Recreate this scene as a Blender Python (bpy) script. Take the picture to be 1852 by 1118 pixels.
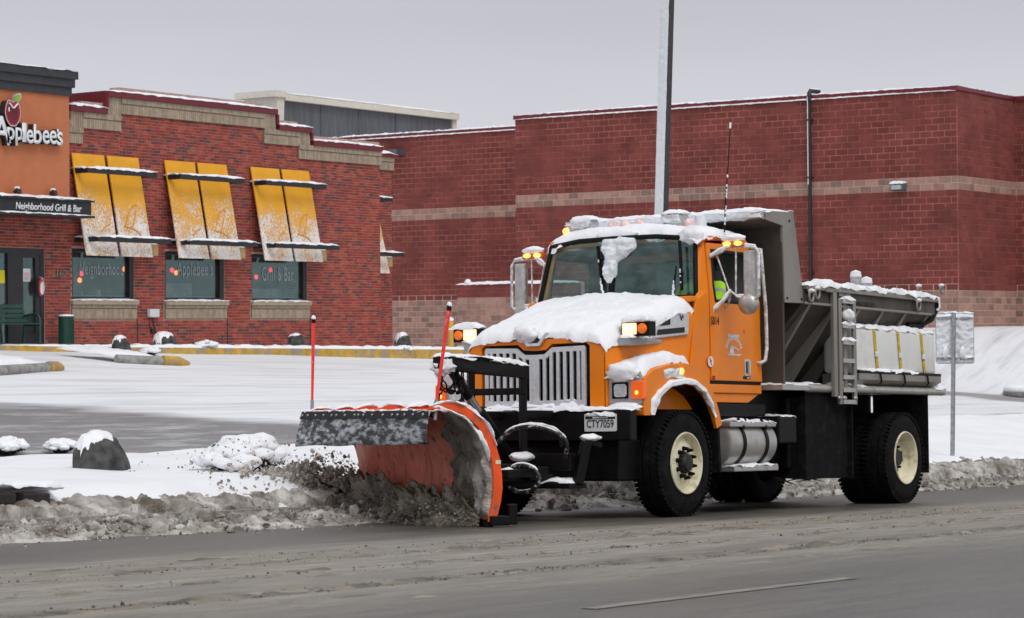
import bpy, bmesh, math, random
from mathutils import Vector, Matrix, noise, Quaternion
random.seed(11)
R = math.radians
scene = bpy.context.scene
for o in list(bpy.data.objects): bpy.data.objects.remove(o)
col = scene.collection

# ------------------------------------------------------------------ camera
F, CX, CY = 4300.0, 926.0, 559.0            # focal length and centre in photograph pixels
YAW, ROLL, PITCH, ZC = R(34.4), -0.0077, math.atan(31 / 4300.0), 1.84
fw0 = Vector((math.cos(YAW), math.sin(YAW), 0)); RT = Vector((math.sin(YAW), -math.cos(YAW), 0)); Z = Vector((0, 0, 1))
FW = fw0 * math.cos(PITCH) + Z * math.sin(PITCH); UP = Z * math.cos(PITCH) - fw0 * math.sin(PITCH)
CR = RT * math.cos(ROLL) + UP * math.sin(ROLL); CU = UP * math.cos(ROLL) - RT * math.sin(ROLL)
CAM = Vector((0, 0, ZC))
cd = bpy.data.cameras.new('camera'); cam = bpy.data.objects.new('camera', cd); col.objects.link(cam)
cam.matrix_world = Matrix(((CR.x, CU.x, -FW.x, 0), (CR.y, CU.y, -FW.y, 0), (CR.z, CU.z, -FW.z, ZC), (0, 0, 0, 1)))
cd.sensor_width = 36; cd.sensor_fit = 'HORIZONTAL'; cd.lens = F / 1852 * 36
cd.clip_start = .1; cd.clip_end = 6000
cd.dof.use_dof = True; cd.dof.focus_distance = 23.5; cd.dof.aperture_fstop = 7.1
scene.camera = cam
scene.render.resolution_x, scene.render.resolution_y = 1024, 618

# ------------------------------------------------------------------ sky, sun, exposure
w = bpy.data.worlds.new('World'); scene.world = w; w.use_nodes = True
nt = w.node_tree; nt.nodes.clear()
SUN_EL, SUN_AZ = R(52), R(205)
wo = nt.nodes.new('ShaderNodeOutputWorld'); bg = nt.nodes.new('ShaderNodeBackground')
sky = nt.nodes.new('ShaderNodeTexSky'); sky.sky_type = 'NISHITA'; sky.sun_disc = False
sky.sun_elevation = SUN_EL; sky.sun_rotation = SUN_AZ; sky.air_density = 1.0; sky.dust_density = 6.0; sky.ozone_density = 1.0
hs = nt.nodes.new('ShaderNodeHueSaturation'); hs.inputs['Saturation'].default_value = .12; hs.inputs['Value'].default_value = .085
nt.links.new(sky.outputs[0], hs.inputs['Color'])
tc = nt.nodes.new('ShaderNodeTexCoord'); sx = nt.nodes.new('ShaderNodeSeparateXYZ'); nt.links.new(tc.outputs['Generated'], sx.inputs[0])
cr = nt.nodes.new('ShaderNodeValToRGB'); nt.links.new(sx.outputs[2], cr.inputs[0])
e = cr.color_ramp.elements; e[0].position = 0.0; e[0].color = (.86, .865, .90, 1); e[1].position = 1.0; e[1].color = (.66, .67, .71, 1)
k = e.new(.055); k.color = (.73, .735, .79, 1); k = e.new(.13); k.color = (.54, .545, .605, 1); k = e.new(.3); k.color = (.60, .61, .66, 1)
nz = nt.nodes.new('ShaderNodeTexNoise'); nz.inputs['Scale'].default_value = 3.0; nz.inputs['Detail'].default_value = 4
mp = nt.nodes.new('ShaderNodeMapping'); mp.inputs['Scale'].default_value = (1, 1, 4); nt.links.new(tc.outputs['Generated'], mp.inputs[0]); nt.links.new(mp.outputs[0], nz.inputs[0])
mr = nt.nodes.new('ShaderNodeMapRange'); mr.inputs['From Min'].default_value = .3; mr.inputs['From Max'].default_value = .7; mr.inputs['To Min'].default_value = .95; mr.inputs['To Max'].default_value = 1.05
nt.links.new(nz.outputs['Fac'], mr.inputs[0])
vm = nt.nodes.new('ShaderNodeVectorMath'); vm.operation = 'SCALE'; nt.links.new(cr.outputs[0], vm.inputs[0]); nt.links.new(mr.outputs[0], vm.inputs['Scale'])
mx = nt.nodes.new('ShaderNodeMix'); mx.data_type = 'RGBA'; mx.inputs[0].default_value = .18
nt.links.new(vm.outputs[0], mx.inputs[6]); nt.links.new(hs.outputs[0], mx.inputs[7])
nt.links.new(mx.outputs[2], bg.inputs[0]); bg.inputs[1].default_value = 1.0; nt.links.new(bg.outputs[0], wo.inputs[0])
sd = bpy.data.lights.new('sun', 'SUN'); sd.energy = 1.0; sd.angle = R(28); sd.color = (1, .985, .96)
so = bpy.data.objects.new('sun', sd); col.objects.link(so)
so.rotation_euler = (math.pi / 2 - SUN_EL, 0, math.pi - SUN_AZ) ; so.location = (0, 0, 40)
_sd = Vector((-.45, -.75, 0)).normalized() * math.cos(SUN_EL) + Z * math.sin(SUN_EL)     # towards the sun: behind the camera
so.rotation_euler = _sd.to_track_quat('Z', 'Y').to_euler()
sky.sun_rotation = math.atan2(_sd.x, _sd.y)
vs = scene.view_settings; vs.view_transform = 'Standard'; vs.look = 'None'; vs.gamma = 1; vs.exposure = 0.2; vs.use_curve_mapping = False
scene.render.engine = 'CYCLES'

# ------------------------------------------------------------------ helpers: rays from the photograph
def ray(x, y): return FW + CR * ((x - CX) / F) - CU * ((y - CY) / F)
def at_depth(x, y, d): return CAM + ray(x, y) * d
def onX(x, y, X): r = ray(x, y); return CAM + r * (X / r.x)
def onY(x, y, Y): r = ray(x, y); return CAM + r * (Y / r.y)
GX, GY = -.0394, -.027                       # the road climbs towards -X and falls away to the kerb
_p = at_depth(1238, 838, F / 185.3) - Vector((.039, .027, .999)) * .52
def zr(X, Y): return _p.z + GX * (X - _p.x) + GY * (Y - _p.y)
NR = Vector((-GX, -GY, 1)).normalized()
TU = Vector((-1, 0, -GX)); TU = (TU - NR * TU.dot(NR)).normalized(); TV = NR.cross(TU)
TO = _p - TV * 1.17                          # ground under the middle of the truck's front axle
TM = Matrix(((TU.x, TV.x, NR.x, TO.x), (TU.y, TV.y, NR.y, TO.y), (TU.z, TV.z, NR.z, TO.z), (0, 0, 0, 1)))
TMI = TM.inverted()
_c = TMI @ CAM
def _tl(x, y, ax, val):
    d = TMI.to_3x3() @ ray(x, y); t = (val - _c[ax]) / d[ax]; return _c + d * t
def pu(x, y, u): return _tl(x, y, 0, u)
def pv(x, y, v): return _tl(x, y, 1, v)
def pw(x, y, h): return _tl(x, y, 2, h)
def sm(a, b, x): t = min(1, max(0, (x - a) / (b - a))); return t * t * (3 - 2 * t)
def lin(x, pts):
    if x <= pts[0][0]: return pts[0][1]
    for (a, fa), (b, fb) in zip(pts, pts[1:]):
        if x <= b: return fa + (fb - fa) * (x - a) / (b - a)
    return pts[-1][1]
def zg(X, Y):
    if Y < 14.7: return zr(X, Y)
    V_ = .286 - .0176 * (X - 22.75); K_ = min(max(1.40 - .030 * (X - 35.8), .3), 1.9); P_ = max(1.52 - .0165 * (X - 36.7), .9)
    z = lin(Y, [(14.7, zr(X, 14.7) + .12), (15.4, zr(X, 15.4) + .42), (21, V_), (35.3, K_), (35.6, P_), (38, P_), (70, 1.05), (200, 1.05)])
    h = sm(60, 66.5, X) * sm(17, 26, Y) * (1 - sm(40, 48, Y))
    return z + h * max(0, 1.75 - z)
def hit(x, y):
    d = ray(x, y); t = 8.0
    while t < 160:
        p = CAM + d * t
        if p.z < zg(p.x, p.y): return Vector((p.x, p.y, zg(p.x, p.y)))
        t += .02
    return None
def fbm(p, o=4): return noise.fractal(Vector(p), 1.0, 2.0, o)

# ------------------------------------------------------------------ helpers: materials
MATS = {}
def pmat(name, c, rough=.6, metal=0.0, var=.15, scale=6.0, bump=0.0, bscale=40.0, c2=None, lo=.35, hi=.65, stretch=(1, 1, 1), coat=0.0, dirt=None, dscale=3.0, dlo=.5, dhi=.7, spec=None, detail=5, world=False):
    m = bpy.data.materials.new(name); m.use_nodes = True; t = m.node_tree; b = t.nodes['Principled BSDF']
    tcn = t.nodes.new('ShaderNodeTexCoord'); mpn = t.nodes.new('ShaderNodeMapping'); mpn.inputs['Scale'].default_value = stretch
    t.links.new(t.nodes.new('ShaderNodeNewGeometry').outputs['Position'] if world else tcn.outputs['Object'], mpn.inputs[0])
    n = t.nodes.new('ShaderNodeTexNoise'); n.inputs['Scale'].default_value = scale; n.inputs['Detail'].default_value = detail; t.links.new(mpn.outputs[0], n.inputs[0])
    r = t.nodes.new('ShaderNodeValToRGB'); t.links.new(n.outputs['Fac'], r.inputs[0])
    a = [x * (1 - var) for x in c]; z = c2 if c2 else [min(1, x * (1 + var)) for x in c]
    r.color_ramp.elements[0].position = lo; r.color_ramp.elements[0].color = (*a, 1)
    r.color_ramp.elements[1].position = hi; r.color_ramp.elements[1].color = (*z, 1)
    out = r.outputs[0]
    if dirt:
        n2 = t.nodes.new('ShaderNodeTexNoise'); n2.inputs['Scale'].default_value = dscale; n2.inputs['Detail'].default_value = 8; n2.inputs['Roughness'].default_value = .65; t.links.new(mpn.outputs[0], n2.inputs[0])
        r2 = t.nodes.new('ShaderNodeMapRange'); r2.inputs['From Min'].default_value = dlo; r2.inputs['From Max'].default_value = dhi; t.links.new(n2.outputs['Fac'], r2.inputs[0])
        mm = t.nodes.new('ShaderNodeMix'); mm.data_type = 'RGBA'; t.links.new(r2.outputs[0], mm.inputs[0]); t.links.new(out, mm.inputs[6]); mm.inputs[7].default_value = (*dirt, 1); out = mm.outputs[2]
        rr = t.nodes.new('ShaderNodeMapRange'); rr.inputs['To Min'].default_value = rough; rr.inputs['To Max'].default_value = .85; t.links.new(r2.outputs[0], rr.inputs[0]); t.links.new(rr.outputs[0], b.inputs['Roughness'])
    t.links.new(out, b.inputs['Base Color'])
    if not dirt: b.inputs['Roughness'].default_value = rough
    b.inputs['Metallic'].default_value = metal
    if coat: b.inputs['Coat Weight'].default_value = coat; b.inputs['Coat Roughness'].default_value = .12
    if spec is not None: b.inputs['Specular IOR Level'].default_value = spec
    if bump:
        nb = t.nodes.new('ShaderNodeTexNoise'); nb.inputs['Scale'].default_value = bscale; nb.inputs['Detail'].default_value = 6; t.links.new(mpn.outputs[0], nb.inputs[0])
        bn = t.nodes.new('ShaderNodeBump'); bn.inputs['Strength'].default_value = bump; bn.inputs['Distance'].default_value = .02; t.links.new(nb.outputs['Fac'], bn.inputs['Height']); t.links.new(bn.outputs[0], b.inputs['Normal'])
    MATS[name] = m; return m
def emat(name, c, strength, base=None):
    m = pmat(name, base or c, rough=.3, var=.12, scale=60); b = m.node_tree.nodes['Principled BSDF']
    b.inputs['Emission Color'].default_value = (*c, 1); b.inputs['Emission Strength'].default_value = strength; return m
def glassmat(name, tint, gloss=.08, rough=.03):
    m = bpy.data.materials.new(name); m.use_nodes = True; t = m.node_tree; t.nodes.clear()
    o = t.nodes.new('ShaderNodeOutputMaterial'); tr = t.nodes.new('ShaderNodeBsdfTransparent'); tr.inputs[0].default_value = (*tint, 1)
    g = t.nodes.new('ShaderNodeBsdfGlossy'); g.inputs['Roughness'].default_value = rough; g.inputs[0].default_value = (.60, .86, .83, 1)
    fr = t.nodes.new('ShaderNodeLayerWeight'); fr.inputs[0].default_value = .5; pw_ = t.nodes.new('ShaderNodeMath'); pw_.operation = 'POWER'; pw_.inputs[1].default_value = 4.0; t.links.new(fr.outputs['Facing'], pw_.inputs[0]); ad = t.nodes.new('ShaderNodeMath'); ad.operation = 'MULTIPLY_ADD'; ad.inputs[1].default_value = .6; ad.inputs[2].default_value = gloss; t.links.new(pw_.outputs[0], ad.inputs[0])
    n = t.nodes.new('ShaderNodeTexNoise'); n.inputs['Scale'].default_value = 5; n.inputs['Detail'].default_value = 6
    d = t.nodes.new('ShaderNodeBsdfDiffuse'); d.inputs[0].default_value = (.5, .52, .52, 1)
    mr_ = t.nodes.new('ShaderNodeMapRange'); mr_.inputs['From Min'].default_value = .4; mr_.inputs['From Max'].default_value = .75; mr_.inputs['To Max'].default_value = .12; t.links.new(n.outputs['Fac'], mr_.inputs[0])
    m1 = t.nodes.new('ShaderNodeMixShader'); t.links.new(ad.outputs[0], m1.inputs[0]); t.links.new(tr.outputs[0], m1.inputs[1]); t.links.new(g.outputs[0], m1.inputs[2])
    m2 = t.nodes.new('ShaderNodeMixShader'); t.links.new(mr_.outputs[0], m2.inputs[0]); t.links.new(m1.outputs[0], m2.inputs[1]); t.links.new(d.outputs[0], m2.inputs[2]); t.links.new(m2.outputs[0], o.inputs[0])
    MATS[name] = m; return m

snow = pmat('snow', (.87, .885, .91), rough=.55, var=.03, scale=3, bump=.35, bscale=30)
snow_thin = pmat('snow_frosted', (.74, .76, .79), rough=.6, var=.06, scale=25, bump=.5, bscale=60)
slush = pmat('slush', (.20, .16, .115), rough=.55, var=.35, scale=3.2, c2=(.62, .585, .54), lo=.36, hi=.66, bump=1.0, bscale=40, detail=12, dirt=(.11, .09, .07), dscale=7, dlo=.52, dhi=.72)
slush_spray = pmat('slush_spray', (.34, .29, .225), rough=.5, var=.3, scale=6, c2=(.58, .53, .46), bump=.6, bscale=40)
slush_dark = pmat('slush_dark', (.09, .072, .05), rough=.42, var=.5, scale=5, c2=(.235, .198, .15), bump=1.0, bscale=40, detail=12)
slush_mid = pmat('slush_mid', (.24, .205, .16), rough=.5, var=.45, scale=5, c2=(.42, .385, .335), bump=.9, bscale=45, detail=9)
orange = pmat('truck_orange', (.82, .215, .0), rough=.42, var=.05, scale=2.5, coat=.15, dirt=(.58, .22, .045), dscale=6, dlo=.54, dhi=.9, spec=.3)
plow_or = pmat('plow_orange', (.84, .085, .004), rough=.5, var=.12, scale=5, dirt=(.16, .10, .07), dscale=9, dlo=.55, dhi=.72)
mold_or = pmat('moldboard_worn_orange', (.62, .085, .02), rough=.5, var=.2, scale=6, c2=(.66, .15, .08), dirt=(.07, .045, .03), dscale=7, dlo=.57, dhi=.66)
black = pmat('black_paint', (.0045, .0045, .005), rough=.5, var=.4, scale=8, dirt=(.016, .014, .012), dscale=12, dlo=.58, dhi=.85, spec=.18)
rubber = pmat('rubber', (.006, .006, .0065), rough=.8, var=.4, scale=20, bump=.4, bscale=80, dirt=(.02, .018, .016), dscale=9, dlo=.5, dhi=.75, spec=.12)
flapmat = pmat('rubber_flap_frosted', (.03, .031, .035), rough=.7, var=.3, scale=9, dirt=(.50, .52, .55), dscale=15, dlo=.46, dhi=.60, stretch=(1, .32, 1.2), bump=.5, bscale=30)
steel = pmat('stainless_dirty', (.30, .275, .245), rough=.42, metal=.5, var=.12, scale=3, dirt=(.16, .125, .095), dscale=1.5, dlo=.48, dhi=.85, stretch=(1, 1, .5))
steel_d = pmat('hopper_steel_grimy', (.09, .076, .062), rough=.5, metal=.35, var=.25, scale=1.5, dirt=(.05, .04, .032), dscale=1.1, dlo=.42, dhi=.7, stretch=(1, 1, .6))
steel_l = pmat('stainless_clean', (.48, .465, .44), rough=.35, metal=.6, var=.15, scale=4, dirt=(.25, .22, .19), dscale=4, dlo=.5, dhi=.8)
chrome = pmat('chrome_frosted', (.60, .61, .63), rough=.35, metal=.45, var=.08, scale=30, dirt=(.72, .73, .75), dscale=16, dlo=.5, dhi=.75)
cream = pmat('rim_cream', (.74, .69, .50), rough=.5, var=.1, scale=6, dirt=(.30, .23, .14), dscale=7, dlo=.52, dhi=.75)
poly_w = pmat('tank_polythene', (.72, .72, .70), rough=.45, var=.05, scale=3, dirt=(.55, .53, .49), dscale=3, dlo=.5, dhi=.8)
strapm = pmat('strap_yellow', (.62, .42, .02), rough=.7, var=.2, scale=30, dirt=(.22, .17, .03), dscale=14, dlo=.45, dhi=.7)
white_p = pmat('white_print', (.78, .79, .80), rough=.6, var=.05)
blk_p = pmat('black_print', (.012, .012, .012), rough=.6, var=.1)
red_p = pmat('red_print', (.55, .02, .02), rough=.5, var=.1)
amber = emat('amber_lens', (1, .14, .005), .25, (.75, .11, .003))
amber_on = emat('amber_lamp_lit', (1, .36, .07), 2.6, (.9, .3, .05))
amber_dim = emat('amber_lens_pod', (1, .2, .02), .18, (.85, .17, .01))
headl_on = emat('work_lamp_lit', (1, .72, .40), .75, (.85, .72, .5))
clear_l = pmat('clear_lens', (.55, .57, .58), rough=.12, var=.15, scale=30, metal=.3)
red_l = pmat('marker_lens_under_snow', (.82, .56, .54), rough=.5, var=.25, scale=18)
glass_w = glassmat('windshield_glass', (.60, .82, .78), gloss=.10)
glass_c = glassmat('cab_glass', (.80, .86, .84), gloss=.04)
glass_s = glassmat('window_glass', (.80, .84, .86), gloss=.09)
dark_in = pmat('cab_interior', (.03, .032, .034), rough=.7, var=.2)
seatm = pmat('seat_grey', (.16, .165, .17), rough=.8, var=.15)
rodm = pmat('marker_red', (.95, .04, .03), rough=.4, var=.1, scale=10, dirt=(.85, .8, .8), dscale=14, dlo=.6, dhi=.68)

# ------------------------------------------------------------------ helpers: mesh building
class MB:
    def __init__(s): s.v = []; s.f = []; s.m = []
    def add(s, vs, fs, mi=0):
        b = len(s.v); s.v += [tuple(x) for x in vs]; s.f += [tuple(i + b for i in q) for q in fs]; s.m += [mi] * len(fs); return s
    def hexa(s, P, mi=0): return s.add(P, [(0, 3, 2, 1), (4, 5, 6, 7), (0, 1, 5, 4), (1, 2, 6, 5), (2, 3, 7, 6), (3, 0, 4, 7)], mi)
    def box(s, a, b, mi=0):
        x0, y0, z0 = a; x1, y1, z1 = b
        return s.hexa([(x0, y0, z0), (x1, y0, z0), (x1, y1, z0), (x0, y1, z0), (x0, y0, z1), (x1, y0, z1), (x1, y1, z1), (x0, y1, z1)], mi)
    def bar(s, p, q, wd, ht, up=(0, 0, 1), mi=0):
        p = Vector(p); q = Vector(q); d = (q - p).normalized(); u = Vector(up); sd_ = d.cross(u)
        if sd_.length < 1e-4: sd_ = d.cross(Vector((1, 0, 0)))
        sd_.normalize(); u = sd_.cross(d)
        c = [(-1, -1), (1, -1), (1, 1), (-1, 1)]
        P = [p + sd_ * (a * wd / 2) + u * (b * ht / 2) for a, b in c] + [q + sd_ * (a * wd / 2) + u * (b * ht / 2) for a, b in c]
        return s.add(P, [(0, 1, 2, 3), (7, 6, 5, 4), (0, 4, 5, 1), (1, 5, 6, 2), (2, 6, 7, 3), (3, 7, 4, 0)], mi)
    def prism(s, poly, fa, fb, mi=0):
        n = len(poly); A = [fa(*p) for p in poly]; B = [fb(*p) for p in poly]
        return s.add(A + B, [tuple(range(n))[::-1], tuple(range(n, 2 * n))] + [(i, (i + 1) % n, n + (i + 1) % n, n + i) for i in range(n)], mi)
    def ring(s, outer, inner, fa, fb, mi=0):
        n = len(outer); A = [fa(*p) for p in outer] + [fa(*p) for p in inner]; B = [fb(*p) for p in outer] + [fb(*p) for p in inner]
        fs = []
        for i in range(n):
            j = (i + 1) % n
            fs += [(i, j, n + j, n + i), (2 * n + j, 2 * n + i, 3 * n + i, 3 * n + j), (i, 2 * n + i, 2 * n + j, j), (n + j, 3 * n + j, 3 * n + i, n + i)]
        return s.add(A + B, fs, mi)
    def tube(s, path, r, n=10, closed=False, mi=0):
        P = [Vector(p) for p in path]; L = len(P); rs = r if isinstance(r, (list, tuple)) else [r] * L
        vs = []; pn = None
        for i, p in enumerate(P):
            if closed: d = P[(i + 1) % L] - P[i - 1]
            else: d = P[min(i + 1, L - 1)] - P[max(i - 1, 0)]
            d.normalize()
            if pn is None:
                a = Vector((0, 0, 1)) if abs(d.z) < .9 else Vector((1, 0, 0)); pn = d.cross(a).normalized()
            else:
                pn = pn - d * pn.dot(d); pn.normalize()
            b = d.cross(pn)
            vs += [p + (pn * math.cos(k * 2 * math.pi / n) + b * math.sin(k * 2 * math.pi / n)) * rs[i] for k in range(n)]
        fs = []
        for i in range(L if closed else L - 1):
            j = (i + 1) % L
            fs += [(i * n + k, i * n + (k + 1) % n, j * n + (k + 1) % n, j * n + k) for k in range(n)]
        if not closed: fs += [tuple(range(n))[::-1], tuple((L - 1) * n + k for k in range(n))]
        return s.add(vs, fs, mi)
    def cyl(s, p, q, r, r2=None, n=20, mi=0): return s.tube([p, q], [r, r if r2 is None else r2], n, mi=mi)
    def lathe(s, prof, c, ax, n=40, mi=0):
        c = Vector(c); ax = Vector(ax).normalized(); a = ax.orthogonal().normalized(); b = ax.cross(a); L = len(prof)
        vs = [c + ax * h + (a * math.cos(k * 2 * math.pi / n) + b * math.sin(k * 2 * math.pi / n)) * r_ for r_, h in prof for k in range(n)]
        fs = [(i * n + k, i * n + (k + 1) % n, (i + 1) * n + (k + 1) % n, (i + 1) * n + k) for i in range(L - 1) for k in range(n)]
        return s.add(vs, fs, mi)
    def grid(s, fn, na, nb, mi=0):
        vs = [fn(i / na, j / nb) for i in range(na + 1) for j in range(nb + 1)]
        return s.add(vs, [(i * (nb + 1) + j, i * (nb + 1) + j + 1, (i + 1) * (nb + 1) + j + 1, (i + 1) * (nb + 1) + j) for i in range(na) for j in range(nb)], mi)
    def blob(s, c, r, seed=0, sub=2, amp=.25, sc=(1, 1, 1), fr=1.6, mi=0):
        bm = bmesh.new(); bmesh.ops.create_icosphere(bm, subdivisions=sub, radius=1)
        vs = []
        for v in bm.verts:
            k = 1 + amp * fbm(v.co * fr + Vector((seed * 7.3, seed * 3.1, 0)), 3); vs.append((c[0] + v.co.x * r * sc[0] * k, c[1] + v.co.y * r * sc[1] * k, c[2] + v.co.z * r * sc[2] * k))
        bm.verts.index_update(); fs = [tuple(v.index for v in f.verts) for f in bm.faces]; bm.free(); return s.add(vs, fs, mi)
    def mesh(s, name):
        m = bpy.data.meshes.new(name); m.from_pydata(s.v, [], s.f); m.update(); return m
def link_mesh(name, me, mat, parent=None, label=None, cat=None, group=None, kind=None, wp=False, loc=None):
    o = bpy.data.objects.new(name, me); col.objects.link(o)
    for m in (mat if isinstance(mat, (list, tuple)) else [mat]):
        if m and len(me.materials) < (len(mat) if isinstance(mat, (list, tuple)) else 1): me.materials.append(m)
    if loc is not None: o.location = loc
    if parent:
        o.parent = parent
        if wp: o.matrix_parent_inverse = parent.matrix_basis.inverted()
    if label: o['label'] = label
    if cat: o['category'] = cat
    if group: o['group'] = group
    if kind: o['kind'] = kind
    return o
def build(mb, name, mat, parent=None, smooth=None, bev=0, **kw):
    me = mb.mesh(name)
    bm = bmesh.new(); bm.from_mesh(me); bmesh.ops.recalc_face_normals(bm, faces=bm.faces); bm.to_mesh(me); bm.free()
    o = link_mesh(name, me, mat, parent, **kw)
    if isinstance(mat, (list, tuple)) and any(mb.m): me.polygons.foreach_set('material_index', mb.m)
    if smooth is not None:
        me.polygons.foreach_set('use_smooth', [True] * len(me.polygons)); me.set_sharp_from_angle(angle=R(smooth))
    if bev:
        b = o.modifiers.new('bevel', 'BEVEL'); b.width = bev; b.segments = 2; b.limit_method = 'ANGLE'; b.angle_limit = R(40)
    return o
def empty(name, label, cat, mw=None, loc=(0, 0, 0), group=None):
    o = bpy.data.objects.new(name, None); col.objects.link(o); o.empty_display_size = .3
    if mw is not None: o.matrix_world = mw; o.matrix_basis = mw
    else: o.location = loc; o.matrix_basis = Matrix.Translation(Vector(loc))
    o['label'] = label; o['category'] = cat
    if group: o['group'] = group
    return o
def text_mesh(body, bold=0.0, shear=0.0, space=1.0):
    c = bpy.data.curves.new('t', 'FONT'); c.body = body; c.size = 1; c.offset = bold; c.shear = shear; c.space_character = space; c.resolution_u = 4
    o = bpy.data.objects.new('t', c); col.objects.link(o)
    dg = bpy.context.evaluated_depsgraph_get(); me = bpy.data.meshes.new_from_object(o.evaluated_get(dg))
    bpy.data.objects.remove(o); bpy.data.curves.remove(c); return me
def text(name, body, org, right, up, width, height, mat, parent, depth=.004, bold=0.0, shear=0.0, arc=None, side=None, space=1.0, **kw):
    """lettering as flat mesh pieces: org is the lower-left corner, right/up the writing directions"""
    me = text_mesh(body, bold, shear, space); xs = [v.co.x for v in me.vertices]; ys = [v.co.y for v in me.vertices]
    x0, x1, y0, y1 = min(xs), max(xs), min(ys), max(ys)
    right = Vector(right).normalized(); up = Vector(up).normalized(); nn = right.cross(up); org = Vector(org)
    bm = bmesh.new(); bm.from_mesh(me); bmesh.ops.dissolve_limit(bm, angle_limit=.01, verts=bm.verts, edges=bm.edges)
    if depth:
        r_ = bmesh.ops.extrude_face_region(bm, geom=bm.faces[:]); 
        for g in r_['geom']:
            if isinstance(g, bmesh.types.BMVert): g.co.z += 1
    for v in bm.verts:
        a = (v.co.x - x0) / (x1 - x0); b = (v.co.y - y0) / (y1 - y0); n_ = v.co.z
        if arc:
            ang = math.pi / 2 + arc * (.5 - a); rad = width / arc + b * height; p = org + right * (width / 2 + math.cos(ang) * rad) + up * (math.sin(ang) * rad - width / arc * math.cos(arc / 2))
        else: p = org + right * (a * width) + up * (b * height)
        v.co = p + nn * (.002 + n_ * depth)
    bmesh.ops.recalc_face_normals(bm, faces=bm.faces); bm.to_mesh(me); bm.free(); me.materials.clear()
    o = link_mesh(name, me, [mat, side] if side else mat, parent, **kw)
    if side:
        for p in me.polygons: p.material_index = 0 if p.normal.dot(nn) > .5 else 1
    return o
def snow_sheet(fn, na, nb, T, name, parent, seed=0, rim=.18, amp=.35, fr=4.0, mat=None, up=(0, 0, 1), wig=.03, tex=1.0, **kw):
    """a closed lumpy blanket of snow lying on the surface fn(a, b)"""
    up = Vector(up); mb = MB(); top = []; bot = []
    for i in range(na + 1):
        for j in range(nb + 1):
            a, b = i / na, j / nb; p = Vector(fn(a, b))
            d = min(a, 1 - a) * (na / nb if False else 1); e_ = min(b, 1 - b); k = 1.0
            for q in (min(1, d / rim), min(1, e_ / rim)): k *= math.sqrt(max(0, 1 - (1 - q) ** 2))
            nn_ = fbm(p * fr + Vector((seed, seed * 2.3, 0)), 4); t = T * k * (1 + amp * nn_) + .012 * k * fbm(p * 18 + Vector((seed, 0, 0)), 3) * tex
            wv = Vector((fbm(p * 6 + Vector((seed, 5, 0)), 3), fbm(p * 6 + Vector((9, seed, 0)), 3), fbm(p * 6 + Vector((3, 1, seed)), 3))) * wig * (1 if k < .3 else 0)
            top.append(p + up * max(t, .002) + wv); bot.append(p - up * .004 + wv)
    n = len(top); nb1 = nb + 1
    fs = [(i * nb1 + j, i * nb1 + j + 1, (i + 1) * nb1 + j + 1, (i + 1) * nb1 + j) for i in range(na) for j in range(nb)]
    mb.add(top + bot, fs + [tuple(x + n for x in q[::-1]) for q in fs])
    per = [j for j in range(nb)] + [i * nb1 + nb for i in range(na)] + [na * nb1 + j for j in range(nb, 0, -1)] + [i * nb1 for i in range(na, 0, -1)]
    L = len(per); mb.f += [(per[i], per[(i + 1) % L], per[(i + 1) % L] + n, per[i] + n) for i in range(L)]; mb.m += [0] * L
    return build(mb, name, mat or snow, parent, smooth=60, **kw)
def quad(p00, p10, p11, p01):
    p00, p10, p11, p01 = map(Vector, (p00, p10, p11, p01))
    return lambda a, b: (p00 * (1 - a) + p10 * a) * (1 - b) + (p01 * (1 - a) + p11 * a) * b
def rrect(x0, x1, y0, y1, r, n=4):
    P = []
    for cx, cy, a0 in ((x1 - r, y1 - r, 0), (x0 + r, y1 - r, 90), (x0 + r, y0 + r, 180), (x1 - r, y0 + r, 270)):
        P += [(cx + r * math.cos(R(a0 + 90 * k / n)), cy + r * math.sin(R(a0 + 90 * k / n))) for k in range(n + 1)]
    return P

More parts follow.
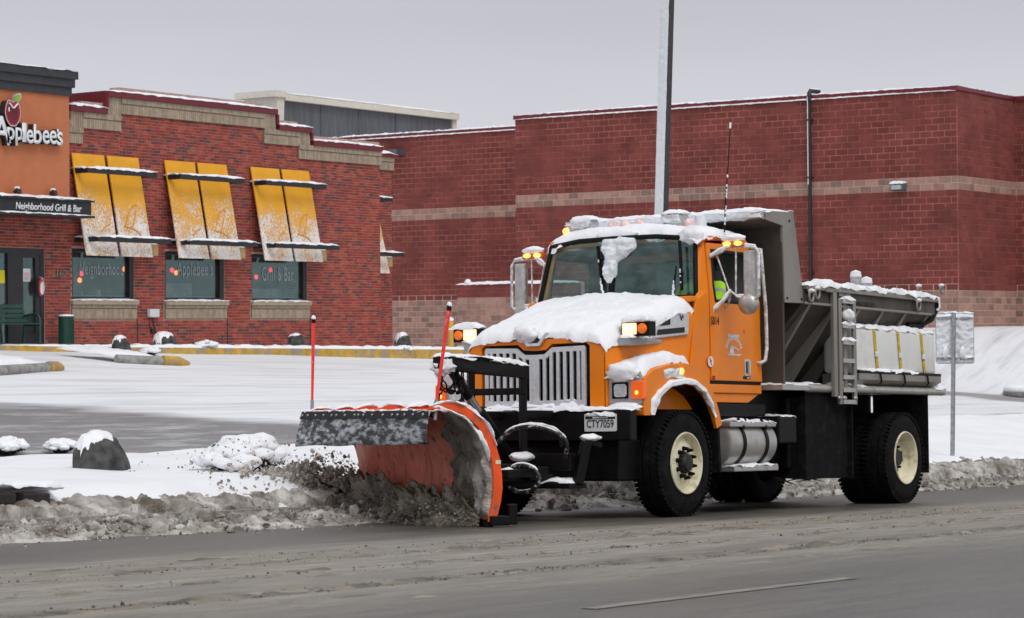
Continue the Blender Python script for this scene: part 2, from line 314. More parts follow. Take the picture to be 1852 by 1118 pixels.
# ------------------------------------------------------------------ the ground
def road_mat():
    m = bpy.data.materials.new('road_slushy_asphalt'); m.use_nodes = True; t = m.node_tree; b = t.nodes['Principled BSDF']
    N = lambda k: t.nodes.new(k); L = t.links.new
    tcn = N('ShaderNodeTexCoord'); sp = N('ShaderNodeSeparateXYZ'); L(tcn.outputs['Object'], sp.inputs[0])
    def nz_(sc, st, det=8, rg=.6):
        mp_ = N('ShaderNodeMapping'); mp_.inputs['Scale'].default_value = st; L(tcn.outputs['Object'], mp_.inputs[0])
        n = N('ShaderNodeTexNoise'); n.inputs['Scale'].default_value = sc; n.inputs['Detail'].default_value = det; n.inputs['Roughness'].default_value = rg; L(mp_.outputs[0], n.inputs[0]); return n.outputs['Fac']
    wob = nz_(1.0, (.12, .9, 1), 5)
    ma = N('ShaderNodeMath'); ma.operation = 'MULTIPLY_ADD'; L(wob, ma.inputs[0]); ma.inputs[1].default_value = 1.6; L(sp.outputs[1], ma.inputs[2])
    mr_ = N('ShaderNodeMapRange'); mr_.inputs['From Min'].default_value = 3.8; mr_.inputs['From Max'].default_value = 15.8; L(ma.outputs[0], mr_.inputs[0])
    rp = N('ShaderNodeValToRGB'); L(mr_.outputs[0], rp.inputs[0]); el = rp.color_ramp.elements
    def y(v): return (v - 3.0) / 12.0
    pts = [(3.0, .11), (5.0, .125), (6.0, .105), (6.6, .19), (7.5, .28), (7.8, .20), (8.2, .28), (9.4, .30), (10.0, .26), (10.5, .28), (11.2, .13), (12.3, .085), (13.2, .095), (14.0, .085)]
    el[0].position = y(3.0); el[0].color = (.10, .099, .096, 1); el[1].position = 1; el[1].color = (.13, .12, .11, 1)
    for p_, v_ in pts[1:]:
        q = el.new(y(p_)); q.color = (v_ * .97, v_ * .885, v_ * .75, 1)
    fine = nz_(1.0, (1.2, 9, 1), 9, .7)
    mrf = N('ShaderNodeMapRange'); mrf.inputs['From Min'].default_value = .3; mrf.inputs['From Max'].default_value = .72; mrf.inputs['To Min'].default_value = .55; mrf.inputs['To Max'].default_value = 1.5; L(fine, mrf.inputs[0])
    vm_ = N('ShaderNodeVectorMath'); vm_.operation = 'SCALE'; L(rp.outputs[0], vm_.inputs[0]); L(mrf.outputs[0], vm_.inputs['Scale'])
    gr = nz_(70, (1, 1, 1), 3, .7)
    mrg = N('ShaderNodeMapRange'); mrg.inputs['From Min'].default_value = .3; mrg.inputs['From Max'].default_value = .7; mrg.inputs['To Min'].default_value = .75; mrg.inputs['To Max'].default_value = 1.25; L(gr, mrg.inputs[0])
    v2 = N('ShaderNodeVectorMath'); v2.operation = 'SCALE'; L(vm_.outputs[0], v2.inputs[0]); L(mrg.outputs[0], v2.inputs['Scale']); L(v2.outputs[0], b.inputs['Base Color'])
    rr = N('ShaderNodeMapRange'); rr.inputs['From Min'].default_value = .08; rr.inputs['From Max'].default_value = .26; rr.inputs['To Min'].default_value = .34; rr.inputs['To Max'].default_value = .8; L(v2.outputs[0], rr.inputs[0]); L(rr.outputs[0], b.inputs['Roughness'])
    bp = N('ShaderNodeBump'); bp.inputs['Strength'].default_value = .5; bp.inputs['Distance'].default_value = .03
    ad = N('ShaderNodeMath'); L(fine, ad.inputs[0]); L(gr, ad.inputs[1]); L(ad.outputs[0], bp.inputs['Height']); L(bp.outputs[0], b.inputs['Normal'])
    return m
def lot_mat():
    m = bpy.data.materials.new('lot_snow_over_asphalt'); m.use_nodes = True; t = m.node_tree; b = t.nodes['Principled BSDF']
    N = lambda k: t.nodes.new(k); L = t.links.new
    tcn = N('ShaderNodeTexCoord'); sp = N('ShaderNodeSeparateXYZ'); L(tcn.outputs['Object'], sp.inputs[0])
    def nz_(sc, st, det=8, rg=.6):
        mp_ = N('ShaderNodeMapping'); mp_.inputs['Scale'].default_value = st; L(tcn.outputs['Object'], mp_.inputs[0])
        n = N('ShaderNodeTexNoise'); n.inputs['Scale'].default_value = sc; n.inputs['Detail'].default_value = det; n.inputs['Roughness'].default_value = rg; L(mp_.outputs[0], n.inputs[0]); return n.outputs['Fac']
    def M(op, a, c, d=None):
        n = N('ShaderNodeMath'); n.operation = op
        for i, v in enumerate((a, c, d)):
            if v is None: continue
            if isinstance(v, (int, float)): n.inputs[i].default_value = v
            else: L(v, n.inputs[i])
        return n.outputs[0]
    def MR(v, a, b_, c, d):
        n = N('ShaderNodeMapRange'); n.inputs[1].default_value = a; n.inputs[2].default_value = b_; n.inputs[3].default_value = c; n.inputs[4].default_value = d; L(v, n.inputs[0]); return n.outputs[0]
    X, Y = sp.outputs[0], sp.outputs[1]
    wob = nz_(1.0, (.10, .7, 1), 6)
    # driven lane along the verge: wide at its entrance, narrowing away from it
    edge = MR(X, 25.2, 31.5, 26.2, 20.9)
    d1 = M('SUBTRACT', edge, Y); d1 = M('ADD', d1, MR(wob, .3, .7, -1.0, 1.0)); m1 = MR(d1, -.6, .7, 0, 1)
    # a second lane in front of the store
    d2 = M('ABSOLUTE', M('SUBTRACT', M('ADD', X, MR(wob, .3, .7, -.6, .6)), 58.3), 0); m2 = MR(d2, 1.9, .9, 0, .85)
    tr = nz_(1.0, (.22, 2.6, 1), 7, .62); m3 = MR(tr, .47, .72, 0, .42)
    sc_ = nz_(1.0, (.7, 3.5, 1), 9, .72); streak = MR(sc_, .50, .66, 1, .55)
    mk = M('MAXIMUM', M('MAXIMUM', m1, m2), m3); mk = M('MULTIPLY', mk, streak)
    cm = N('ShaderNodeMix'); cm.data_type = 'RGBA'; L(mk, cm.inputs[0]); cm.inputs[6].default_value = (.80, .815, .84, 1); cm.inputs[7].default_value = (.19, .19, .195, 1); L(cm.outputs[2], b.inputs['Base Color'])
    L(MR(mk, 0, 1, .6, .42), b.inputs['Roughness'])
    bp = N('ShaderNodeBump'); bp.inputs['Strength'].default_value = .25; bp.inputs['Distance'].default_value = .03; L(sc_, bp.inputs['Height']); L(bp.outputs[0], b.inputs['Normal'])
    return m
def sheet(name, xs, ys, zf, mat, kind='structure', **kw):
    mb = MB(); n = len(ys)
    mb.v = [(x, y, zf(x, y)) for x in xs for y in ys]
    mb.f = [(i * n + j, (i + 1) * n + j, (i + 1) * n + j + 1, i * n + j + 1) for i in range(len(xs) - 1) for j in range(n - 1)]; mb.m = [0] * len(mb.f)
    return build(mb, name, mat, smooth=60, kind=kind, **kw)
def frange(a, b, s): n = max(1, round((b - a) / s)); return [a + (b - a) * i / n for i in range(n + 1)]
road = sheet('road', frange(-80, 200, 4), frange(-40, 14.7, 2), zr, road_mat())
paint = pmat('worn_lane_paint', (.33, .30, .25), rough=.7, var=.1, scale=4, dirt=(.14, .13, .112), dscale=2, dlo=.40, dhi=.6, stretch=(2, 18, 1))
mb = MB()
for x0, x1, yy, hw in ((9.0, 11.65, 5.765, .05), (-3.2, 0.1, 5.765, .05), (21.2, 24.2, 5.765, .05)):
    mb.grid(lambda a, b: (x0 + (x1 - x0) * a, yy + (b - .5) * 2 * hw, zr(x0 + (x1 - x0) * a, yy + (b - .5) * 2 * hw) + .004), 12, 1)
build(mb, 'lane_marking', paint, road)
def zv(x, y): return zg(x, y) + .05 * fbm((x * .35, y * .5, 0)) + .012 * fbm((x * 1.7, y * 2.2, 3))
snow_g = pmat('snow_ground', (.86, .875, .90), rough=.6, var=.04, scale=1.2, bump=.25, bscale=18)
verge = sheet('snow_verge', frange(-10, 9, 1) + frange(9.2, 62, .2) + frange(63, 200, 4), frange(14.72, 21, .16), zv, snow_g)
lot = sheet('parking_lot', frange(-20, 18, 2) + frange(18.5, 70, .5) + frange(72, 200, 8), frange(21.0, 35.35, .5), lambda x, y: zg(x, y) - .045 + .03 * fbm((x * .25, y * .4, 7)), lot_mat())
sheet('snow_ground', frange(-40, 28, 4) + frange(29, 68, 1) + frange(70, 240, 10), [35.45, 35.6, 36, 36.5, 37, 37.5, 38.5] + frange(40, 60, 2) + frange(65, 220, 10), lambda x, y: (zg(x, y) if y > 35.5 else zg(x, 35.6)) + .02 * fbm((x * .8, y * .8, 4)), snow_g)
sheet('far_ground', frange(-1500, 1500, 500), frange(-1500, 1500, 500), lambda x, y: -16.0, snow_g)
kerb_c = pmat('kerb_concrete', (.27, .26, .245), rough=.8, var=.3, scale=8, bump=.3)
kerb_y = pmat('kerb_yellow_worn', (.50, .30, .04), rough=.75, var=.2, scale=5, dirt=(.28, .255, .22), dscale=3.5, dlo=.46, dhi=.62, bump=.3)
# kerb in front of the restaurant: yellow paint, pieces with joints
kb = empty('painted_kerb', 'worn yellow painted kerb in front of the restaurant', 'kerb', loc=(42, 35.3, zg(42, 35.3)))
x = 33.2
while x < 54:
    mb = MB(); x1 = x + 2.35
    mb.hexa([(x, 35.34, zg(x, 35.3) - .12), (x1, 35.34, zg(x1, 35.3) - .12), (x1, 35.52, zg(x1, 35.3) - .12), (x, 35.52, zg(x, 35.3) - .12),
             (x, 35.36, max(zg(x, 35.6), zg(x, 35.3) + .13) - .06), (x1, 35.36, max(zg(x1, 35.6), zg(x1, 35.3) + .13) - .06), (x1, 35.52, max(zg(x1, 35.6), zg(x1, 35.3) + .13) - .06), (x, 35.52, max(zg(x, 35.6), zg(x, 35.3) + .13) - .06)])
    build(mb, 'kerb_stone', kerb_y, kb, bev=.015, wp=True); x = x1 + .012
snow_sheet(lambda a, b: (33.2 + 20.8 * a, 35.38 + .3 * b, max(zg(33.2 + 20.8 * a, 35.6), zg(33.2 + 20.8 * a, 35.3) + .13) - .07), 160, 5, .085, 'snow_cap', kb, wp=True, rim=.35)
# kerb at the road, mostly under the ploughed bank
sheet('road_kerb', frange(-10, 120, 2), [14.56, 14.561, 14.74], lambda x, y: zr(x, y) + (.13 if y > 14.5605 else 0), kerb_c)
# lot islands: low kerbed humps under snow with a yellow nose
def island(name, label, pts, nose):
    c = hit(*pts[0]); e_ = hit(*pts[1]); k = empty(name, label, 'kerb', loc=c, group=None)
    d = (e_ - c); n_ = 14; mb = MB(); path = [c + d * (i / n_) for i in range(n_ + 1)]
    for i in range(n_ + 1): path[i].z = zg(path[i].x, path[i].y) + .02
    mb.tube(path, [.10] * n_ + [.07], 8); build(mb, 'kerb_stone', kerb_c, k, smooth=50, wp=True)
    mb = MB(); mb.tube([e_ + d.normalized() * -.02 + Vector((0, 0, .03)), e_ + d.normalized() * .35 + Vector((.05, .05, .03)), e_ + d.normalized() * .6 + Vector((.15, .2, 0))], [.115, .105, .06], 8); build(mb, 'kerb_nose', kerb_y, k, smooth=50, wp=True)
    snow_sheet(lambda a, b: path[0] + d * a + Vector((0, .06 + b * 1.6, .06 + zg(*(path[0] + d * a + Vector((0, .06 + b * 1.6, 0))).xy) - zg(*(path[0] + d * a).xy))), 30, 10, .10, 'snow_cap', k, rim=.3, wp=True)
island('parking_kerb', 'grey parking island kerb with a yellow nose under thick snow', ((-40, 676), (88, 668)), 1)
island('kerb_island', 'snow covered kerb island ending in a short yellow and grey nose', ((210, 652), (296, 656)), 1)
# low snow-rimmed kerb ring at the far right lane
c = hit(1850, 712); k = empty('kerb_ring', 'small snow rimmed kerb island beyond the sign', 'kerb', loc=c)
mb = MB(); mb.tube([c + Vector((math.cos(a) * 1.6 + .6, math.sin(a) * .9 - .4, .03)) for a in frange(0, 5.9, .35)], .11, 8, closed=True); build(mb, 'kerb_stone', kerb_c, k, smooth=50, wp=True)
mb = MB(); mb.tube([c + Vector((math.cos(a) * 1.6 + .6, math.sin(a) * .9 - .4, .11)) for a in frange(0, 5.9, .35)], .10, 8, closed=True); build(mb, 'snow_cap', snow, k, smooth=50, wp=True)

# ------------------------------------------------------------------ ploughed slush
def bank(name, label, x0, x1, yc, hw, hh, seed, mats, nx, ny, sx_=0.0):
    mb = MB()
    def f(a, b):
        X = x0 + (x1 - x0) * a; wv = .25 * fbm((X * .5, seed, 0)); Y = yc(X) + wv + (b - .5) * 2 * hw
        pr = max(0, 1 - abs(b - .55) ** 2 / .25) ; q = Vector((X, Y, seed))
        base = zr(X, Y) if Y < 14.7 else min(zg(X, Y), zr(X, Y) + .22)
        big = .5 + .5 * fbm(q * 1.1, 3); cl = noise.voronoi(q * 2.6)[0][0]; cl2 = noise.voronoi(q * 6.5)[0][0]; cl3 = noise.voronoi(q * 14)[0][0]
        wq = q + Vector((fbm(q * 2.3, 3), fbm(q * 2.3 + Vector((7, 1, 0)), 3), 0)) * .16; cl = noise.voronoi(wq * 2.1)[0]; cl2 = noise.voronoi(wq * 5.5)[0]; st_ = noise.cell(wq * 2.1); edge = min(1, (cl[1] - cl[0]) * 2.2); edge2 = min(1, (cl2[1] - cl2[0]) * 2.2)
        h = hh(X) * pr ** .7 * (.35 + .8 * big) + pr ** .4 * (.12 * edge * (.25 + .75 * abs(st_)) + .045 * edge2 - .05 + .035 * (noise.turbulence(q * 9, 4, False) - .35)) + .02 * pr
        return (X, Y, base + max(h, -.02) - .01 - (.04 if b in (0, 1) else 0))
    mb.grid(f, nx, ny); return build(mb, name, mats, smooth=75, kind='stuff', label=label, cat='slush')
bank('slush_bank', 'brown and white lumpy slush piled along the road edge ahead of the plow', 8.5, 18.6, lambda X: 14.25 + .012 * (X - 12), 1.0, lambda X: .09, 3, slush, 560, 120)
bank('slush_bank', 'brown slush ridge along the kerb behind the truck and under the sign', 18.6, 62, lambda X: 15.0 + .012 * (X - 30), .85, lambda X: .17, 9, slush, 900, 64)
def chunks(name, label, gens, mats, seed, parent=None, **kw):
    rnd = random.Random(seed); ico = bmesh.new(); bmesh.ops.create_icosphere(ico, subdivisions=1, radius=1); ico.verts.index_update()
    iv = [v.co.copy() for v in ico.verts]; fi = [tuple(v.index for v in f.verts) for f in ico.faces]; ico.free(); mb = MB()
    for (p, r_, mi) in gens(rnd):
        sd_ = rnd.random() * 100; s3 = (rnd.uniform(.7, 1.4), rnd.uniform(.7, 1.4), rnd.uniform(.6, 1.1)); q = Quaternion((rnd.random(), rnd.random(), rnd.random(), rnd.random())).normalized()
        mb.add([p + (q @ Vector((v.x * s3[0], v.y * s3[1], v.z * s3[2]))) * (r_ * (1 + .9 * noise.noise(v * 2.7 + Vector((sd_, 0, 0))) + rnd.uniform(-.25, .25))) for v in iv], fi, mi)
    return build(mb, name, mats, parent, kind='stuff', label=label, cat='slush', **kw)
def g_bank(r):
    for i in range(2600):
        X = r.uniform(8.5, 18.5); Y = 14.2 + r.gauss(0, .5); s_ = min(.05, .005 * math.exp(abs(r.gauss(0, .85))))
        yield Vector((X, Y, (zr(X, Y) if Y < 14.7 else zg(X, Y) * .5 + zr(X, Y) * .5) + max(0, .10 * (1 - ((Y - 14.3) / 1.0) ** 2)) + s_ * .2)), s_, 0 if r.random() < .6 else 1
    for i in range(2600):
        X = r.uniform(19, 55); Y = 14.75 + r.gauss(0, .42); s_ = min(.08, .009 * math.exp(abs(r.gauss(0, .85))))
        yield Vector((X, Y, (zr(X, Y) if Y < 14.7 else zg(X, Y) * .5 + zr(X, Y) * .5) + max(0, .15 * (1 - ((Y - 14.9) / .8) ** 2)) + s_ * .3)), s_, 0 if r.random() < .6 else 1
    for i in range(260):      # bits thrown up onto the clean snow
        p = hit(r.uniform(380, 640), r.uniform(815, 892)); yield p + Vector((0, 0, .02)), r.uniform(.006, .022), 1
chunks('slush_lumps', 'broken lumps of brown slush lying on the bank and verge', g_bank, [slush, slush_mid], 5)
def g_ridge(r):
    for yc, n, x0, x1 in ((7.72, 3600, 6, 30), (9.75, 1600, 7, 30), (10.35, 500, 9, 24), (8.8, 600, 7, 30)):
        for i in range(n):
            X = r.uniform(x0, x1); Y = yc + r.gauss(0, .07 if yc in (7.72,) else .12) + .06 * fbm((X * .4, yc, 0)); s_ = min(.009, .0019 * math.exp(abs(r.gauss(0, .75))))
            yield Vector((X, Y, zr(X, Y) + s_ * .35)), s_, 0 if r.random() < .8 else 1
chunks('slush_ridge', 'thin dark ridges of slush crumbs left by tyres along the road', g_ridge, [slush_dark, slush_mid], 6)
slush_road = pmat('road_slush_smeared', (.15, .12, .084), rough=.5, var=.35, scale=1.0, c2=(.37, .315, .24), lo=.32, hi=.68, stretch=(1.5, 7, 1), bump=.8, bscale=22, detail=10)
def rsl(X, Y):
    r_ = 1.25 * math.exp(-((Y - 7.74) / .13) ** 2) + .9 * math.exp(-((Y - 9.75) / .26) ** 2) + .55 * math.exp(-((Y - 10.35) / .14) ** 2) + .55 * math.exp(-((Y - 8.75) / .40) ** 2) + .40 * math.exp(-((Y - 7.1) / .35) ** 2)
    wob_ = .10 * fbm((X * .35, Y * .3, 2), 3)
    return zr(X, Y) - .009 + r_ * .022 * (.55 + 1.1 * fbm((X * .9, (Y + wob_) * 5, 1), 4)) + .026 * (noise.turbulence(Vector((X * 4.2, (Y + wob_) * 9, 3)), 5, False) - .2) * min(1, r_ * 2)
mb = MB(); mb.grid(lambda a, b: (lambda X, Y: (X, Y, rsl(X, Y)))(5.5 + 5.0 * a + 24 * a * a, 6.4 + 4.4 * b), 820, 170); build(mb, 'road_slush', slush_road, smooth=75, kind='stuff', label='smeared brown slush lying in streaks along the road', cat='slush')
def ridge_strip(yc, hw, hh, seed, mat, lab, x0=5, x1=34):
    mb = MB(); mb.grid(lambda a, b: (lambda X, Y: (X, Y, zr(X, Y) - .003 + max(0, 1 - (2 * b - 1) ** 2) * hh * max(0, .35 + fbm((X * 1.3, Y * 9, seed), 5)) ))(x0 + (x1 - x0) * a, yc + .06 * fbm((( x0 + (x1 - x0) * a) * .4, yc, 0)) + (b - .5) * 2 * hw), 700, 10)
    build(mb, 'slush_ridge', mat, smooth=75, kind='stuff', label=lab, cat='slush')
ridge_strip(7.72, .10, .03, 1, slush_dark, 'dark slush ridge running along the road nearer the painted line')

# ------------------------------------------------------------------ brickwork
def jit(c, k, r): return tuple(max(0, x * (1 + r.uniform(-k, k))) for x in c)
brick_m = [pmat('brick_red', (.29, .043, .027), rough=.85, var=.2, scale=9, world=True), pmat('brick_orange', (.345, .070, .042), rough=.85, var=.2, scale=9, world=True),
           pmat('brick_deep', (.23, .034, .025), rough=.85, var=.2, scale=9, world=True), pmat('brick_dark', (.115, .042, .038), rough=.85, var=.25, scale=9, world=True)]
brick_w = [.40, .24, .2, .16]
mortar = pmat('mortar', (.42, .28, .24), rough=.9, var=.15, scale=12)
block_m = [pmat('block_red', (.190, .042, .034), rough=.88, var=.22, scale=1.3, world=True, bump=.3, bscale=60), pmat('block_red_deep', (.174, .038, .031), rough=.88, var=.22, scale=1.3, world=True, bump=.3, bscale=60), pmat('block_red_pale', (.203, .049, .040), rough=.88, var=.2, scale=1.3, world=True, bump=.3, bscale=60)]
tan_m = [pmat('block_tan', (.325, .19, .15), rough=.88, var=.14, scale=5, world=True, bump=.3, bscale=60), pmat('block_tan_dark', (.24, .15, .12), rough=.88, var=.14, scale=5, world=True, bump=.3, bscale=60), pmat('block_tan_pale', (.40, .235, .185), rough=.88, var=.12, scale=5, world=True, bump=.3, bscale=60)]
mortar_r = pmat('mortar_red', (.36, .13, .10), rough=.9, var=.45, scale=.8, world=True, stretch=(1, 1, 2))
mortar_l = pmat('mortar_light', (.56, .42, .35), rough=.9, var=.1, scale=12)
tanb = [pmat('soldier_brick_tan', (.36, .285, .205), rough=.85, var=.12, scale=9), pmat('soldier_brick_tan_dark', (.30, .235, .17), rough=.85, var=.12, scale=9)]
mortar_t = pmat('mortar_tan', (.22, .18, .14), rough=.9, var=.1)
coping = pmat('coping_maroon', (.15, .011, .02), rough=.4, var=.1)
def pick(ws, r):
    q = r.random() * sum(ws)
    for i, a in enumerate(ws):
        q -= a
        if q <= 0: return i
    return len(ws) - 1
class Laid:
    """masonry on a vertical plane: collects units, the nearest 300 as objects of their own, the rest joined"""
    def __init__(s): s.u = []
    def lay(s, a0, a1, z0, z1, L, H, mats, ws, seed, holes=(), bond=.5, joint=.010, start=0):
        r = random.Random(seed); n = int(round((z1 - z0) / H))
        for i in range(n):
            zz0 = z0 + i * H; zz1 = zz0 + H; a = a0 - (L * bond if (i + start) % 2 else 0)
            while a < a1 - .02:
                iv = [(max(a, a0), min(a + L, a1))]
                for h0, h1, k0, k1 in holes:
                    if zz1 > k0 + .02 and zz0 < k1 - .02:
                        nv = []
                        for p, q in iv:
                            if q <= h0 or p >= h1: nv.append((p, q)); continue
                            if p < h0: nv.append((p, h0))
                            if q > h1: nv.append((h1, q))
                        iv = nv
                mi = mats[pick(ws, r)]
                for p, q in iv:
                    if q - p > .035: s.u.append((p + joint / 2, q - joint / 2, zz0 + joint / 2, zz1 - joint / 2, mi))
                a += L
    def emit(s, pt, depth, key, wall, name, wp, limit=300):
        """pt(a, z, d) -> world point, d out of the wall"""
        us = sorted(s.u, key=key); cache = {}
        for (a0, a1, z0, z1, m) in us[:limit]:
            k = (round(a1 - a0, 3), round(z1 - z0, 3), m.name)
            if k not in cache:
                mb = MB(); w_, h_ = k[0] / 2, k[1] / 2; o_ = Vector(pt(0, 0, 0))
                q = lambda a, z, d: Vector(pt(a, z, d)) - o_
                e_ = .004
                mb.add([q(-w_, -h_, 0), q(w_, -h_, 0), q(w_, h_, 0), q(-w_, h_, 0), q(-w_ + e_, -h_ + e_, depth), q(w_ - e_, -h_ + e_, depth), q(w_ - e_, h_ - e_, depth), q(-w_ + e_, h_ - e_, depth)],
                       [(4, 5, 6, 7), (0, 1, 5, 4), (1, 2, 6, 5), (2, 3, 7, 6), (3, 0, 4, 7), (3, 2, 1, 0)])
                me = mb.mesh(name); bm = bmesh.new(); bm.from_mesh(me); bmesh.ops.recalc_face_normals(bm, faces=bm.faces); bm.to_mesh(me); bm.free(); me.materials.append(m); cache[k] = me
            o = bpy.data.objects.new(name, cache[k]); col.objects.link(o); o.parent = wall; o.location = pt((a0 + a1) / 2, (z0 + z1) / 2, 0)
        rest = us[limit:]
        if rest:
            ml = []; mb = MB(); e_ = .004
            for (a0, a1, z0, z1, m) in rest:
                if m not in ml: ml.append(m)
                mb.add([pt(a0, z0, 0), pt(a1, z0, 0), pt(a1, z1, 0), pt(a0, z1, 0), pt(a0 + e_, z0 + e_, depth), pt(a1 - e_, z0 + e_, depth), pt(a1 - e_, z1 - e_, depth), pt(a0 + e_, z1 - e_, depth)],
                       [(4, 5, 6, 7), (0, 1, 5, 4), (1, 2, 6, 5), (2, 3, 7, 6), (3, 0, 4, 7)], ml.index(m))
            build(mb, name, ml, wall, kind='stuff')
def wall_cells(mb, a0, a1, z0, z1, holes, pt, thick):
    A = sorted({a0, a1, *[h for x in holes for h in x[:2] if a0 < h < a1]}); B = sorted({z0, z1, *[h for x in holes for h in x[2:] if z0 < h < z1]})
    for i in range(len(A) - 1):
        for j in range(len(B) - 1):
            ca, cz = (A[i] + A[i + 1]) / 2, (B[j] + B[j + 1]) / 2
            if any(h[0] < ca < h[1] and h[2] < cz < h[3] for h in holes): continue
            mb.hexa([pt(A[i], B[j], 0), pt(A[i + 1], B[j], 0), pt(A[i + 1], B[j], -thick), pt(A[i], B[j], -thick), pt(A[i], B[j + 1], 0), pt(A[i + 1], B[j + 1], 0), pt(A[i + 1], B[j + 1], -thick), pt(A[i], B[j + 1], -thick)])

# ------------------------------------------------------------------ restaurant
YF = 37.3
rest = empty('restaurant', 'red brick restaurant with stepped tan parapet and orange tower', 'building', loc=(42, YF, 1.35))
black_f = pmat('black_frame', (.016, .016, .018), rough=.45, var=.2)
XC = onY(688, 500, YF).x                     # right corner of the front
wins = [(onY(130, 545, YF).x, onY(243, 545, YF).x), (onY(299, 545, YF).x, onY(406, 545, YF).x), (onY(455, 545, YF).x, onY(556, 545, YF).x)]
SILL, WTOP = 2.484, 3.62
XT = onY(125.5, 300, YF).x                   # right edge of the tower
xa, xb = onY(216, 210, YF).x, onY(475, 227, YF).x
xc = onY(538, 280, YF).x
Ztop = [onY(217, 206, YF).z, onY(538, 288, YF).z]
z_hi, z_m1 = onY(217, 206.5, YF).z, onY(500, 235, YF).z
z_lo = onY(600, 292.5, YF).z; z_md = onY(505, 262, YF).z
z_l = onY(180, 235, YF).z; z_l2 = onY(140, 260, YF).z
DOOR = (33.4, onY(81, 600, YF).x, 1.5, onY(60, 449, YF).z)
holes = [(a, b, SILL - .02, WTOP) for a, b in wins] + [DOOR]
ptf = lambda a, z, d: (a, YF - d, z)
# brick zones under the stepped band (bottom of the tan band)
steps = [(29.6, onY(147, 250, YF).x, z_l2), (onY(147, 250, YF).x, xa, z_l), (xa, xb, z_hi), (xb, xc, z_md), (xc, XC, z_lo)]
BAND = [.56, .56, .56, .56, .56]
wmb = MB()
for (a0, a1, zt) in steps: wall_cells(wmb, a0, a1, 1.0, zt + .60, holes, ptf, .3)
wall = build(wmb, 'wall', mortar, rest, wp=True)
lay = Laid()
for i, (a0, a1, zt) in enumerate(steps):
    n = int((zt - 1.30) / .0677); z0 = 1.28
    lay.lay(a0, a1, z0, zt, .203, (zt - z0) / round((zt - z0) / .0677), brick_m, brick_w, 5 + i, holes + [(a - .06, b + .06, 2.05, SILL) for a, b in wins])
lay.emit(ptf, .009, lambda u: abs(u[0] - 38.8) + abs(u[2] - 2.2) * .8, wall, 'brick', False)
# set-back wall beyond the corner
Y2 = YF + 2.4; x2 = onY(709, 500, Y2).x; zt2 = onY(700, 308, Y2).z
w2 = MB(); pt2 = lambda a, z, d: (a, Y2 - d, z); wall_cells(w2, XC - 1.5, x2, .9, zt2 + .5, [], pt2, .3); wall2 = build(w2, 'wall', mortar, rest, wp=True)
l2 = Laid(); l2.lay(XC - .9, x2, 1.2, zt2, .203, .0677, brick_m, brick_w, 40); l2.emit(pt2, .009, lambda u: u[0], wall2, 'brick', False, 0)
mb = MB(); mb.box((XC - .28, YF + .302, 1.0), (XC - .002, Y2 - .3, 6.3)); mb.box((x2 - .25, Y2 + .302, 1.0), (x2 - .001, YF + 14, 6.4)); mb.box((29.6, YF + 14.01, 1.0), (x2 - .3, YF + 14.2, 6.3)); mb.box((29.6, YF + .31, 1.0), (29.9, YF + 14.0, 6.3)); mb.box((30.0, YF + 3.2, 6.0), (x2 - .3, YF + 13.99, 6.12)); mb.box((XT + .1, YF + .31, 5.4), (XC - .3, YF + 3.19, 5.5))
build(mb, 'side_wall', brick_m[0], rest, wp=True)
# tan stepped band: soldier bricks in two courses, projecting
def soldier(a0, a1, z0, z1, Y, d, parent, name='soldier_course', w_=.068, split=None):
    mb = MB(); n = max(1, round((a1 - a0) / w_)); r = random.Random(int(a0 * 100)); 
    rows = [(z0, z1)] if not split else [(z0, split - .005), (split + .012, z1)]
    for k, (p, q) in enumerate(rows):
        for i in range(n):
            s = a0 + (a1 - a0) * i / n; t = a0 + (a1 - a0) * (i + 1) / n
            mb.box((s + .004, Y - d - .008 - .02 * k, p + .003), (t - .004, Y - d + .03, q - .003), 0 if r.random() < .6 else 1)
    build(mb, name, tanb, parent, kind='stuff')
    mb = MB(); mb.box((a0, Y - d, z0), (a1, Y + .02, z1)); build(mb, 'band_core', mortar_t, parent)
bd = MB(); bd.box((XT - .5, YF + .01, z_hi + .1), (XT - .48, YF + .02, z_hi + .2)); band = build(bd, 'parapet_band', mortar_t, rest, wp=True)
HB = onY(320, 185.5, YF).z - onY(320, 213.4, YF).z
cop = MB(); tops = []
for i, (a0, a1, zt) in enumerate(steps):
    soldier(a0, a1, zt, zt + HB, YF, .05, band, split=zt + HB * .62)
for (xs_, zlo, zhi_) in ((xa, z_l, z_hi), (steps[0][1], z_l2, z_l)):   # rising legs on the left steps
    soldier(xs_ - .42, xs_ + .0, zlo + HB - .005, zhi_ + HB, YF, .045, band, w_=.07)
for (xs_, zhi_, zlo) in ((xb, z_hi, z_md), (xc, z_md, z_lo)):
    soldier(xs_ - .0, xs_ + .42, min(zlo + HB - .005, zhi_ - .01), zhi_ + HB, YF, .045, band, w_=.07)
cpo = MB()
for i, (a0, a1, zt) in enumerate(steps):
    e0 = .42 if i in (1, 2) else 0
    cpo.box((a0 + (-.47 if i == 2 else -.44 if i == 1 else .501 if i > 2 else 0), YF - .12, zt + HB), (a1 + (.45 if i in (2, 3) else -.501 if i < 2 else 0), YF + .34, zt + HB + .13))
    if i in (1, 2): cpo.box((a0 - .5, YF - .115, steps[i - 1][2] + HB + .131), (a0 - .43, YF + .33, zt + HB - .001))
    if i in (3, 4): cpo.box((a0 + .43, YF - .115, zt + HB + .131), (a0 + .5, YF + .33, steps[i - 1][2] + HB - .001))
cop = build(cpo, 'coping', coping, rest, bev=.01, wp=True)
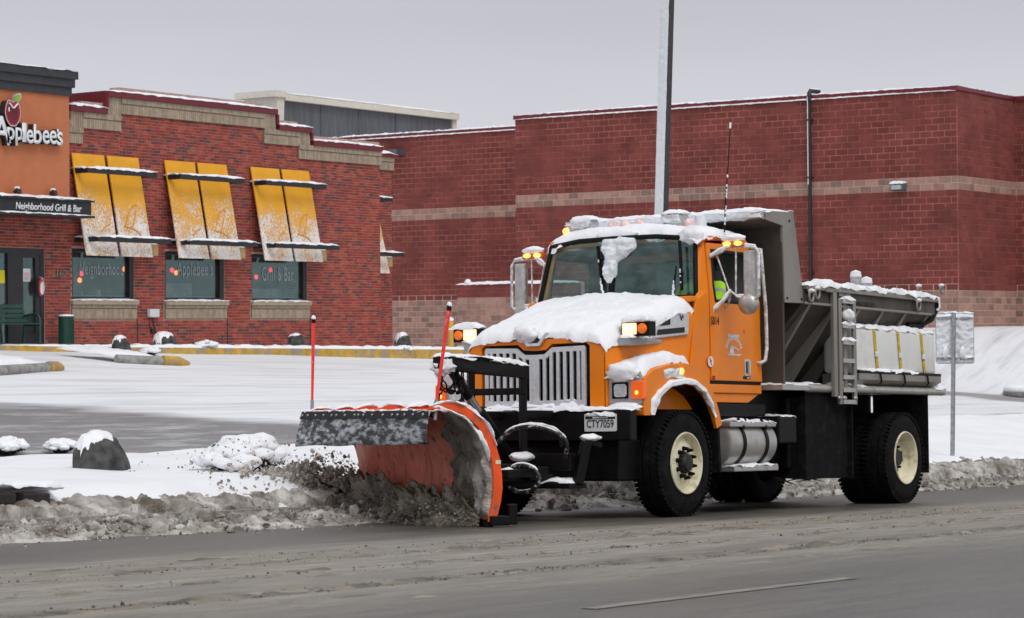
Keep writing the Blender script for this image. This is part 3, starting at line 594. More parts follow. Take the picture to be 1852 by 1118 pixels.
for i, (a0, a1, zt) in enumerate(steps):
    snow_sheet(lambda a, b: (a0 - (.47 if i == 2 else .4 if i == 1 else -.5 if i > 2 else 0) * (1 - a) + (a1 - a0) * a + (.45 if i in (2, 3) else -.5 if i < 2 else 0) * a, YF - .14 + .5 * b, zt + HB + .13), 40, 8, .055, 'snow_cap', cop, seed=i, rim=.25)
mb = MB(); mb.box((xa - .52, YF - .10, z_l + HB + .13), (xa - .42, YF + 1.3, z_hi + HB + .125)); mb.box((xa - .42, YF + .345, z_l + HB), (xa + .4, YF + 1.29, z_hi + HB + .1)); build(mb, 'parapet_return', coping, cop)
soldier(XC - .7, x2 + .06, zt2, zt2 + .36, Y2, .05, band, split=zt2 + .22)
mb = MB(); mb.box((XC - .8, Y2 - .13, zt2 + .361), (x2 + .12, Y2 + .3, zt2 + .45)); build(mb, 'coping', coping, rest, wp=True)
snow_sheet(lambda a, b: (XC - .8 + (x2 - XC + .92) * a, Y2 - .15 + .5 * b, zt2 + .45), 14, 8, .12, 'snow_cap', cop, seed=9, rim=.3)
snow_sheet(lambda a, b: (XT + (XC - 2.2 - XT) * a, YF + .4 + 8 * b, 6.3 + .25 * fbm((a * 5, b * 3, 0))), 30, 14, .25, 'roof_snow', cop, seed=4)
# windows
inner = pmat('room_dark', (.05, .048, .047), rough=.9, var=.3, scale=2)
blind = pmat('room_wall_grey', (.30, .30, .31), rough=.9, var=.3, scale=1.5)
mb = MB(); mb.box((XT - 3, YF + 2.6, 1.3), (XC - .4, YF + 2.7, 3.9)); mb.box((XT - 3, YF + .31, 1.25), (XC - .4, YF + 2.6, 1.3)); mb.box((XT - 3, YF + .31, 3.9), (XC - .4, YF + 2.6, 3.95)); mb.box((XC - .45, YF + .31, 1.31), (XC - .4, YF + 2.6, 3.89))
build(mb, 'room', inner, rest, wp=True)
lampred = emat('pendant_red', (1, .03, .08), 2.0, (.5, .01, .03)); lampor = emat('pendant_orange', (1, .22, .03), 3.0, (.6, .15, .03))
words = ['Neighborhood', "Applebee's", 'Grill & Bar']
fog = pmat('window_lettering', (.34, .40, .42), rough=.7, var=.1)
for i, (a, b) in enumerate(wins):
    mb = MB(); mb.box((a, YF + .02, SILL), (b, YF + .16, SILL + .07)); mb.box((a, YF + .02, WTOP - .08), (b, YF + .16, WTOP)); mb.box((b - .13, YF + .021, SILL + .071), (b, YF + .16, WTOP - .081)); mb.box((a, YF + .021, SILL + .071), (a + .05, YF + .16, WTOP - .081))
    fr = build(mb, 'window', black_f, rest, wp=True, bev=.006)
    mb = MB(); mb.box((a + .05, YF + .10, SILL + .07), (b - .13, YF + .108, WTOP - .08)); build(mb, 'pane', glass_s, fr)
    ww = (b - a) * (.70, .60, .56)[i]; x0 = a + (b - a) * (.17, .25, .24)[i]
    text('window_lettering', words[i], (x0, YF + .096, SILL + .50 + (0 if i else -.02)), (1, 0, 0), (0, 0, 1), ww, (.36, .42, .34)[i], fog, fr, depth=.003, bold=0, space=1.12)
    mb = MB(); mb.box((a + .05, YF + .18, SILL + .09), (b - .05, YF + .20, SILL + .11)); mb.box((a + 1.0, YF + .2, SILL + .0), (a + 1.1, YF + .26, SILL + .24)); mb.box((a + .5, YF + .2, SILL + .0), (a + .54, YF + .24, SILL + .2)); build(mb, 'ledge', blind, fr)
    mb = MB(); mb.box((a + .45, YF + .50, 1.6), (a + 1.2 + .25 * i, YF + .55, 3.0 - .1 * i)); build(mb, 'room_panel', inner if i == 0 else blind, fr)
    for j, (px, pz, m) in enumerate(((.74, .72, lampor), (.82, .64, lampor), (.79, .50, lampred), (.05, .60, lampred), (.02, .45, lampor)) if i == 0 else ((.03, .72, lampred), (.1, .66, lampor)) if i == 1 else ((.28, .78, lampred), (.02, .6, lampred))):
        mb = MB(); mb.blob((a + (b - a) * px + .66, YF + .45, SILL + pz), .05, seed=j, sub=2, amp=.05, sc=(1, 1, 1.2)); build(mb, 'pendant_lamp', m, fr, smooth=60); mb = MB(); mb.cyl((a + (b - a) * px + .66, YF + .45, SILL + pz + .05), (a + (b - a) * px + .66, YF + .45, 3.9), .004, n=6); build(mb, 'pendant_cord', black_f, fr)
    sl = MB(); sl.box((a - .05, YF - .10, SILL - .10), (b + .06, YF + .02, SILL)); sill = build(sl, 'sill', tanb[0], fr, bev=.008)
    soldier(a - .03, b + .04, 2.075, SILL - .101, YF, .035, sill, split=2.30)
    snow_sheet(lambda p, q: (a - .06 + (b - a + .13) * p, YF - .11 + .13 * q, SILL), 30, 5, .035, 'snow_cap', sill, seed=i, rim=.3)
# pilaster lines between bays
mb = MB()
for a, b in wins: mb.box((b + .07, YF - .0125, 1.3), (b + .10, YF - .001, 2.07))
build(mb, 'joint', pmat('control_joint', (.05, .02, .02), rough=.9), rest, wp=True)
# door
dr = MB(); d0, d1, dz0, dz1 = DOOR
dr.box((d1 - .10, YF + .02, 1.45), (d1, YF + .14, dz1)); dr.box((d0, YF + .02, dz1 - .12), (d1 - .1, YF + .14, dz1))
xm = onY(27, 560, YF).x; xg0, xg1 = onY(44, 560, YF).x, onY(66, 560, YF).x; zd = onY(55, 466, YF).z
dr.box((xm - .18, YF + .021, 1.45), (xm + .12, YF + .139, dz1 - .121)); dr.box((xg1, YF + .03, 1.45), (d1 - .101, YF + .10, dz1 - .121)); dr.box((xm + .121, YF + .03, zd), (xg1 - .001, YF + .10, dz1 - .121)); dr.box((xm + .121, YF + .03, 1.45), (xg1 - .001, YF + .10, 1.78)); dr.box((xm + .121, YF + .031, 1.781), (xg0, YF + .099, zd - .001))
door = build(dr, 'door', black_f, rest, wp=True)
mb = MB(); mb.box((d0, YF + .07, 1.45), (xg1, YF + .075, dz1 - .1)); build(mb, 'pane', glass_s, door)
mb = MB(); mb.box((xg0 - .1, YF + .9, 1.5), (xg1 + .2, YF + .95, 3.4)); build(mb, 'room_panel', blind, door)
yel = pmat('notice_yellow', (.75, .62, .02), rough=.7, var=.05); wht = pmat('notice_white', (.72, .73, .75), rough=.7, var=.06)
p0, p1 = onY(0, 512, YF), onY(12, 489, YF); mb = MB(); mb.box((p0.x, YF + .06, p0.z), (p1.x, YF + .066, p1.z)); build(mb, 'notice', yel, door)
p0, p1 = onY(45, 509, YF), onY(58, 486, YF); mb = MB(); mb.box((p0.x, YF + .055, p0.z), (p1.x, YF + .061, p1.z)); nt_ = build(mb, 'notice', wht, door)
mb = MB()
for i in range(6): mb.box((p0.x + .03, YF + .053, p1.z - .1 - i * .03), (p1.x - .03, YF + .0545, p1.z - .09 - i * .03))
build(mb, 'notice_print', red_p, nt_)
hx = onY(74, 520, YF); mb = MB(); mb.tube([(hx.x - .02, YF - .0, hx.z - .17), (hx.x - .02, YF - .07, hx.z - .15), (hx.x + .02, YF - .08, hx.z), (hx.x - .03, YF - .07, hx.z + .2), (hx.x - .05, YF, hx.z + .22)], .022, 8); build(mb, 'door_handle', pmat('handle_grey', (.55, .55, .56), rough=.3, metal=.6), door, smooth=50)
mb = MB(); mb.prism([(hx.x - .07 + .08 * math.cos(t), hx.z + .0 + .19 * math.sin(t)) for t in frange(0, 6.0, .35)], lambda a, z: (a, YF - .085, z), lambda a, z: (a, YF - .09, z)); build(mb, 'handle_badge', red_p, door)
mb = MB(); mb.prism([(hx.x - .06 + .05 * math.cos(t), hx.z - .02 + .14 * math.sin(t)) for t in frange(0, 6.0, .35)], lambda a, z: (a, YF - .092, z), lambda a, z: (a, YF - .096, z)); build(mb, 'handle_badge', wht, door)
brass = pmat('house_number_brass', (.30, .23, .13), rough=.5, metal=.4)
pn = onY(93, 500, YF); text('house_number', '2160', (pn.x, YF - .012, pn.z), (1, 0, 0), (0, 0, 1), onY(119, 500, YF).x - pn.x, .15, brass, rest, depth=.012, wp=True)
# tower
YT = YF - .35; stucco = pmat('tower_stucco', (.50, .165, .072), rough=.9, var=.05, scale=4, bump=.15, bscale=120)
xt1 = onY(125.5, 300, YT).x; zt1 = onY(125, 174, YT).z; zc = onY(127, 362, YT).z
mb = MB(); mb.box((30.5, YT, zc - .1), (xt1, YF + 3.0, zt1 + .3)); tower = build(mb, 'tower', stucco, rest, wp=True)
dkm = pmat('tower_cornice_charcoal', (.035, .036, .04), rough=.6, var=.2); hc = (onY(130, 130, YT).z - zt1) / 3
mb = MB()
for i in range(3): mb.box((30.3, YT - .05 - .05 * i, zt1 + i * hc + .001 * i), (xt1 + .04 + .05 * i, YF + 3.05 + .03 * i, zt1 + (i + 1) * hc))
crn = build(mb, 'cornice', dkm, tower)
snow_sheet(lambda a, b: (30.3 + (xt1 - 30.3 + .16) * a, YT - .17 + 3.5 * b, zt1 + 3 * hc), 40, 10, .07, 'snow_cap', crn, rim=.1)
# entrance canopy with its lettering
YS = YF - .95; s0, s1 = onY(-30, 386, YS), onY(165, 362, YS); zb, zt_ = onY(100, 387.5, YS).z, onY(100, 363, YS).z
cn = empty('entrance_canopy', 'black entrance canopy lettered Neighborhood Grill and Bar in white', 'canopy', loc=(35, YF, zb))
mb = MB(); mb.box((31.5, YS, zb), (s1.x, YT - .001, zt_)); build(mb, 'fascia', black_f, cn, wp=True)
mb = MB(); mb.box((31.5, YS - .06, zt_ + .001), (s1.x + .06, YT - .001, zt_ + .05)); mb.box((31.5, YS - .06, zb - .05), (s1.x + .06, YT - .001, zb - .001)); build(mb, 'trim', black_f, cn, wp=True, bev=.008)
snow_sheet(lambda a, b: (31.5 + (s1.x + .07 - 31.5) * a, YS - .07 + .6 * b, zt_ + .05), 50, 6, .05, 'snow_cap', cn, rim=.2, wp=True)
snow_sheet(lambda a, b: (31.5 + (s1.x + .05 - 31.5) * a, YS - .062 + .055 * b, zb - .001), 60, 3, .02, 'snow_cap', cn, rim=.2, wp=True)
t0, t1 = onY(28, 383, YS), onY(147, 386, YS); text('lettering', 'Neighborhood Grill & Bar', (t0.x, YS - .004, onY(80, 385, YS).z), (1, 0, 0), (0, 0, 1), t1.x - t0.x, .20, white_p, cn, depth=.01, bold=.012, shear=.12, wp=True)
for px, py, lb in ((29, 349, 'small snow capped spotlight on the canopy below the apple sign'), (94, 352, 'small snow capped spotlight on the canopy nearer the awnings')):
    q = onY(px, py + 6, YT - .12); l_ = empty('spotlight', lb, 'lamp', loc=q, group='spotlights on the canopy')
    mb = MB(); mb.cyl((q.x, q.y, zt_ + .04), (q.x, q.y, q.z + .1), .015, n=8); mb.lathe([(.0, -.07), (.06, -.07), (.075, .05), (.0, .05)], (q.x, q.y - .05, q.z + .1), (.2, -.9, .4), 14); build(mb, 'housing', black_f, l_, smooth=50, wp=True)
    mb = MB(); mb.blob((q.x, q.y - .03, q.z + .175), .065, seed=px, amp=.2, sc=(1, 1, .45)); build(mb, 'snow_cap', snow, l_, smooth=60, wp=True)
# the raised sign on the tower
sg = empty('wall_sign', 'raised white restaurant name sign with a red apple on the orange tower', 'sign', loc=(35.5, YT, onY(60, 262, YT).z))
YL = YT - .16; dk_s = pmat('sign_return_dark', (.02, .02, .025), rough=.5)
lx = [(-14, 21), (13, 27), (28, 42), (40, 48), (48, 61), (61, 76), (77, 90), (90, 103), (103, 106), (103, 114)]
let = "Applebee's"; tall = {'A': (212, 257), 'p': (231, 264), 'l': (222, 257), 'b': (224, 259), 'e': (234, 259), "'": (231, 240), 's': (236, 261)}
for i, ch in enumerate(let):
    a, b = lx[i]; y0, y1 = tall[ch]; sl_ = .034 * ((a + b) / 2 - 20)
    q0, q1 = onY(a, y1 + sl_ - (1 if ch != 'A' else 0), YL), onY(b, y0 + sl_, YL)
    text('letter', ch, (q0.x, YT - .003, q0.z), (1, 0, 0), (0, 0, 1), (q1.x - q0.x) * .97, q1.z - q0.z, white_p, sg, depth=.16, bold=.018, side=dk_s, wp=True)
def apple(n=48):
    P = []
    for k in range(n):
        t = 2 * math.pi * k / n; x_, z_ = math.sin(t), math.cos(t); r_ = 1 - .17 * math.exp(-(((t + math.pi) % (2 * math.pi)) - math.pi) ** 2 / .10) + .10 * math.exp(-((abs(((t + math.pi) % (2 * math.pi)) - math.pi) - .62) ** 2) / .12) - .07 * math.exp(-((t - math.pi) ** 2) / .04)
        P.append((x_ * r_ * (.95 - .12 * max(0, -z_)), z_ * r_ * 1.1))
    return P
ac0, ac1 = onY(8, 227, YL), onY(36, 183, YL); acx, acz = (ac0.x + ac1.x) / 2, (ac0.z + ac1.z) / 2; aw, ah = (ac1.x - ac0.x) / 2, (ac1.z - ac0.z) / 2 * .92
ap_r = pmat('apple_red', (.38, .008, .03), rough=.3, var=.25, scale=3, c2=(.5, .01, .03)); ap_d = pmat('apple_dark_red', (.14, .004, .02), rough=.3, var=.3, scale=3); ap_g = pmat('apple_leaf_green', (.22, .45, .03), rough=.4, var=.15)
mb = MB(); mb.prism([(acx + p * aw * 1.06, acz + q * ah * 1.03) for p, q in apple()], lambda a, z: (a, YT - .002, z), lambda a, z: (a, YL - .02, z)); build(mb, 'apple_return', dk_s, sg, wp=True)
for s_, y_, m_, nm in ((1.06, .024, chrome, 'apple_edge'), (.97, .030, ap_r, 'apple_face'), (.74, .036, ap_d, 'apple_face')):
    mb = MB(); mb.prism([(acx + p * aw * s_, acz + q * ah * s_ - (.02 if s_ < .8 else 0)) for p, q in apple()], lambda a, z: (a, YL - y_ + .0045, z), lambda a, z: (a, YL - y_, z)); build(mb, nm, m_, sg, wp=True)
mb = MB(); mb.tube([(acx + aw * (-.55 + 1.1 * t), YL - .045, acz + ah * (.62 + .18 * math.cos(t * 6.3)) ) for t in frange(0, 1, .08)], .018, 6); mb.tube([(acx - aw * (.55 + .05 * math.sin(3 * t)), YL - .045, acz + ah * (.1 + .35 * t)) for t in frange(0, 1, .2)], .014, 6); build(mb, 'apple_highlight', white_p, sg, smooth=60, wp=True)
def leaf(sc): return [(acx + aw * (.22 + sc * (1.05 * t * .75 + (1 if k else -1) * .33 * math.sin(math.pi * t) * .8)), acz + ah * (.98 + sc * (.95 * t * .75 - (1 if k else -1) * .25 * math.sin(math.pi * t) * .8))) for k in (0, 1) for t in (frange(0, 1, .12) if k == 0 else frange(1, 0, .12)[1:-1] if False else [1 - q for q in frange(0, 1, .12)][1:-1])]
mb = MB(); mb.prism(leaf(1.08), lambda a, z: (a, YT - .1, z), lambda a, z: (a, YL - .02, z)); build(mb, 'leaf_edge', chrome, sg, wp=True)
mb = MB(); mb.prism(leaf(.9), lambda a, z: (a, YL - .022, z), lambda a, z: (a, YL - .03, z)); build(mb, 'leaf', ap_g, sg, wp=True)

# awnings: two tilted panels held by two bent bars
def awn_mat():
    m = pmat('awning_yellow_snow_dusted', (.80, .37, .012), rough=.6, var=.06, scale=3); t = m.node_tree; b = t.nodes['Principled BSDF']
    src = b.inputs['Base Color'].links[0].from_socket; N = lambda k: t.nodes.new(k); L = t.links.new
    tcn = N('ShaderNodeTexCoord'); sp = N('ShaderNodeSeparateXYZ'); L(tcn.outputs['Object'], sp.inputs[0])
    n1 = N('ShaderNodeTexNoise'); n1.inputs['Scale'].default_value = 38; n1.inputs['Detail'].default_value = 7; n1.inputs['Roughness'].default_value = .65; mp_ = N('ShaderNodeMapping'); mp_.inputs['Rotation'].default_value = (0, R(35), 0); mp_.inputs['Scale'].default_value = (1, 1, .45); L(tcn.outputs['Object'], mp_.inputs[0]); L(mp_.outputs[0], n1.inputs[0])
    n2 = N('ShaderNodeTexNoise'); n2.inputs['Scale'].default_value = 1.9; n2.inputs['Detail'].default_value = 3; L(tcn.outputs['Object'], n2.inputs[0])
    mz = N('ShaderNodeMapRange'); mz.inputs[1].default_value = 5.45; mz.inputs[2].default_value = 3.95; mz.inputs[3].default_value = .72; mz.inputs[4].default_value = .43; L(sp.outputs[2], mz.inputs[0])
    a = N('ShaderNodeMath'); a.operation = 'MULTIPLY_ADD'; L(n2.outputs['Fac'], a.inputs[0]); a.inputs[1].default_value = -.34; L(mz.outputs[0], a.inputs[2])
    a2 = N('ShaderNodeMath'); a2.operation = 'ADD'; L(a.outputs[0], a2.inputs[0]); a2.inputs[1].default_value = .17
    s_ = N('ShaderNodeMath'); s_.operation = 'SUBTRACT'; L(n1.outputs['Fac'], s_.inputs[0]); L(a2.outputs[0], s_.inputs[1])
    f_ = N('ShaderNodeMapRange'); f_.inputs[1].default_value = -.03; f_.inputs[2].default_value = .06; f_.inputs[4].default_value = .95; L(s_.outputs[0], f_.inputs[0])
    mx_ = N('ShaderNodeMix'); mx_.data_type = 'RGBA'; L(f_.outputs[0], mx_.inputs[0]); L(src, mx_.inputs[6]); mx_.inputs[7].default_value = (.84, .83, .82, 1); L(mx_.outputs[2], b.inputs['Base Color'])
    bn = N('ShaderNodeBump'); bn.inputs['Strength'].default_value = .6; bn.inputs['Distance'].default_value = .03; L(f_.outputs[0], bn.inputs['Height']); L(bn.outputs[0], b.inputs['Normal'])
    return m
awm = awn_mat(); gold = pmat('awning_print_gold', (.66, .30, .02), rough=.6, var=.1); lampt = pmat('sconce_tan', (.42, .27, .12), rough=.6, var=.15)
def awning(x0, x1, Yw, label, ztop=5.70, zbot=3.45, out=.44, clip=None, lblamp=None, lamp=True):
    A = empty('awning', label, 'awning', loc=((x0 + x1) / 2, Yw, zbot), group='yellow awnings on the restaurant'); xm_ = (x0 + x1) / 2
    P = lambda x, t, o=0: Vector((x, Yw - .06 - out * t - o, ztop + (zbot - ztop) * t))
    for k, (p, q) in enumerate(((x0, xm_ - .05), (xm_ + .05, x1))):
        mb = MB(); mb.hexa([P(p, 0), P(q, 0), P(q, 0, -.03), P(p, 0, -.03), P(p, 1), P(q, 1), P(q, 1, -.03), P(p, 1, -.03)]); pl = build(mb, 'panel', awm, A, wp=True)
        # embossed curl of the printed fruit, partly on each panel
        cx_ = xm_ + .12; mb = MB()
        if k == 0: arcs = [[(cx_ - .62 * math.cos(t), .80 - .13 * math.sin(t) * 1.0) for t in frange(.25, 1.0, .1)]]
        else: arcs = [[(cx_ + .62 * math.cos(t) , .80 - .10 * math.sin(t)) for t in frange(.1, 1.35, .12)], [(cx_ + .18 + .45 * t, .70 - .22 * t - .06 * math.sin(t * 3.1)) for t in frange(0, 1, .12)], [(cx_ + .18 + .45 * t, .70 - .22 * t + .10 * math.sin(t * 3.1)) for t in frange(0, 1, .12)]]
        for ar in arcs:
            ar = [(x, t) for x, t in ar if p + .05 < x < q - .05]
            if len(ar) > 1: mb.tube([P(x, t, .004) for x, t in ar], .016, 6)
        if mb.v: build(mb, 'print_curl', gold, pl, smooth=60)
    for nm, zz, o_, ex0, ex1 in (('upper', 5.36, .52, .02, .13), ('lower', 3.86, .72, .12, .36)):
        mb = MB(); xl, xr = x0 + ex0, x1 + ex1
        mb.box((xl, Yw - o_, zz - .11), (xr, Yw - o_ + .07, zz)); mb.box((xl - .002, Yw - o_ + .0701, zz - .109), (xl + .07, Yw - .001, zz - .001)); mb.box((xr - .07, Yw - o_ + .0701, zz - .109), (xr + .002, Yw - .001, zz - .001)); br = build(mb, 'bar', black_f, A, wp=True, bev=.008)
        snow_sheet(lambda a, b: (xl + (xr - xl) * a, Yw - o_ - .01 + .10 * b, zz), 40, 4, .045, 'snow_cap', br, seed=x0, rim=.25)
        snow_sheet(lambda a, b: (xl - .01 + .09 * a, Yw - o_ + .07 + (o_ - .07) * b, zz), 4, 14, .035, 'snow_cap', br, seed=x0 + 3, rim=.25)
    if lamp:
        lx_, lz_ = x1 + .30, 3.62; Lm = empty('wall_lamp', lblamp, 'lamp', loc=(lx_, Yw, lz_), group='tan wall lamps by the awnings')
        mb = MB(); mb.cyl((lx_, Yw - .22, lz_ - .13), (lx_, Yw - .22, lz_ + .13), .12, n=20); build(mb, 'shade', lampt, Lm, smooth=40, wp=True)
        mb = MB(); mb.box((lx_ - .04, Yw - .12, lz_ - .05), (lx_ + .04, Yw - .001, lz_ + .05)); build(mb, 'bracket', black_f, Lm, wp=True)
        mb = MB(); mb.lathe([(.0, -.002), (.135, -.002), (.13, .035), (.08, .06), (0, .07)], (lx_, Yw - .22, lz_ + .13), (0, 0, 1), 18); build(mb, 'snow_cap', snow, Lm, smooth=60, wp=True)
awning(37.41, 39.50, YF, 'yellow snow dusted awning next to the black entrance canopy', lblamp='tan wall lamp at the awning next to the entrance canopy')
awning(40.37, 42.50, YF, 'yellow snow dusted awning over the middle window', lblamp='tan wall lamp at the awning over the middle window')
awning(43.38, 45.56, YF, 'yellow snow dusted awning over the window nearest the brick corner', lblamp='tan wall lamp at the awning nearest the brick corner')
awning(XC - .9, onY(697, 470, Y2 - .35).x, Y2, 'yellow awning on the set back wall beyond the corner, mostly hidden', ztop=5.2, zbot=3.3, lblamp='tan wall lamp on the set back wall beyond the corner')
# wall box, bin and bench
q0, q1 = onY(271, 574, YF - .1), onY(288, 559, YF - .1)
bx_ = empty('utility_box', 'small white utility box on the brick wall between two windows', 'box', loc=(q0.x, YF, q0.z))
mb = MB(); mb.box((q0.x, YF - .12, q0.z), (q1.x, YF - .01, q1.z)); build(mb, 'housing', pmat('box_white', (.62, .64, .66), rough=.5, var=.05), bx_, bev=.02, wp=True)
mb = MB(); mb.tube([(q0.x + .06, YF - .03, q0.z), (q0.x + .07, YF - .03, q0.z - .2), (q0.x + .14, YF - .03, q0.z - .3)], .008, 6); mb.tube([(q0.x + .14, YF - .03, q0.z + .01), (q0.x + .26, YF - .03, q0.z - .3), (q0.x + .3, YF - .03, q0.z - .75)], .012, 6); mb.cyl((q0.x + .15, YF - .08, q0.z - .31), (q0.x + .15, YF - .012, q0.z - .31), .055, n=14); build(mb, 'cable', black_f, bx_, smooth=50, wp=True)
green = pmat('street_furniture_green', (.008, .05, .036), rough=.45, var=.2)
Pz = zg(37, 36.6)
qb = onY(120, 620, YF - .45); bn_ = empty('litter_bin', 'dark green litter bin beside the restaurant door', 'bin', loc=(qb.x, YF - .45, zg(qb.x, 36.8)))
mb = MB(); zb_ = zg(qb.x, 36.8) - .03; mb.lathe([(0, 0), (.150, 0), (.157, .02), (.16, .58), (.17, .585), (.17, .62), (.15, .64), (0, .64)], (qb.x, YF - .45, zb_), (0, 0, 1), 24)
for k in range(24): mb.bar((qb.x + .161 * math.cos(k * .2618), YF - .45 + .161 * math.sin(k * .2618), zb_ + .05), (qb.x + .161 * math.cos(k * .2618), YF - .45 + .161 * math.sin(k * .2618), zb_ + .56), .016, .016, up=(math.cos(k * .2618), math.sin(k * .2618), 0))
build(mb, 'body', green, bn_, smooth=40, wp=True)
mb = MB(); mb.lathe([(0, .0), (.165, .0), (.155, .03), (0, .045)], (qb.x, YF - .45, zb_ + .641), (0, 0, 1), 20); build(mb, 'snow_cap', snow, bn_, smooth=60, wp=True)
qe = onY(60, 619, YF - .55); zb_ = zg(qe.x, 36.7) - .02; be = empty('bench', 'dark green slatted bench in front of the restaurant door', 'bench', loc=(qe.x - .9, YF - .5, zb_))
for x_ in (qe.x, qe.x - 1.65):
    mb = MB(); mb.tube([(x_, YF - .75, zb_), (x_, YF - .75, zb_ + .55), (x_, YF - .70, zb_ + .63), (x_, YF - .60, zb_ + .66), (x_, YF - .28, zb_ + .62)], .028, 8); mb.tube([(x_, YF - .25, zb_), (x_, YF - .30, zb_ + .45), (x_, YF - .18, zb_ + .88)], .028, 8); mb.bar((x_, YF - .76, zb_ + .42), (x_, YF - .30, zb_ + .42), .04, .04); build(mb, 'leg', green, be, smooth=50, wp=True)
for k in range(5): mb = MB(); mb.box((qe.x - 1.68, YF - .78 + k * .095, zb_ + .44), (qe.x + .03, YF - .70 + k * .095, zb_ + .465)); build(mb, 'slat', green, be, wp=True)
for k in range(4): mb = MB(); mb.bar((qe.x - 1.68, YF - .32 + k * .035, zb_ + .52 + k * .10), (qe.x + .03, YF - .32 + k * .035, zb_ + .52 + k * .10), .08, .022, up=(0, .95, -.3)); build(mb, 'slat', green, be, wp=True)

# ------------------------------------------------------------------ the store behind
XS = 66.8
store = empty('store', 'large windowless store of red split face blocks with tan bands', 'building', loc=(XS, 45, 1.0))
yA, yB = onX(1732, 350, XS).y, onX(932.4, 300, XS).y
ZB1, ZB0, ZT0, TANB = 6.28, 5.87, 8.86, 2.82
def block_wall(X, ya, yb, z0, zt, seed, limit, name='wall', band=True, tan=TANB):
    pt = lambda a, z, d: (X - d, a, z); mb = MB(); wall_cells(mb, ya, yb, z0, zt, [], pt, .35)
    w_ = build(mb, name, mortar_r, store, wp=True); tl = MB()
    if tan > z0: tl.box((X - .004, ya, z0), (X + .02, yb, tan + .2))
    if band: tl.box((X - .004, ya, ZB0), (X + .02, yb, ZB1))
    if tl.v: build(tl, 'mortar_band', mortar_l, w_, kind='stuff')
    l = Laid(); nt_n = round((tan - z0) / .203)
    l.lay(ya, yb, tan - .203 * nt_n, tan, .406, .203, tan_m, (.5, .22, .28), seed, joint=.016)
    if band:
        n = round((ZB0 - tan) / .203); l.lay(ya, yb, tan, ZB0, .406, (ZB0 - tan) / n, block_m, (.5, .3, .2), seed + 1, joint=.026)
        l.lay(ya, yb, ZB0, ZB1, .406, (ZB1 - ZB0) / 2, tan_m, (.5, .22, .28), seed + 2, joint=.016)
        n = round((zt - ZB1) / .203); l.lay(ya, yb, ZB1, zt, .406, (zt - ZB1) / n, block_m, (.5, .3, .2), seed + 3, joint=.026)
    else:
        n = round((zt - tan) / .203); l.lay(ya, yb, tan, zt, .406, (zt - tan) / n, block_m, (.5, .3, .2), seed + 1, joint=.026)
    l.emit(pt, .010, lambda u: abs(u[0] - 31.5) + .5 * abs(u[2] - 6.3), w_, 'block', False, limit); return w_
# the block wall bonds read from -Y to +Y; the camera sees its -X side
block_wall(XS, yA, yB, .6, ZT0, 60, 300)
XL = 72.0; yL1 = 62.0; block_wall(XL, yB + .4, yL1, .6, ZT0 + .17, 70, 0)
# return wall at the right end and the next bay
yRt = yA; xr1 = onY(1835, 350, yRt).x
ptr_ = lambda a, z, d: (a, yRt - d, z)
def block_wall_y(Y, xa_, xb_, z0, zt, seed):
    pt = lambda a, z, d: (a, Y - d, z); mb = MB(); wall_cells(mb, xa_, xb_, z0, zt, [], pt, .3); w_ = build(mb, 'wall', mortar_r, store, wp=True)
    tl = MB(); tl.box((xa_, Y - .004, z0), (xb_, Y + .02, TANB)); tl.box((xa_, Y - .004, ZB0), (xb_, Y + .02, ZB1)); build(tl, 'mortar_band', mortar_l, w_, kind='stuff')
    l = Laid(); l.lay(xa_, xb_, TANB - .203 * 8, TANB, .406, .203, tan_m, (.5, .22, .28), seed, joint=.016); l.lay(xa_, xb_, TANB, ZB0, .406, (ZB0 - TANB) / 15, block_m, (.3, .2, .5), seed + 1, joint=.016); l.lay(xa_, xb_, ZB0, ZB1, .406, .205, tan_m, (.5, .22, .28), seed + 2, joint=.016); l.lay(xa_, xb_, ZB1, zt, .406, (zt - ZB1) / 13, block_m, (.3, .2, .5), seed + 3, joint=.016)
    l.emit(pt, .010, lambda u: u[0], w_, 'block', False, 0)
block_wall_y(yRt - .006, XS + .004, xr1, .6, ZT0 - .001, 80)
block_wall(xr1 + .001, yRt - 9, yRt + .25, .6, ZT0, 90, 0)
cm = MB(); cm.box((XS - .06, yA - .05, ZT0), (XS + .4, yB + .05, ZT0 + .14)); cm.box((XS + .4, yRt - .05, ZT0 + .001), (xr1 - .06, yRt + .3, ZT0 + .139)); cm.box((xr1 - .058, yRt - 9, ZT0), (xr1 + .4, yRt + .3, ZT0 + .14)); cm.box((XL - .06, yB + .051, ZT0 + .171), (XL + .4, yL1 + .5, ZT0 + .31)); cm.box((XS + .401, yB - .3, ZT0), (XL - .061, yB + .05, ZT0 + .14))
cop2 = build(cm, 'coping', coping, store, wp=True, bev=.01)
mb = MB(); mb.box((XS + .36, yB - .3, .6), (XL - .001, yB + .0, ZT0 - .001)); mb.box((XS + .36, yRt + .3, ZT0 - .4), (110, yB - .31, ZT0 - .3)); mb.box((XL + .36, yB - .30, ZT0 - .4), (110, yL1 - .41, ZT0 - .3)); mb.box((XL + .36, yL1 - .4, .6), (110, yL1, ZT0 + .15)); build(mb, 'side_wall', block_m[0], store, wp=True)
for (p, q, seed) in (((XS - .075, yA, ZT0 + .02), (XS - .075, yB, ZT0 + .02), 1), ((XL - .075, yB + .1, ZT0 + .19), (XL - .075, yL1, ZT0 + .19), 2)):
    snow_sheet(lambda a, b: (p[0] + .03 * b, p[1] + (q[1] - p[1]) * a, p[2] - .02), 200, 3, .035, 'snow_line', cop2, seed=seed, rim=.25, wig=.02)
    snow_sheet(lambda a, b: (p[0] + .02 + .4 * b, p[1] + (q[1] - p[1]) * a, p[2] + .12), 200, 4, .05, 'snow_cap', cop2, seed=seed + 5, rim=.25, amp=.8)
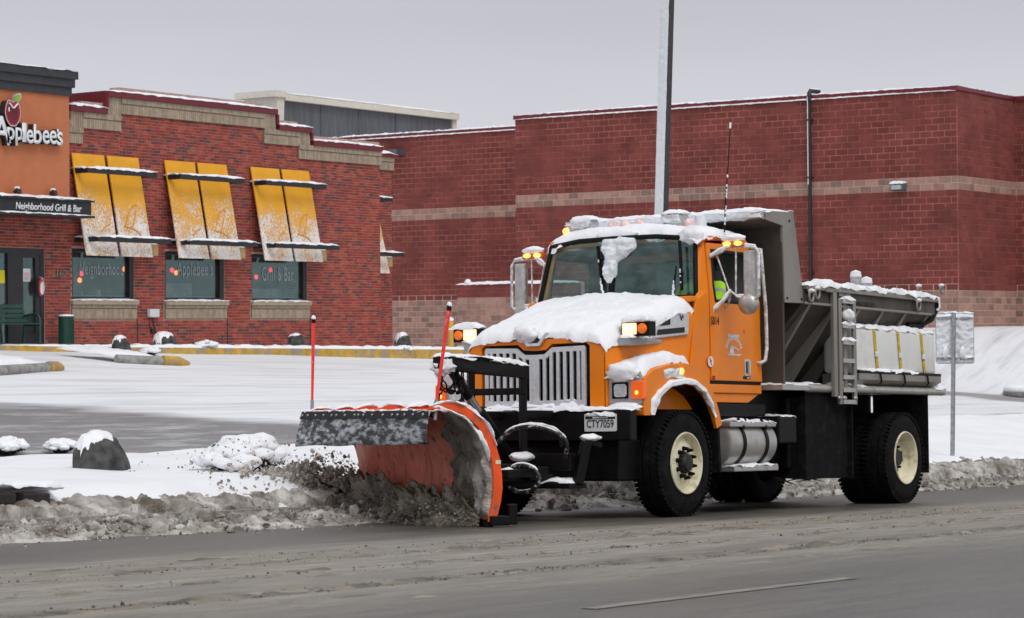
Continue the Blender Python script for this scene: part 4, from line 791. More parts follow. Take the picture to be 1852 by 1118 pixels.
snow_sheet(lambda a, b: (XS + .3 + (xr1 - XS - .3) * a, yRt - .05 + .3 * b, ZT0 + .14), 40, 4, .03, 'snow_cap', cop2, seed=8, rim=.25)
# downpipe, wall lamp
d0_, d1_ = onX(1463.5, 178, XS - .09), onX(1468, 500, XS - .09); dpm = pmat('downpipe_black', (.018, .016, .018), rough=.5)
mb = MB(); mb.cyl((XS - .09, d0_.y, ZT0 + .10), (XS - .09, d0_.y, 1.0), .055, n=12); mb.tube([(XS + .4, d0_.y - .1, ZT0 + .28), (XS - .02, d0_.y, ZT0 + .28), (XS - .09, d0_.y, ZT0 + .2), (XS - .09, d0_.y, ZT0 - .02)], .07, 10)
for zz in (3.4, 6.4, 8.2): mb.box((XS - .16, d0_.y - .09, zz), (XS - .001, d0_.y + .09, zz + .05))
dp = build(mb, 'downpipe', dpm, store, smooth=50, wp=True)
mb = MB(); mb.tube([(XS + .38, d0_.y - .1, ZT0 + .35), (XS - .02, d0_.y, ZT0 + .35)], .03, 8); mb.box((XS - .152, d0_.y + .02, 6.2), (XS - .146, d0_.y + .045, ZT0 + .1)); build(mb, 'snow_cap', snow, dp, smooth=50)
wl = onX(1623, 338, XS - .2); L_ = empty('wall_light', 'grey box shaped wall light on the store, capped with snow', 'lamp', loc=(XS, wl.y, wl.z))
mb = MB(); mb.hexa([(XS - .30, wl.y - .22, wl.z - .10), (XS - .0, wl.y - .22, wl.z - .13), (XS - .0, wl.y + .22, wl.z - .13), (XS - .30, wl.y + .22, wl.z - .10), (XS - .28, wl.y - .22, wl.z + .09), (XS - .0, wl.y - .22, wl.z + .13), (XS - .0, wl.y + .22, wl.z + .13), (XS - .28, wl.y + .22, wl.z + .09)]); build(mb, 'housing', pmat('light_grey', (.10, .11, .11), rough=.4), L_, bev=.02, wp=True)
mb = MB(); mb.box((XS - .315, wl.y - .17, wl.z - .085), (XS - .29, wl.y + .17, wl.z + .05)); build(mb, 'lens', pmat('light_lens', (.42, .45, .42), rough=.2), L_, wp=True)
snow_sheet(lambda a, b: (XS - .31 + .31 * a, wl.y - .24 + .48 * b, wl.z + .10 + .03 * a), 8, 10, .07, 'snow_cap', L_, wp=True, rim=.35)
# dumpster enclosure wall in front of the recess
XE = XS - .6; e1 = onX(827, 512, XE); en = empty('block_screen_wall', 'lower tan and red block screen wall capped with snow beside the store', 'wall', loc=(XE, e1.y, 1.0))
mb = MB(); mb.box((XE, yB - 3, .6), (XE + .2, e1.y, e1.z - .06)); ew = build(mb, 'wall_core', mortar_l, en, wp=True)
l = Laid(); l.lay(yB - 3, e1.y, 1.2, 1.2 + .203 * 8, .406, .203, tan_m, (.5, .2, .3), 33, joint=.016); zz = 1.2 + .203 * 8; l.lay(yB - 3, e1.y, zz, e1.z - .06, .406, (e1.z - .06 - zz) / 3, block_m, (.5, .3, .2), 34, joint=.006)
l.emit(lambda a, z, d: (XE - d, a, z), .010, lambda u: -u[0], ew, 'block', False, 150)
snow_sheet(lambda a, b: (XE - .05 + .3 * b, e1.y + .05 + (yB - 3 - e1.y) * a, e1.z - .06), 60, 5, .09, 'snow_cap', en, wp=True, rim=.25, amp=.25)
mb = MB(); mb.blob((XE + .05, onX(845, 508, XE).y, e1.z + .03), .12, 3, sc=(1, 1, .8)); build(mb, 'snow_lump', snow, en, smooth=60, wp=True)
# big grey roof screen with cream cornice
p0 = at_depth(508, 200, 98.0); YR = p0.y; cmt = pmat('cornice_cream', (.66, .63, .54), rough=.7, var=.05); gmt = pmat('screen_grey_metal', (.095, .10, .115), rough=.55, var=.2, scale=.8, stretch=(6, 6, 1))
rs = empty('roof_screen', 'dark grey metal roof screen with cream cornice above the store roof', 'roof screen', loc=(p0.x, YR, ZT0))
xr0, xr2 = onY(508, 200, YR).x, onY(778, 215, YR).x; zt3 = onY(510, 182, YR).z; zt4 = onY(775, 211, YR).z; zb3 = ZT0 - .3
mb = MB(); mb.box((xr0, YR, zb3), (xr2, YR + .2, zt3)); mb.box((xr2, YR, zb3), (xr2 + 1.6, YR + .199, zt3 - .01))
for k in range(1, 4): mb.box((xr0 + (xr2 - xr0) * k / 4, YR - .03, zb3), (xr0 + (xr2 - xr0) * k / 4 + .06, YR - .001, zt3 - .01))
build(mb, 'panel', gmt, rs, wp=True)
mb = MB(); mb.box((xr0, YR - .25, zt3), (xr2 + 1.9, YR + .5, zt3 + .28)); mb.hexa([(xr0 - .35, YR - .1, zb3), (xr0 - .01, YR - .1, zb3), (xr0 - .01, YR + .3, zb3), (xr0 - .35, YR + .3, zb3), (xr0 - .45, YR - .2, zt3 + .1), (xr0 - .01, YR - .2, zt3 + .1), (xr0 - .01, YR + 1.6, zt3 + .1), (xr0 - .45, YR + 1.6, zt3 + .1)]); mb.box((xr0 - .7, YR - .3, zt3 + .101), (xr0 + .0, YR + 1.9, zt3 + .36)); mb.box((xr2 + 1.62, YR - .1, zb3), (xr2 + 1.9, YR + .4, zt3 - .001)); build(mb, 'cornice', cmt, rs, wp=True)
snow_sheet(lambda a, b: (xr0 + (xr2 + 1.9 - xr0) * a, YR - .27 + .8 * b, zt3 + .28), 40, 5, .07, 'snow_cap', rs, wp=True, rim=.2)
snow_sheet(lambda a, b: (xr0 - 1 + (xr2 - xr0 + 3) * a, YR - 6 + 5.8 * b, ZT0 - .25 + .9 * max(0, 1 - abs(a - .42) / .2) * b), 50, 14, .35, 'roof_snow', rs, wp=True, seed=3, rim=.2)
mb = MB(); mb.box((xr0 - 4, YR - 9, ZT0 - .5), (xr2 + 6, YR + 3, ZT0 - .32)); build(mb, 'roof_deck', gmt, rs, wp=True)

# ------------------------------------------------------------------ light pole, sign, stones, shrubs
pb = at_depth(1184, 700, 38.0); pb.z = zg(pb.x, pb.y) - .1; ptop = at_depth(1212, -160, 38.0)
pole_m = pmat('pole_bronze', (.035, .03, .03), rough=.5, var=.2)
lp = empty('light_pole', 'tall leaning dark square light pole with snow stuck to one face', 'light pole', loc=pb)
ax_ = (ptop - pb).normalized(); sd_ = -CR * .62 - FW * .78; sd_.z = 0; sd_.normalize()
mb = MB(); mb.bar(pb, ptop, .16, .16, up=sd_); build(mb, 'shaft', pole_m, lp, wp=True, bev=.01)
mb = MB(); mb.box((pb.x - .3, pb.y - .3, pb.z - .2), (pb.x + .3, pb.y + .3, pb.z + .55)); build(mb, 'footing', kerb_c, lp, wp=True, bev=.03)
mb = MB(); mb.box((ptop.x - .9, ptop.y - .2, ptop.z), (ptop.x + .3, ptop.y + .2, ptop.z + .15)); build(mb, 'lamp_head', pole_m, lp, wp=True, bev=.02)
s2 = ax_.cross(sd_).normalized(); s1 = s2.cross(ax_).normalized()
fn_, ft_ = s1, s2
if ft_.dot(FW) < 0: ft_ = -ft_
snow_sheet(lambda a, b: pb + (ptop - pb) * a + fn_ * .081 + ft_ * (-.082 + .164 * b), 260, 5, .008, 'snow_strip', lp, up=fn_, rim=.02, amp=.5, mat=snow_thin, wp=True, wig=.004)

# road sign, seen from behind
sb = hit(1722, 827); dS = (sb - CAM).dot(FW); galv = pmat('galvanised', (.33, .34, .36), rough=.45, metal=.5, var=.2, scale=15)
sgn = empty('road_sign', 'back of a snow plastered rectangular road sign on a galvanised post', 'road sign', loc=sb)
tp = at_depth(1725, 566, dS); mb = MB(); mb.bar(sb - Vector((0, 0, .3)), tp, .055, .05, up=(1, 0, 0)); build(mb, 'post', galv, sgn, wp=True)
nrmS = -FW.copy(); nrmS.z = 0; nrmS.normalize(); rS = Vector((-nrmS.y, nrmS.x, 0))
if rS.dot(CR) < 0: rS = -rS
cS = at_depth(1727, 612, dS + .06); hwS, hhS = 35 * dS / F, 46 * dS / F
mb = MB(); mb.prism(rrect(-hwS, hwS, -hhS, hhS, .04), lambda a, b: cS + rS * a + Z * b - nrmS * .004, lambda a, b: cS + rS * a + Z * b - nrmS * .001); pl = build(mb, 'panel', galv, sgn, wp=True)
snow_sheet(lambda a, b: cS + rS * ((a * 2 - 1) * hwS * .97) + Z * ((b * 2 - 1) * hhS * .98), 36, 44, .02, 'snow_crust', pl, up=nrmS, rim=.05, amp=1.2, fr=9, mat=snow_thin, wig=.004)
for zz in (.80, -.80):
    mb = MB(); mb.bar(cS - rS * hwS * .95 + Z * hhS * zz + nrmS * .025, cS + rS * hwS * .95 + Z * hhS * zz + nrmS * .025, .03, .035); build(mb, 'brace', galv, pl)
    snow_sheet(lambda a, b: cS + rS * ((a * 2 - 1) * hwS * .94) + Z * (hhS * zz + .018) + nrmS * (.0 + .045 * b), 30, 3, .03, 'snow_cap', pl, rim=.3)
for k_ in (-.45, .42): mb = MB(); mb.blob(cS + rS * hwS * k_ - Z * hhS * .55 + nrmS * .01, .11, 4, sc=(1.1, .35, 1)); build(mb, 'snow_lump', snow, pl, smooth=60)
snow_sheet(lambda a, b: cS + rS * ((a * 2 - 1) * hwS) + Z * hhS + nrmS * (-.012 + .03 * b), 30, 3, .02, 'snow_cap', pl, rim=.3)

rock = pmat('rock_black', (.03, .031, .033), rough=.75, var=.5, scale=7, c2=(.085, .083, .08), bump=.8, bscale=25)
def boulder(px0, px1, pyb, pyt, label, seed, cap=.5, amp=.5, sharp=True, name='boulder', mat=None, pt=None, capamp=.3):
    c = pt or hit((px0 + px1) / 2, pyb - 2); d = (c - CAM).dot(FW); wdt = (px1 - px0) * d / F; ht = (pyb - pyt) * d / F
    o = empty(name, label, name.replace('_', ' '), loc=c, group=None)
    pk = Vector((-CR.x, -CR.y, 0)) * .10 * wdt            # the peak leans to one side
    def surf(r_, t):
        e = Vector((math.cos(t), math.sin(t), 0)); q = Vector((e.x * r_ * 1.6, e.y * r_ * 1.6, seed)); vr = noise.voronoi(q * 1.5)[0]; fc = (vr[1] - vr[0])
        prof = max(0, 1 - r_ ** 3.0) ** .62; rad = wdt * .53 * (r_ ** .72) * (1 + .10 * fbm((e.x * 1.3, e.y * 1.3, seed), 3) + .10 * fc * r_ - .04)
        return Vector((e.x * rad, e.y * rad * .85, -.06)) + pk * (prof * .8) + Vector((0, 0, (ht * .98 + .06) * prof * (1 - .42 * amp * r_ * (1 - fc)) + .13 * ht * amp * fbm(q * 2.6, 4) * min(1, r_ * 2)))
    mb = MB(); mb.grid(lambda a, b: surf(max(a, .001), b * 2 * math.pi), 26, 56); build(mb, 'rock', mat or rock, o, smooth=18)
    def capf(a, b):
        t = b * 2 * math.pi; left = -(math.cos(t) * CR.x + math.sin(t) * CR.y); rc = (1 - cap) * (1 + .32 * left) * (1 + .45 * fbm((math.cos(t) * 2.2, math.sin(t) * 2.2, seed + 4), 4)); rc = min(.97, max(.2, rc)); p = surf(max(a * rc, .001), t)
        th = (.055 * ht + .014) * math.sqrt(max(0, 1 - a ** 6)) * (1 + capamp * fbm(p * 7, 3)); return p + Vector((0, 0, th - (.008 if a == 1 else 0)))
    if cap < .9: mb = MB(); mb.grid(capf, 18, 64); build(mb, 'snow_cap', snow, o, smooth=70)
    return o
boulder(131, 238, 848, 784, 'black boulder capped with snow on the verge between the road and the lot', 3, cap=.40, amp=.55)
boulder(201, 239, 640, 610, 'pointed black rock with snow on its flank in front of the middle of the restaurant', 5, cap=.45)
boulder(276, 325, 628, 606, 'wide flat rock slab under smooth snow against the brick wall', 8, cap=.1, pt=Vector((onY(300, 620, 36.6).x, 36.6, zg(38.3, 36.6))), capamp=.1)
boulder(519, 558, 632, 611, 'low black rock flecked with snow near the restaurant corner', 12, cap=.55, pt=Vector((onY(538, 625, 36.6).x, 36.6, zg(43, 36.6))))
boulder(713, 748, 628, 603, 'rounded black rock with a white snow face beside the brick corner', 15, cap=.35, pt=Vector((onY(730, 620, 37.2).x, 37.2, zg(48.5, 37.2))))
boulder(-16, 20, 975, 944, 'dark slush crusted rock lying in the slush at the road edge', 21, cap=.95, mat=slush_dark)
# kerb inlet stones showing under the verge snow
for k, (a, b, lb) in enumerate(((-30, 16, 'dark kerb stone under the snow lip, outer of two'), (28, 76, 'dark kerb stone under the snow lip, inner of two'))):
    p, q = hit(a, 906), hit(b, 906); mb = MB(); mb.bar(p + Vector((-.02, -.03, .02)), q + Vector((-.02, -.03, .02)), .2, .10); build(mb, 'kerb_stone', pmat('kerb_stone_dark%d' % k, (.03, .022, .022), rough=.8, var=.3), label=lb, cat='kerb', bev=.015, group='kerb stones under the verge snow')
lipm = hit(30, 893); snow_sheet(lambda a, b: hit(-40, 900) + (hit(110, 898) - hit(-40, 900)) * a + Vector((-.12, -.16, .10)) * (1 - b) + Vector((.1, .35, .02)) * b, 40, 10, .06, 'snow_lip', None, kind='stuff', label='rounded snow lip over the kerb stones', cat='snow', rim=.2)

twig = pmat('shrub_twig', (.05, .04, .03), rough=.9, var=.4, scale=20); needle = pmat('shrub_foliage', (.04, .045, .022), rough=.8, var=.4, scale=20)
def shrub(px0, px1, pyb, pyt, label, seed, n=900, grass=False):
    c = hit((px0 + px1) / 2, pyb); d = (c - CAM).dot(FW); wdt = (px1 - px0) * d / F; ht = (pyb - pyt) * d / F; r = random.Random(seed)
    o = empty('snowy_shrub', label, 'shrub', loc=c, group=None)
    mb = MB()
    for i in range(n):
        a = r.uniform(0, 6.283); q = math.sqrt(r.random()); p0_ = Vector((math.cos(a) * q * .2 * wdt, math.sin(a) * q * .2 * wdt, -.03)); el = r.uniform(.15, 1.3); rr = r.uniform(.75, 1.12)
        p1_ = Vector((math.cos(a) * math.cos(el) * wdt * .52 * rr, math.sin(a) * math.cos(el) * wdt * .45 * rr, math.sin(el) * ht * .9 * rr + .02))
        s_ = (p1_ - p0_).cross(Z); s_ = s_.normalized() * .005 if s_.length > 1e-4 else Vector((.005, 0, 0)); md = p0_.lerp(p1_, .5) + Vector((r.gauss(0, .02), r.gauss(0, .02), r.gauss(0, .02)))
        mb.add([p0_ - s_, p0_ + s_, md + s_, md - s_, p1_], [(0, 1, 2, 3), (3, 2, 4)])
        for _ in range(3):
            b_ = p0_.lerp(p1_, r.uniform(.45, 1)); t_ = Vector((r.gauss(0, 1), r.gauss(0, 1), r.gauss(.2, .6))).normalized() * r.uniform(.02, .05); u_ = t_.orthogonal().normalized() * .010; mb.add([b_, b_ + t_ * .5 + u_, b_ + t_, b_ + t_ * .5 - u_], [(0, 1, 2, 3)], 1)
    build(mb, 'branches', [twig, needle], o, kind='stuff')
    mb = MB()
    for i in range(44):
        a = r.uniform(0, 6.283); q = math.sqrt(r.random()); h_ = math.sqrt(max(0, 1 - q * q)); mb.blob((math.cos(a) * q * wdt * .46, math.sin(a) * q * wdt * .40, ht * (.22 + .56 * h_ * r.uniform(.75, 1))), r.uniform(.10, .20) * max(.5, wdt) * (1.1 - .35 * q), seed=seed + i, sub=3, amp=.26, sc=(1.25, 1.25, .62), fr=1.7)
    build(mb, 'snow_cap', snow, o, smooth=70, kind='stuff')
    return o
shrub(362, 520, 852, 788, 'wide bushy shrub heaped with snow on the verge beside the plow spray', 3)
shrub(-30, 52, 818, 792, 'low snow covered shrub at the far end of the verge', 6, 400)
shrub(82, 138, 816, 795, 'small rounded snow covered shrub just behind the black boulder', 9, 300)
shrub(352, 394, 628, 616, 'tiny snow covered shrub against the brick below the middle window', 12, 150)
shrub(254, 292, 640, 629, 'tiny snow covered tuft beside the pointed rock on the kerb island', 14, 150)
shrub(714, 745, 634, 626, 'thin snowy tuft below the rounded rock by the brick corner', 16, 120)
q = hit(806, 634); q = at_depth(815, 632, 62.0); q.z = zg(q.x, q.y) - .05
bo = empty('bollard', 'yellow steel bollard with a snow cap in front of the block wall', 'bollard', loc=q); dq = 62.0; hq = 54 * dq / F
mb = MB(); mb.lathe([(0, 0), (.085, 0), (.085, hq - .05), (.06, hq), (0, hq + .02)], q, (0, 0, 1), 18); build(mb, 'post', pmat('bollard_yellow', (.62, .34, .03), rough=.5, var=.1, dirt=(.5, .3, .1), dscale=3), bo, smooth=50, wp=True)
mb = MB(); mb.lathe([(.088, -.03), (.08, .03), (0, .07)], q + Vector((0, 0, hq)), (0, 0, 1), 16); build(mb, 'snow_cap', snow, bo, smooth=60, wp=True)

# ------------------------------------------------------------------ the truck (u forward, v towards the driver's side, w up)
tk = empty('plow_truck', 'orange plow truck with snow on its hood, steel hopper and white side tank', 'truck', mw=TM)
def tb(mb, name, mat, parent=None, **kw): return build(mb, name, mat, parent or tk, **kw)
def vt(h): return 1.02 - max(0, (h - 2.15) / .63) * .07           # cab side leans in above the belt line
# --- frame and running gear
mb = MB()
for s in (-1, 1): mb.box((-6.05, s * .40 - .04, .78), (.92, s * .40 + .04, 1.04))
for u_ in (-5.9, -4.5, -3.4, -2.2, -.8): mb.box((u_, -.36, .82), (u_ + .1, .36, 1.0))
tb(mb, 'frame_rail', black)
mb = MB(); mb.box((-.75, -.34, .62), (.78, .34, 1.5)); mb.box((-2.4, -.25, .55), (-.76, .25, 1.0)); mb.cyl((-4.95, 0, .56), (-2.5, 0, .72), .07, n=12); mb.box((-.62, -.78, 1.05), (.76, .78, 1.2)); tb(mb, 'engine', black, bev=.03)
for u_ in (0, -4.95):
    mb = MB(); mb.cyl((u_, -.95, .52), (u_, .95, .52), .085, n=14)
    if u_: mb.blob((u_, 0, .54), .24, 1, amp=.03)
    for s in (-1, 1): mb.box((u_ - .65, s * .40 - .045, .64 if not u_ else .66), (u_ + .65, s * .40 + .045, .70 if not u_ else .74))
    tb(mb, 'axle', black, smooth=50)
def tyre_prof(Rr, wd, out):            # (radius, height along axis towards the outside)
    h = wd / 2
    return [(.285, h - .02), (.30, h + .002), (.36, h + .012), (.44, h + .008), (Rr - .035, h - .012), (Rr - .012, h - .03), (Rr, h - .05), (Rr, .055), (Rr - .016, .05), (Rr - .016, .035), (Rr, .03), (Rr, -.03), (Rr - .016, -.035), (Rr - .016, -.05), (Rr, -.055), (Rr, -h + .05), (Rr - .012, -h + .03), (Rr - .035, -h + .012), (.44, -h - .008), (.36, -h - .012), (.285, -h + .02)]
def wheel(u_, v_, side, deep, label=None, dual=False):
    W = bpy.data.objects.new('wheel', None); col.objects.link(W); W.parent = tk
    ax = (0, side, 0); t_ = MB(); vo = v_ - side * .15
    for k in range(2 if dual else 1):
        c = (u_, vo - side * .33 * k, .522); t_.lathe(tyre_prof(.522, .29, 1), c, ax, 64)
        for i in range(60):
            a = i * 2 * math.pi / 60; rr = .508
            for e_ in (-1, 1):
                p = Vector((u_ + math.cos(a) * rr, c[1] + e_ * .115, .522 + math.sin(a) * rr)); t_.bar(p - Vector((0, .034, 0)), p + Vector((0, .034, 0)), .026, .03, up=(math.cos(a), 0, math.sin(a)))
    build(t_, 'tyre', rubber, W, smooth=35)
    rm = MB()
    if not deep: pf = [(.304, .155), (.300, .168), (.288, .168), (.280, .150), (.270, .09), (.258, .085), (.215, .105), (.165, .13), (.115, .13), (.115, .09), (0, .09)]
    else: pf = [(.304, .155), (.300, .168), (.288, .168), (.278, .150), (.270, .09), (.262, .04), (.245, .0), (.16, -.01), (.12, .0), (0, .0)]
    rm.lathe(pf, (u_, vo, .522), ax, 48); build(rm, 'rim', cream, W, smooth=40)
    hb = MB(); b0 = .13 if not deep else -.01; hb.lathe([(.10, b0 - .03), (.095, b0 + .035), (.075, b0 + .06), (.05, b0 + .065), (0, b0 + .065)] if not deep else [(.12, b0), (.11, b0 + .05), (.08, b0 + .09), (0, b0 + .09)], (u_, vo, .522), ax, 24)
    build(hb, 'hub', pmat('hub_rusty_black' + ('' if side > 0 else '_b') + ('d' if deep else ''), (.012, .011, .010), rough=.6, var=.4, dirt=(.12, .05, .02), dscale=14, dlo=.58, dhi=.75), W, smooth=40)
    for i in range(10):
        a = i * 2 * math.pi / 10 + .2; p = Vector((u_ + math.cos(a) * .143, vo + side * b0, .522 + math.sin(a) * .143)); n_ = MB(); n_.cyl(p, p + Vector((0, side * .06, 0)), .026, .013, n=6); build(n_, 'wheel_nut', black, W)
    if not deep:
        hh = MB()
        for i in range(10):
            a = i * 2 * math.pi / 10 + .5; c = Vector((u_ + math.cos(a) * .237, vo + side * .098, .522 + math.sin(a) * .237)); rd = Vector((math.cos(a), 0, math.sin(a))); tg = Vector((-math.sin(a), 0, math.cos(a)))
            if i % 5 == 0: hh.prism([(rd * (.013 * math.cos(t)) + tg * (.024 * math.sin(t)),) for t in frange(0, 5.7, .63)], lambda q: c + q, lambda q: c + q + Vector((0, side * .004, 0)))
        build(hh, 'hand_hole', black, W)
    return W
wheel(0, 1.185, 1, False); wheel(0, -1.185, -1, False); wheel(-4.95, 1.205, 1, True, dual=True); wheel(-4.95, -1.205, -1, True, dual=True)
mb = MB(); mb.box((.50, -.98, .36), (.90, .98, .76)); mb.box((-3.60, -.86, .44), (-.72, .86, 1.258)); mb.box((-2.0, -1.0, .985), (-.70, 1.0, 1.12)); tb(mb, 'underbody_dark_fill', black, bev=.02, kind='stuff')  # black blocks added to stop light showing through under the truck
for s in (1, -1):
    mb = MB(); mb.box((-5.58, min(s * .44, s * .48), .50), (-3.45, max(s * .44, s * .48), 1.262)); tb(mb, 'wheel_dark_fill', black)  # added black panels that keep the space around the rear wheels dark
# --- bumper and plate
mb = MB(); mb.box((.93, -1.2, .745), (1.05, 1.2, 1.035)); bump_ = tb(mb, 'bumper', black, bev=.012)
snow_sheet(lambda a, b: (.86 + .20 * b, -1.2 + 2.4 * a, 1.035), 70, 6, .035, 'snow_cap', bump_, rim=.12, seed=2)
a_, b_ = pu(1058, 749, 1.05), pu(1116, 780, 1.05); mb = MB(); mb.prism(rrect(a_.y, b_.y, b_.z, a_.z, .012), lambda v, h: (1.051, v, h), lambda v, h: (1.062, v, h)); plate = build(mb, 'licence_plate', pmat('plate_white', (.66, .68, .68), rough=.4, var=.06, scale=20), bump_)
mb = MB(); mb.box((1.0625, a_.y + .012, a_.z - .05), (1.064, b_.y - .012, a_.z - .022)); build(mb, 'plate_band', blk_p, plate)
text('plate_number', 'CTY7059', (1.0625, a_.y + .028, b_.z + .035), (0, 1, 0), (0, 0, 1), b_.y - a_.y - .056, .075, blk_p, plate, depth=.002, bold=.008)
mb = MB(); [mb.box((1.0645, a_.y + .095 + i * .016, a_.z - .043), (1.0652, a_.y + .105 + i * .016, a_.z - .028)) for i in range(11)]; build(mb, 'plate_motto', white_p, plate, kind='stuff')
snow_sheet(lambda a, b: (1.052 + .014 * b, a_.y + .01 + (b_.y - a_.y - .02) * a, a_.z - .006), 30, 3, .018, 'snow_cap', plate, rim=.25, seed=5, amp=.9)
# --- hood
def hood_sec(u_):
    t = min(1, max(0, (.86 - u_) / 1.40)); hv = .82 + .17 * t; ws = 1.66 + .40 * t; wc = 1.75 + .42 * t
    P = [(hv - .0, 1.05), (hv, 1.25), (hv, ws - .10), (hv - .02, ws - .02), (hv - .07, ws + .035), (hv - .16, ws + .06), (.40, wc - .005), (.20, wc + .01), (0, wc + .012)]
    return P + [(-a, b) for a, b in P[-2::-1]]
us = [.86, .84, .6, .3, 0, -.3, -.54]; mb = MB(); n = len(hood_sec(0))
for u_ in us:
    k = 1.0 if u_ < .85 else .985
    mb.v += [(u_, v_ * k, h_ if h_ < 1.1 else h_ * (1 if u_ < .85 else .993)) for v_, h_ in hood_sec(u_)]
mb.f = [(i * n + j, i * n + j + 1, (i + 1) * n + j + 1, (i + 1) * n + j) for i in range(len(us) - 1) for j in range(n - 1)]; mb.m = [0] * len(mb.f)
hood = tb(mb, 'hood', orange, smooth=38)
# hood nose: face with a grille opening whose top dips in the middle
outer = [(.80, 1.05), (.80, 1.62), (.72, 1.70), (.30, 1.735), (.16, 1.74), (0, 1.742)]; inn = [(.635, 1.06), (.635, 1.66), (.60, 1.69), (.20, 1.69), (.13, 1.635), (0, 1.625)]
fo = outer + [(-a, b) for a, b in outer[-2::-1]]; fi_ = inn + [(-a, b) for a, b in inn[-2::-1]]
mb = MB(); m_ = len(fo); A = [(.862, a, b) for a, b in fo] + [(.862, a, b) for a, b in fi_] + [(.74, a, b) for a, b in fi_]
mb.add(A, [(i, i + 1, m_ + i + 1, m_ + i) for i in range(m_ - 1)] + [(m_ + i, m_ + i + 1, 2 * m_ + i + 1, 2 * m_ + i) for i in range(m_ - 1)]); build(mb, 'hood_nose', orange, hood)
mb = MB(); mb.box((.70, -.66, 1.04), (.735, .66, 1.70)); build(mb, 'radiator', blk_p, hood)
# grille: chrome frame whose top follows the dip, fourteen vertical bars
gr = MB(); gt = lambda v: lin(abs(v), [(0, 1.585), (.10, 1.59), (.20, 1.655), (.60, 1.665)])
gb = 1.085; go = [(.59, gb), (.59, 1.64), (.575, 1.665), (.205, 1.655), (.115, 1.59), (0, 1.587)]; gi = [(.545, gb + .055), (.545, 1.60), (.54, 1.61), (.225, 1.605), (.135, 1.54), (0, 1.54)]
go2 = go + [(-a, b) for a, b in go[-2::-1]]; gi2 = gi + [(-a, b) for a, b in gi[-2::-1]]
gr.ring(go2, gi2, lambda a, b: (.878, a, b), lambda a, b: (.845, a, b)); grille = tb(gr, 'grille', chrome, bev=.006)
for k in range(14):
    v_ = -.51 + k * 1.02 / 13; wd = .036; b_ = MB(); b_.box((.852, v_ - wd / 2, gb + .045), (.880, v_ + wd / 2, gt(v_) - .035)); build(b_, 'grille_bar', chrome, grille, bev=.006)
mb = MB(); mb.box((.8515, -.022, gb + .046), (.8815, .022, 1.55)); build(mb, 'grille_bar', chrome, grille, bev=.006)
snow_sheet(lambda a, b: (.80 + .09 * b, -.58 + 1.16 * a, gb - .01), 60, 5, .05, 'snow_cap', grille, rim=.15, amp=.9, seed=8)
mb = MB(); mb.prism([(.17, 1.80), (.13, 1.80), (.055, 1.70), (-.055, 1.70), (-.13, 1.80), (-.17, 1.80), (-.075, 1.668), (.075, 1.668)], lambda a, b: (.865 - (b - 1.7) * .15, a, b), lambda a, b: (.90 - (b - 1.7) * .15, a, b)); emb = build(mb, 'hood_emblem', chrome, hood, bev=.006)
mb = MB(); mb.prism([(.13, 1.80), (.05, 1.705), (-.05, 1.705), (-.13, 1.80)], lambda a, b: (.865 - (b - 1.7) * .15, a, b), lambda a, b: (.872 - (b - 1.7) * .15, a, b)); build(mb, 'emblem_back', blk_p, emb)
mb = MB(); mb.blob((.87, -.10, 1.80), .12, 3, sub=3, amp=.3, sc=(.6, 1.1, .8), fr=2.2); build(mb, 'snow_lump', snow, hood, smooth=70)
def hood_top(a, b):
    u_ = .885 - 1.46 * a; q = (b * 2 - 1); sec = hood_sec(u_); t = min(1, max(0, (.86 - u_) / 1.40)); hv = .82 + .17 * t
    v_ = q * (hv - .005); wc = 1.75 + .42 * t; ws = 1.66 + .40 * t; f = abs(v_) / hv
    h_ = lin(abs(v_), [(0, wc + .012), (.40, wc - .005), (hv - .16, ws + .06), (hv - .07, ws + .035), (hv - .02, ws - .02), (hv, ws - .06)])
    return (u_ + .02 * fbm((v_ * 5, 0, 3)) * (1 if a < .1 else 0), v_, h_ - (.02 if a == 0 else 0))
snow_sheet(hood_top, 60, 72, .105, 'snow_blanket', hood, rim=.12, amp=.22, fr=2.2, seed=4, wig=.045, tex=1.0)
# side vent with chrome surround (driver's side) and its passenger twin
for s in (1, -1):
    vv = lambda u_: s * (.82 + .17 * min(1, max(0, (.86 - u_) / 1.4)))
    vo = [(.20, 1.735), (-.40, 1.795), (-.415, 2.005), (-.26, 2.01), (.18, 1.835)]; mb = MB(); mb.prism(vo, lambda u_, h: (u_, vv(u_) + s * .001, h), lambda u_, h: (u_, vv(u_) + s * .03, h)); ve = build(mb, 'hood_vent', chrome, hood, bev=.01)
    for sl in ([(.12, 1.775), (-.33, 1.815), (-.33, 1.868), (.10, 1.83)], [(.08, 1.865), (-.10, 1.885), (-.10, 1.945), (.03, 1.89)]):
        mb = MB(); mb.prism(sl, lambda u_, h: (u_, vv(u_) + s * .0305, h), lambda u_, h: (u_, vv(u_) + s * .034, h)); build(mb, 'vent_slot', blk_p, ve)
    if s > 0: text('vent_emblem', 'W', (-.25, vv(-.27) + .031, 1.93), (-1, 0, 0), (0, 0, 1), .11, .06, blk_p, ve, depth=.003, bold=.02)
    snow_sheet(quad((.20, vv(.2), 1.83), (-.25, vv(-.25), 2.0), (-.25, vv(-.25) + s * .035, 2.01), (.20, vv(.2) + s * .035, 1.84)), 24, 4, .03, 'snow_cap', ve, rim=.3, seed=s)
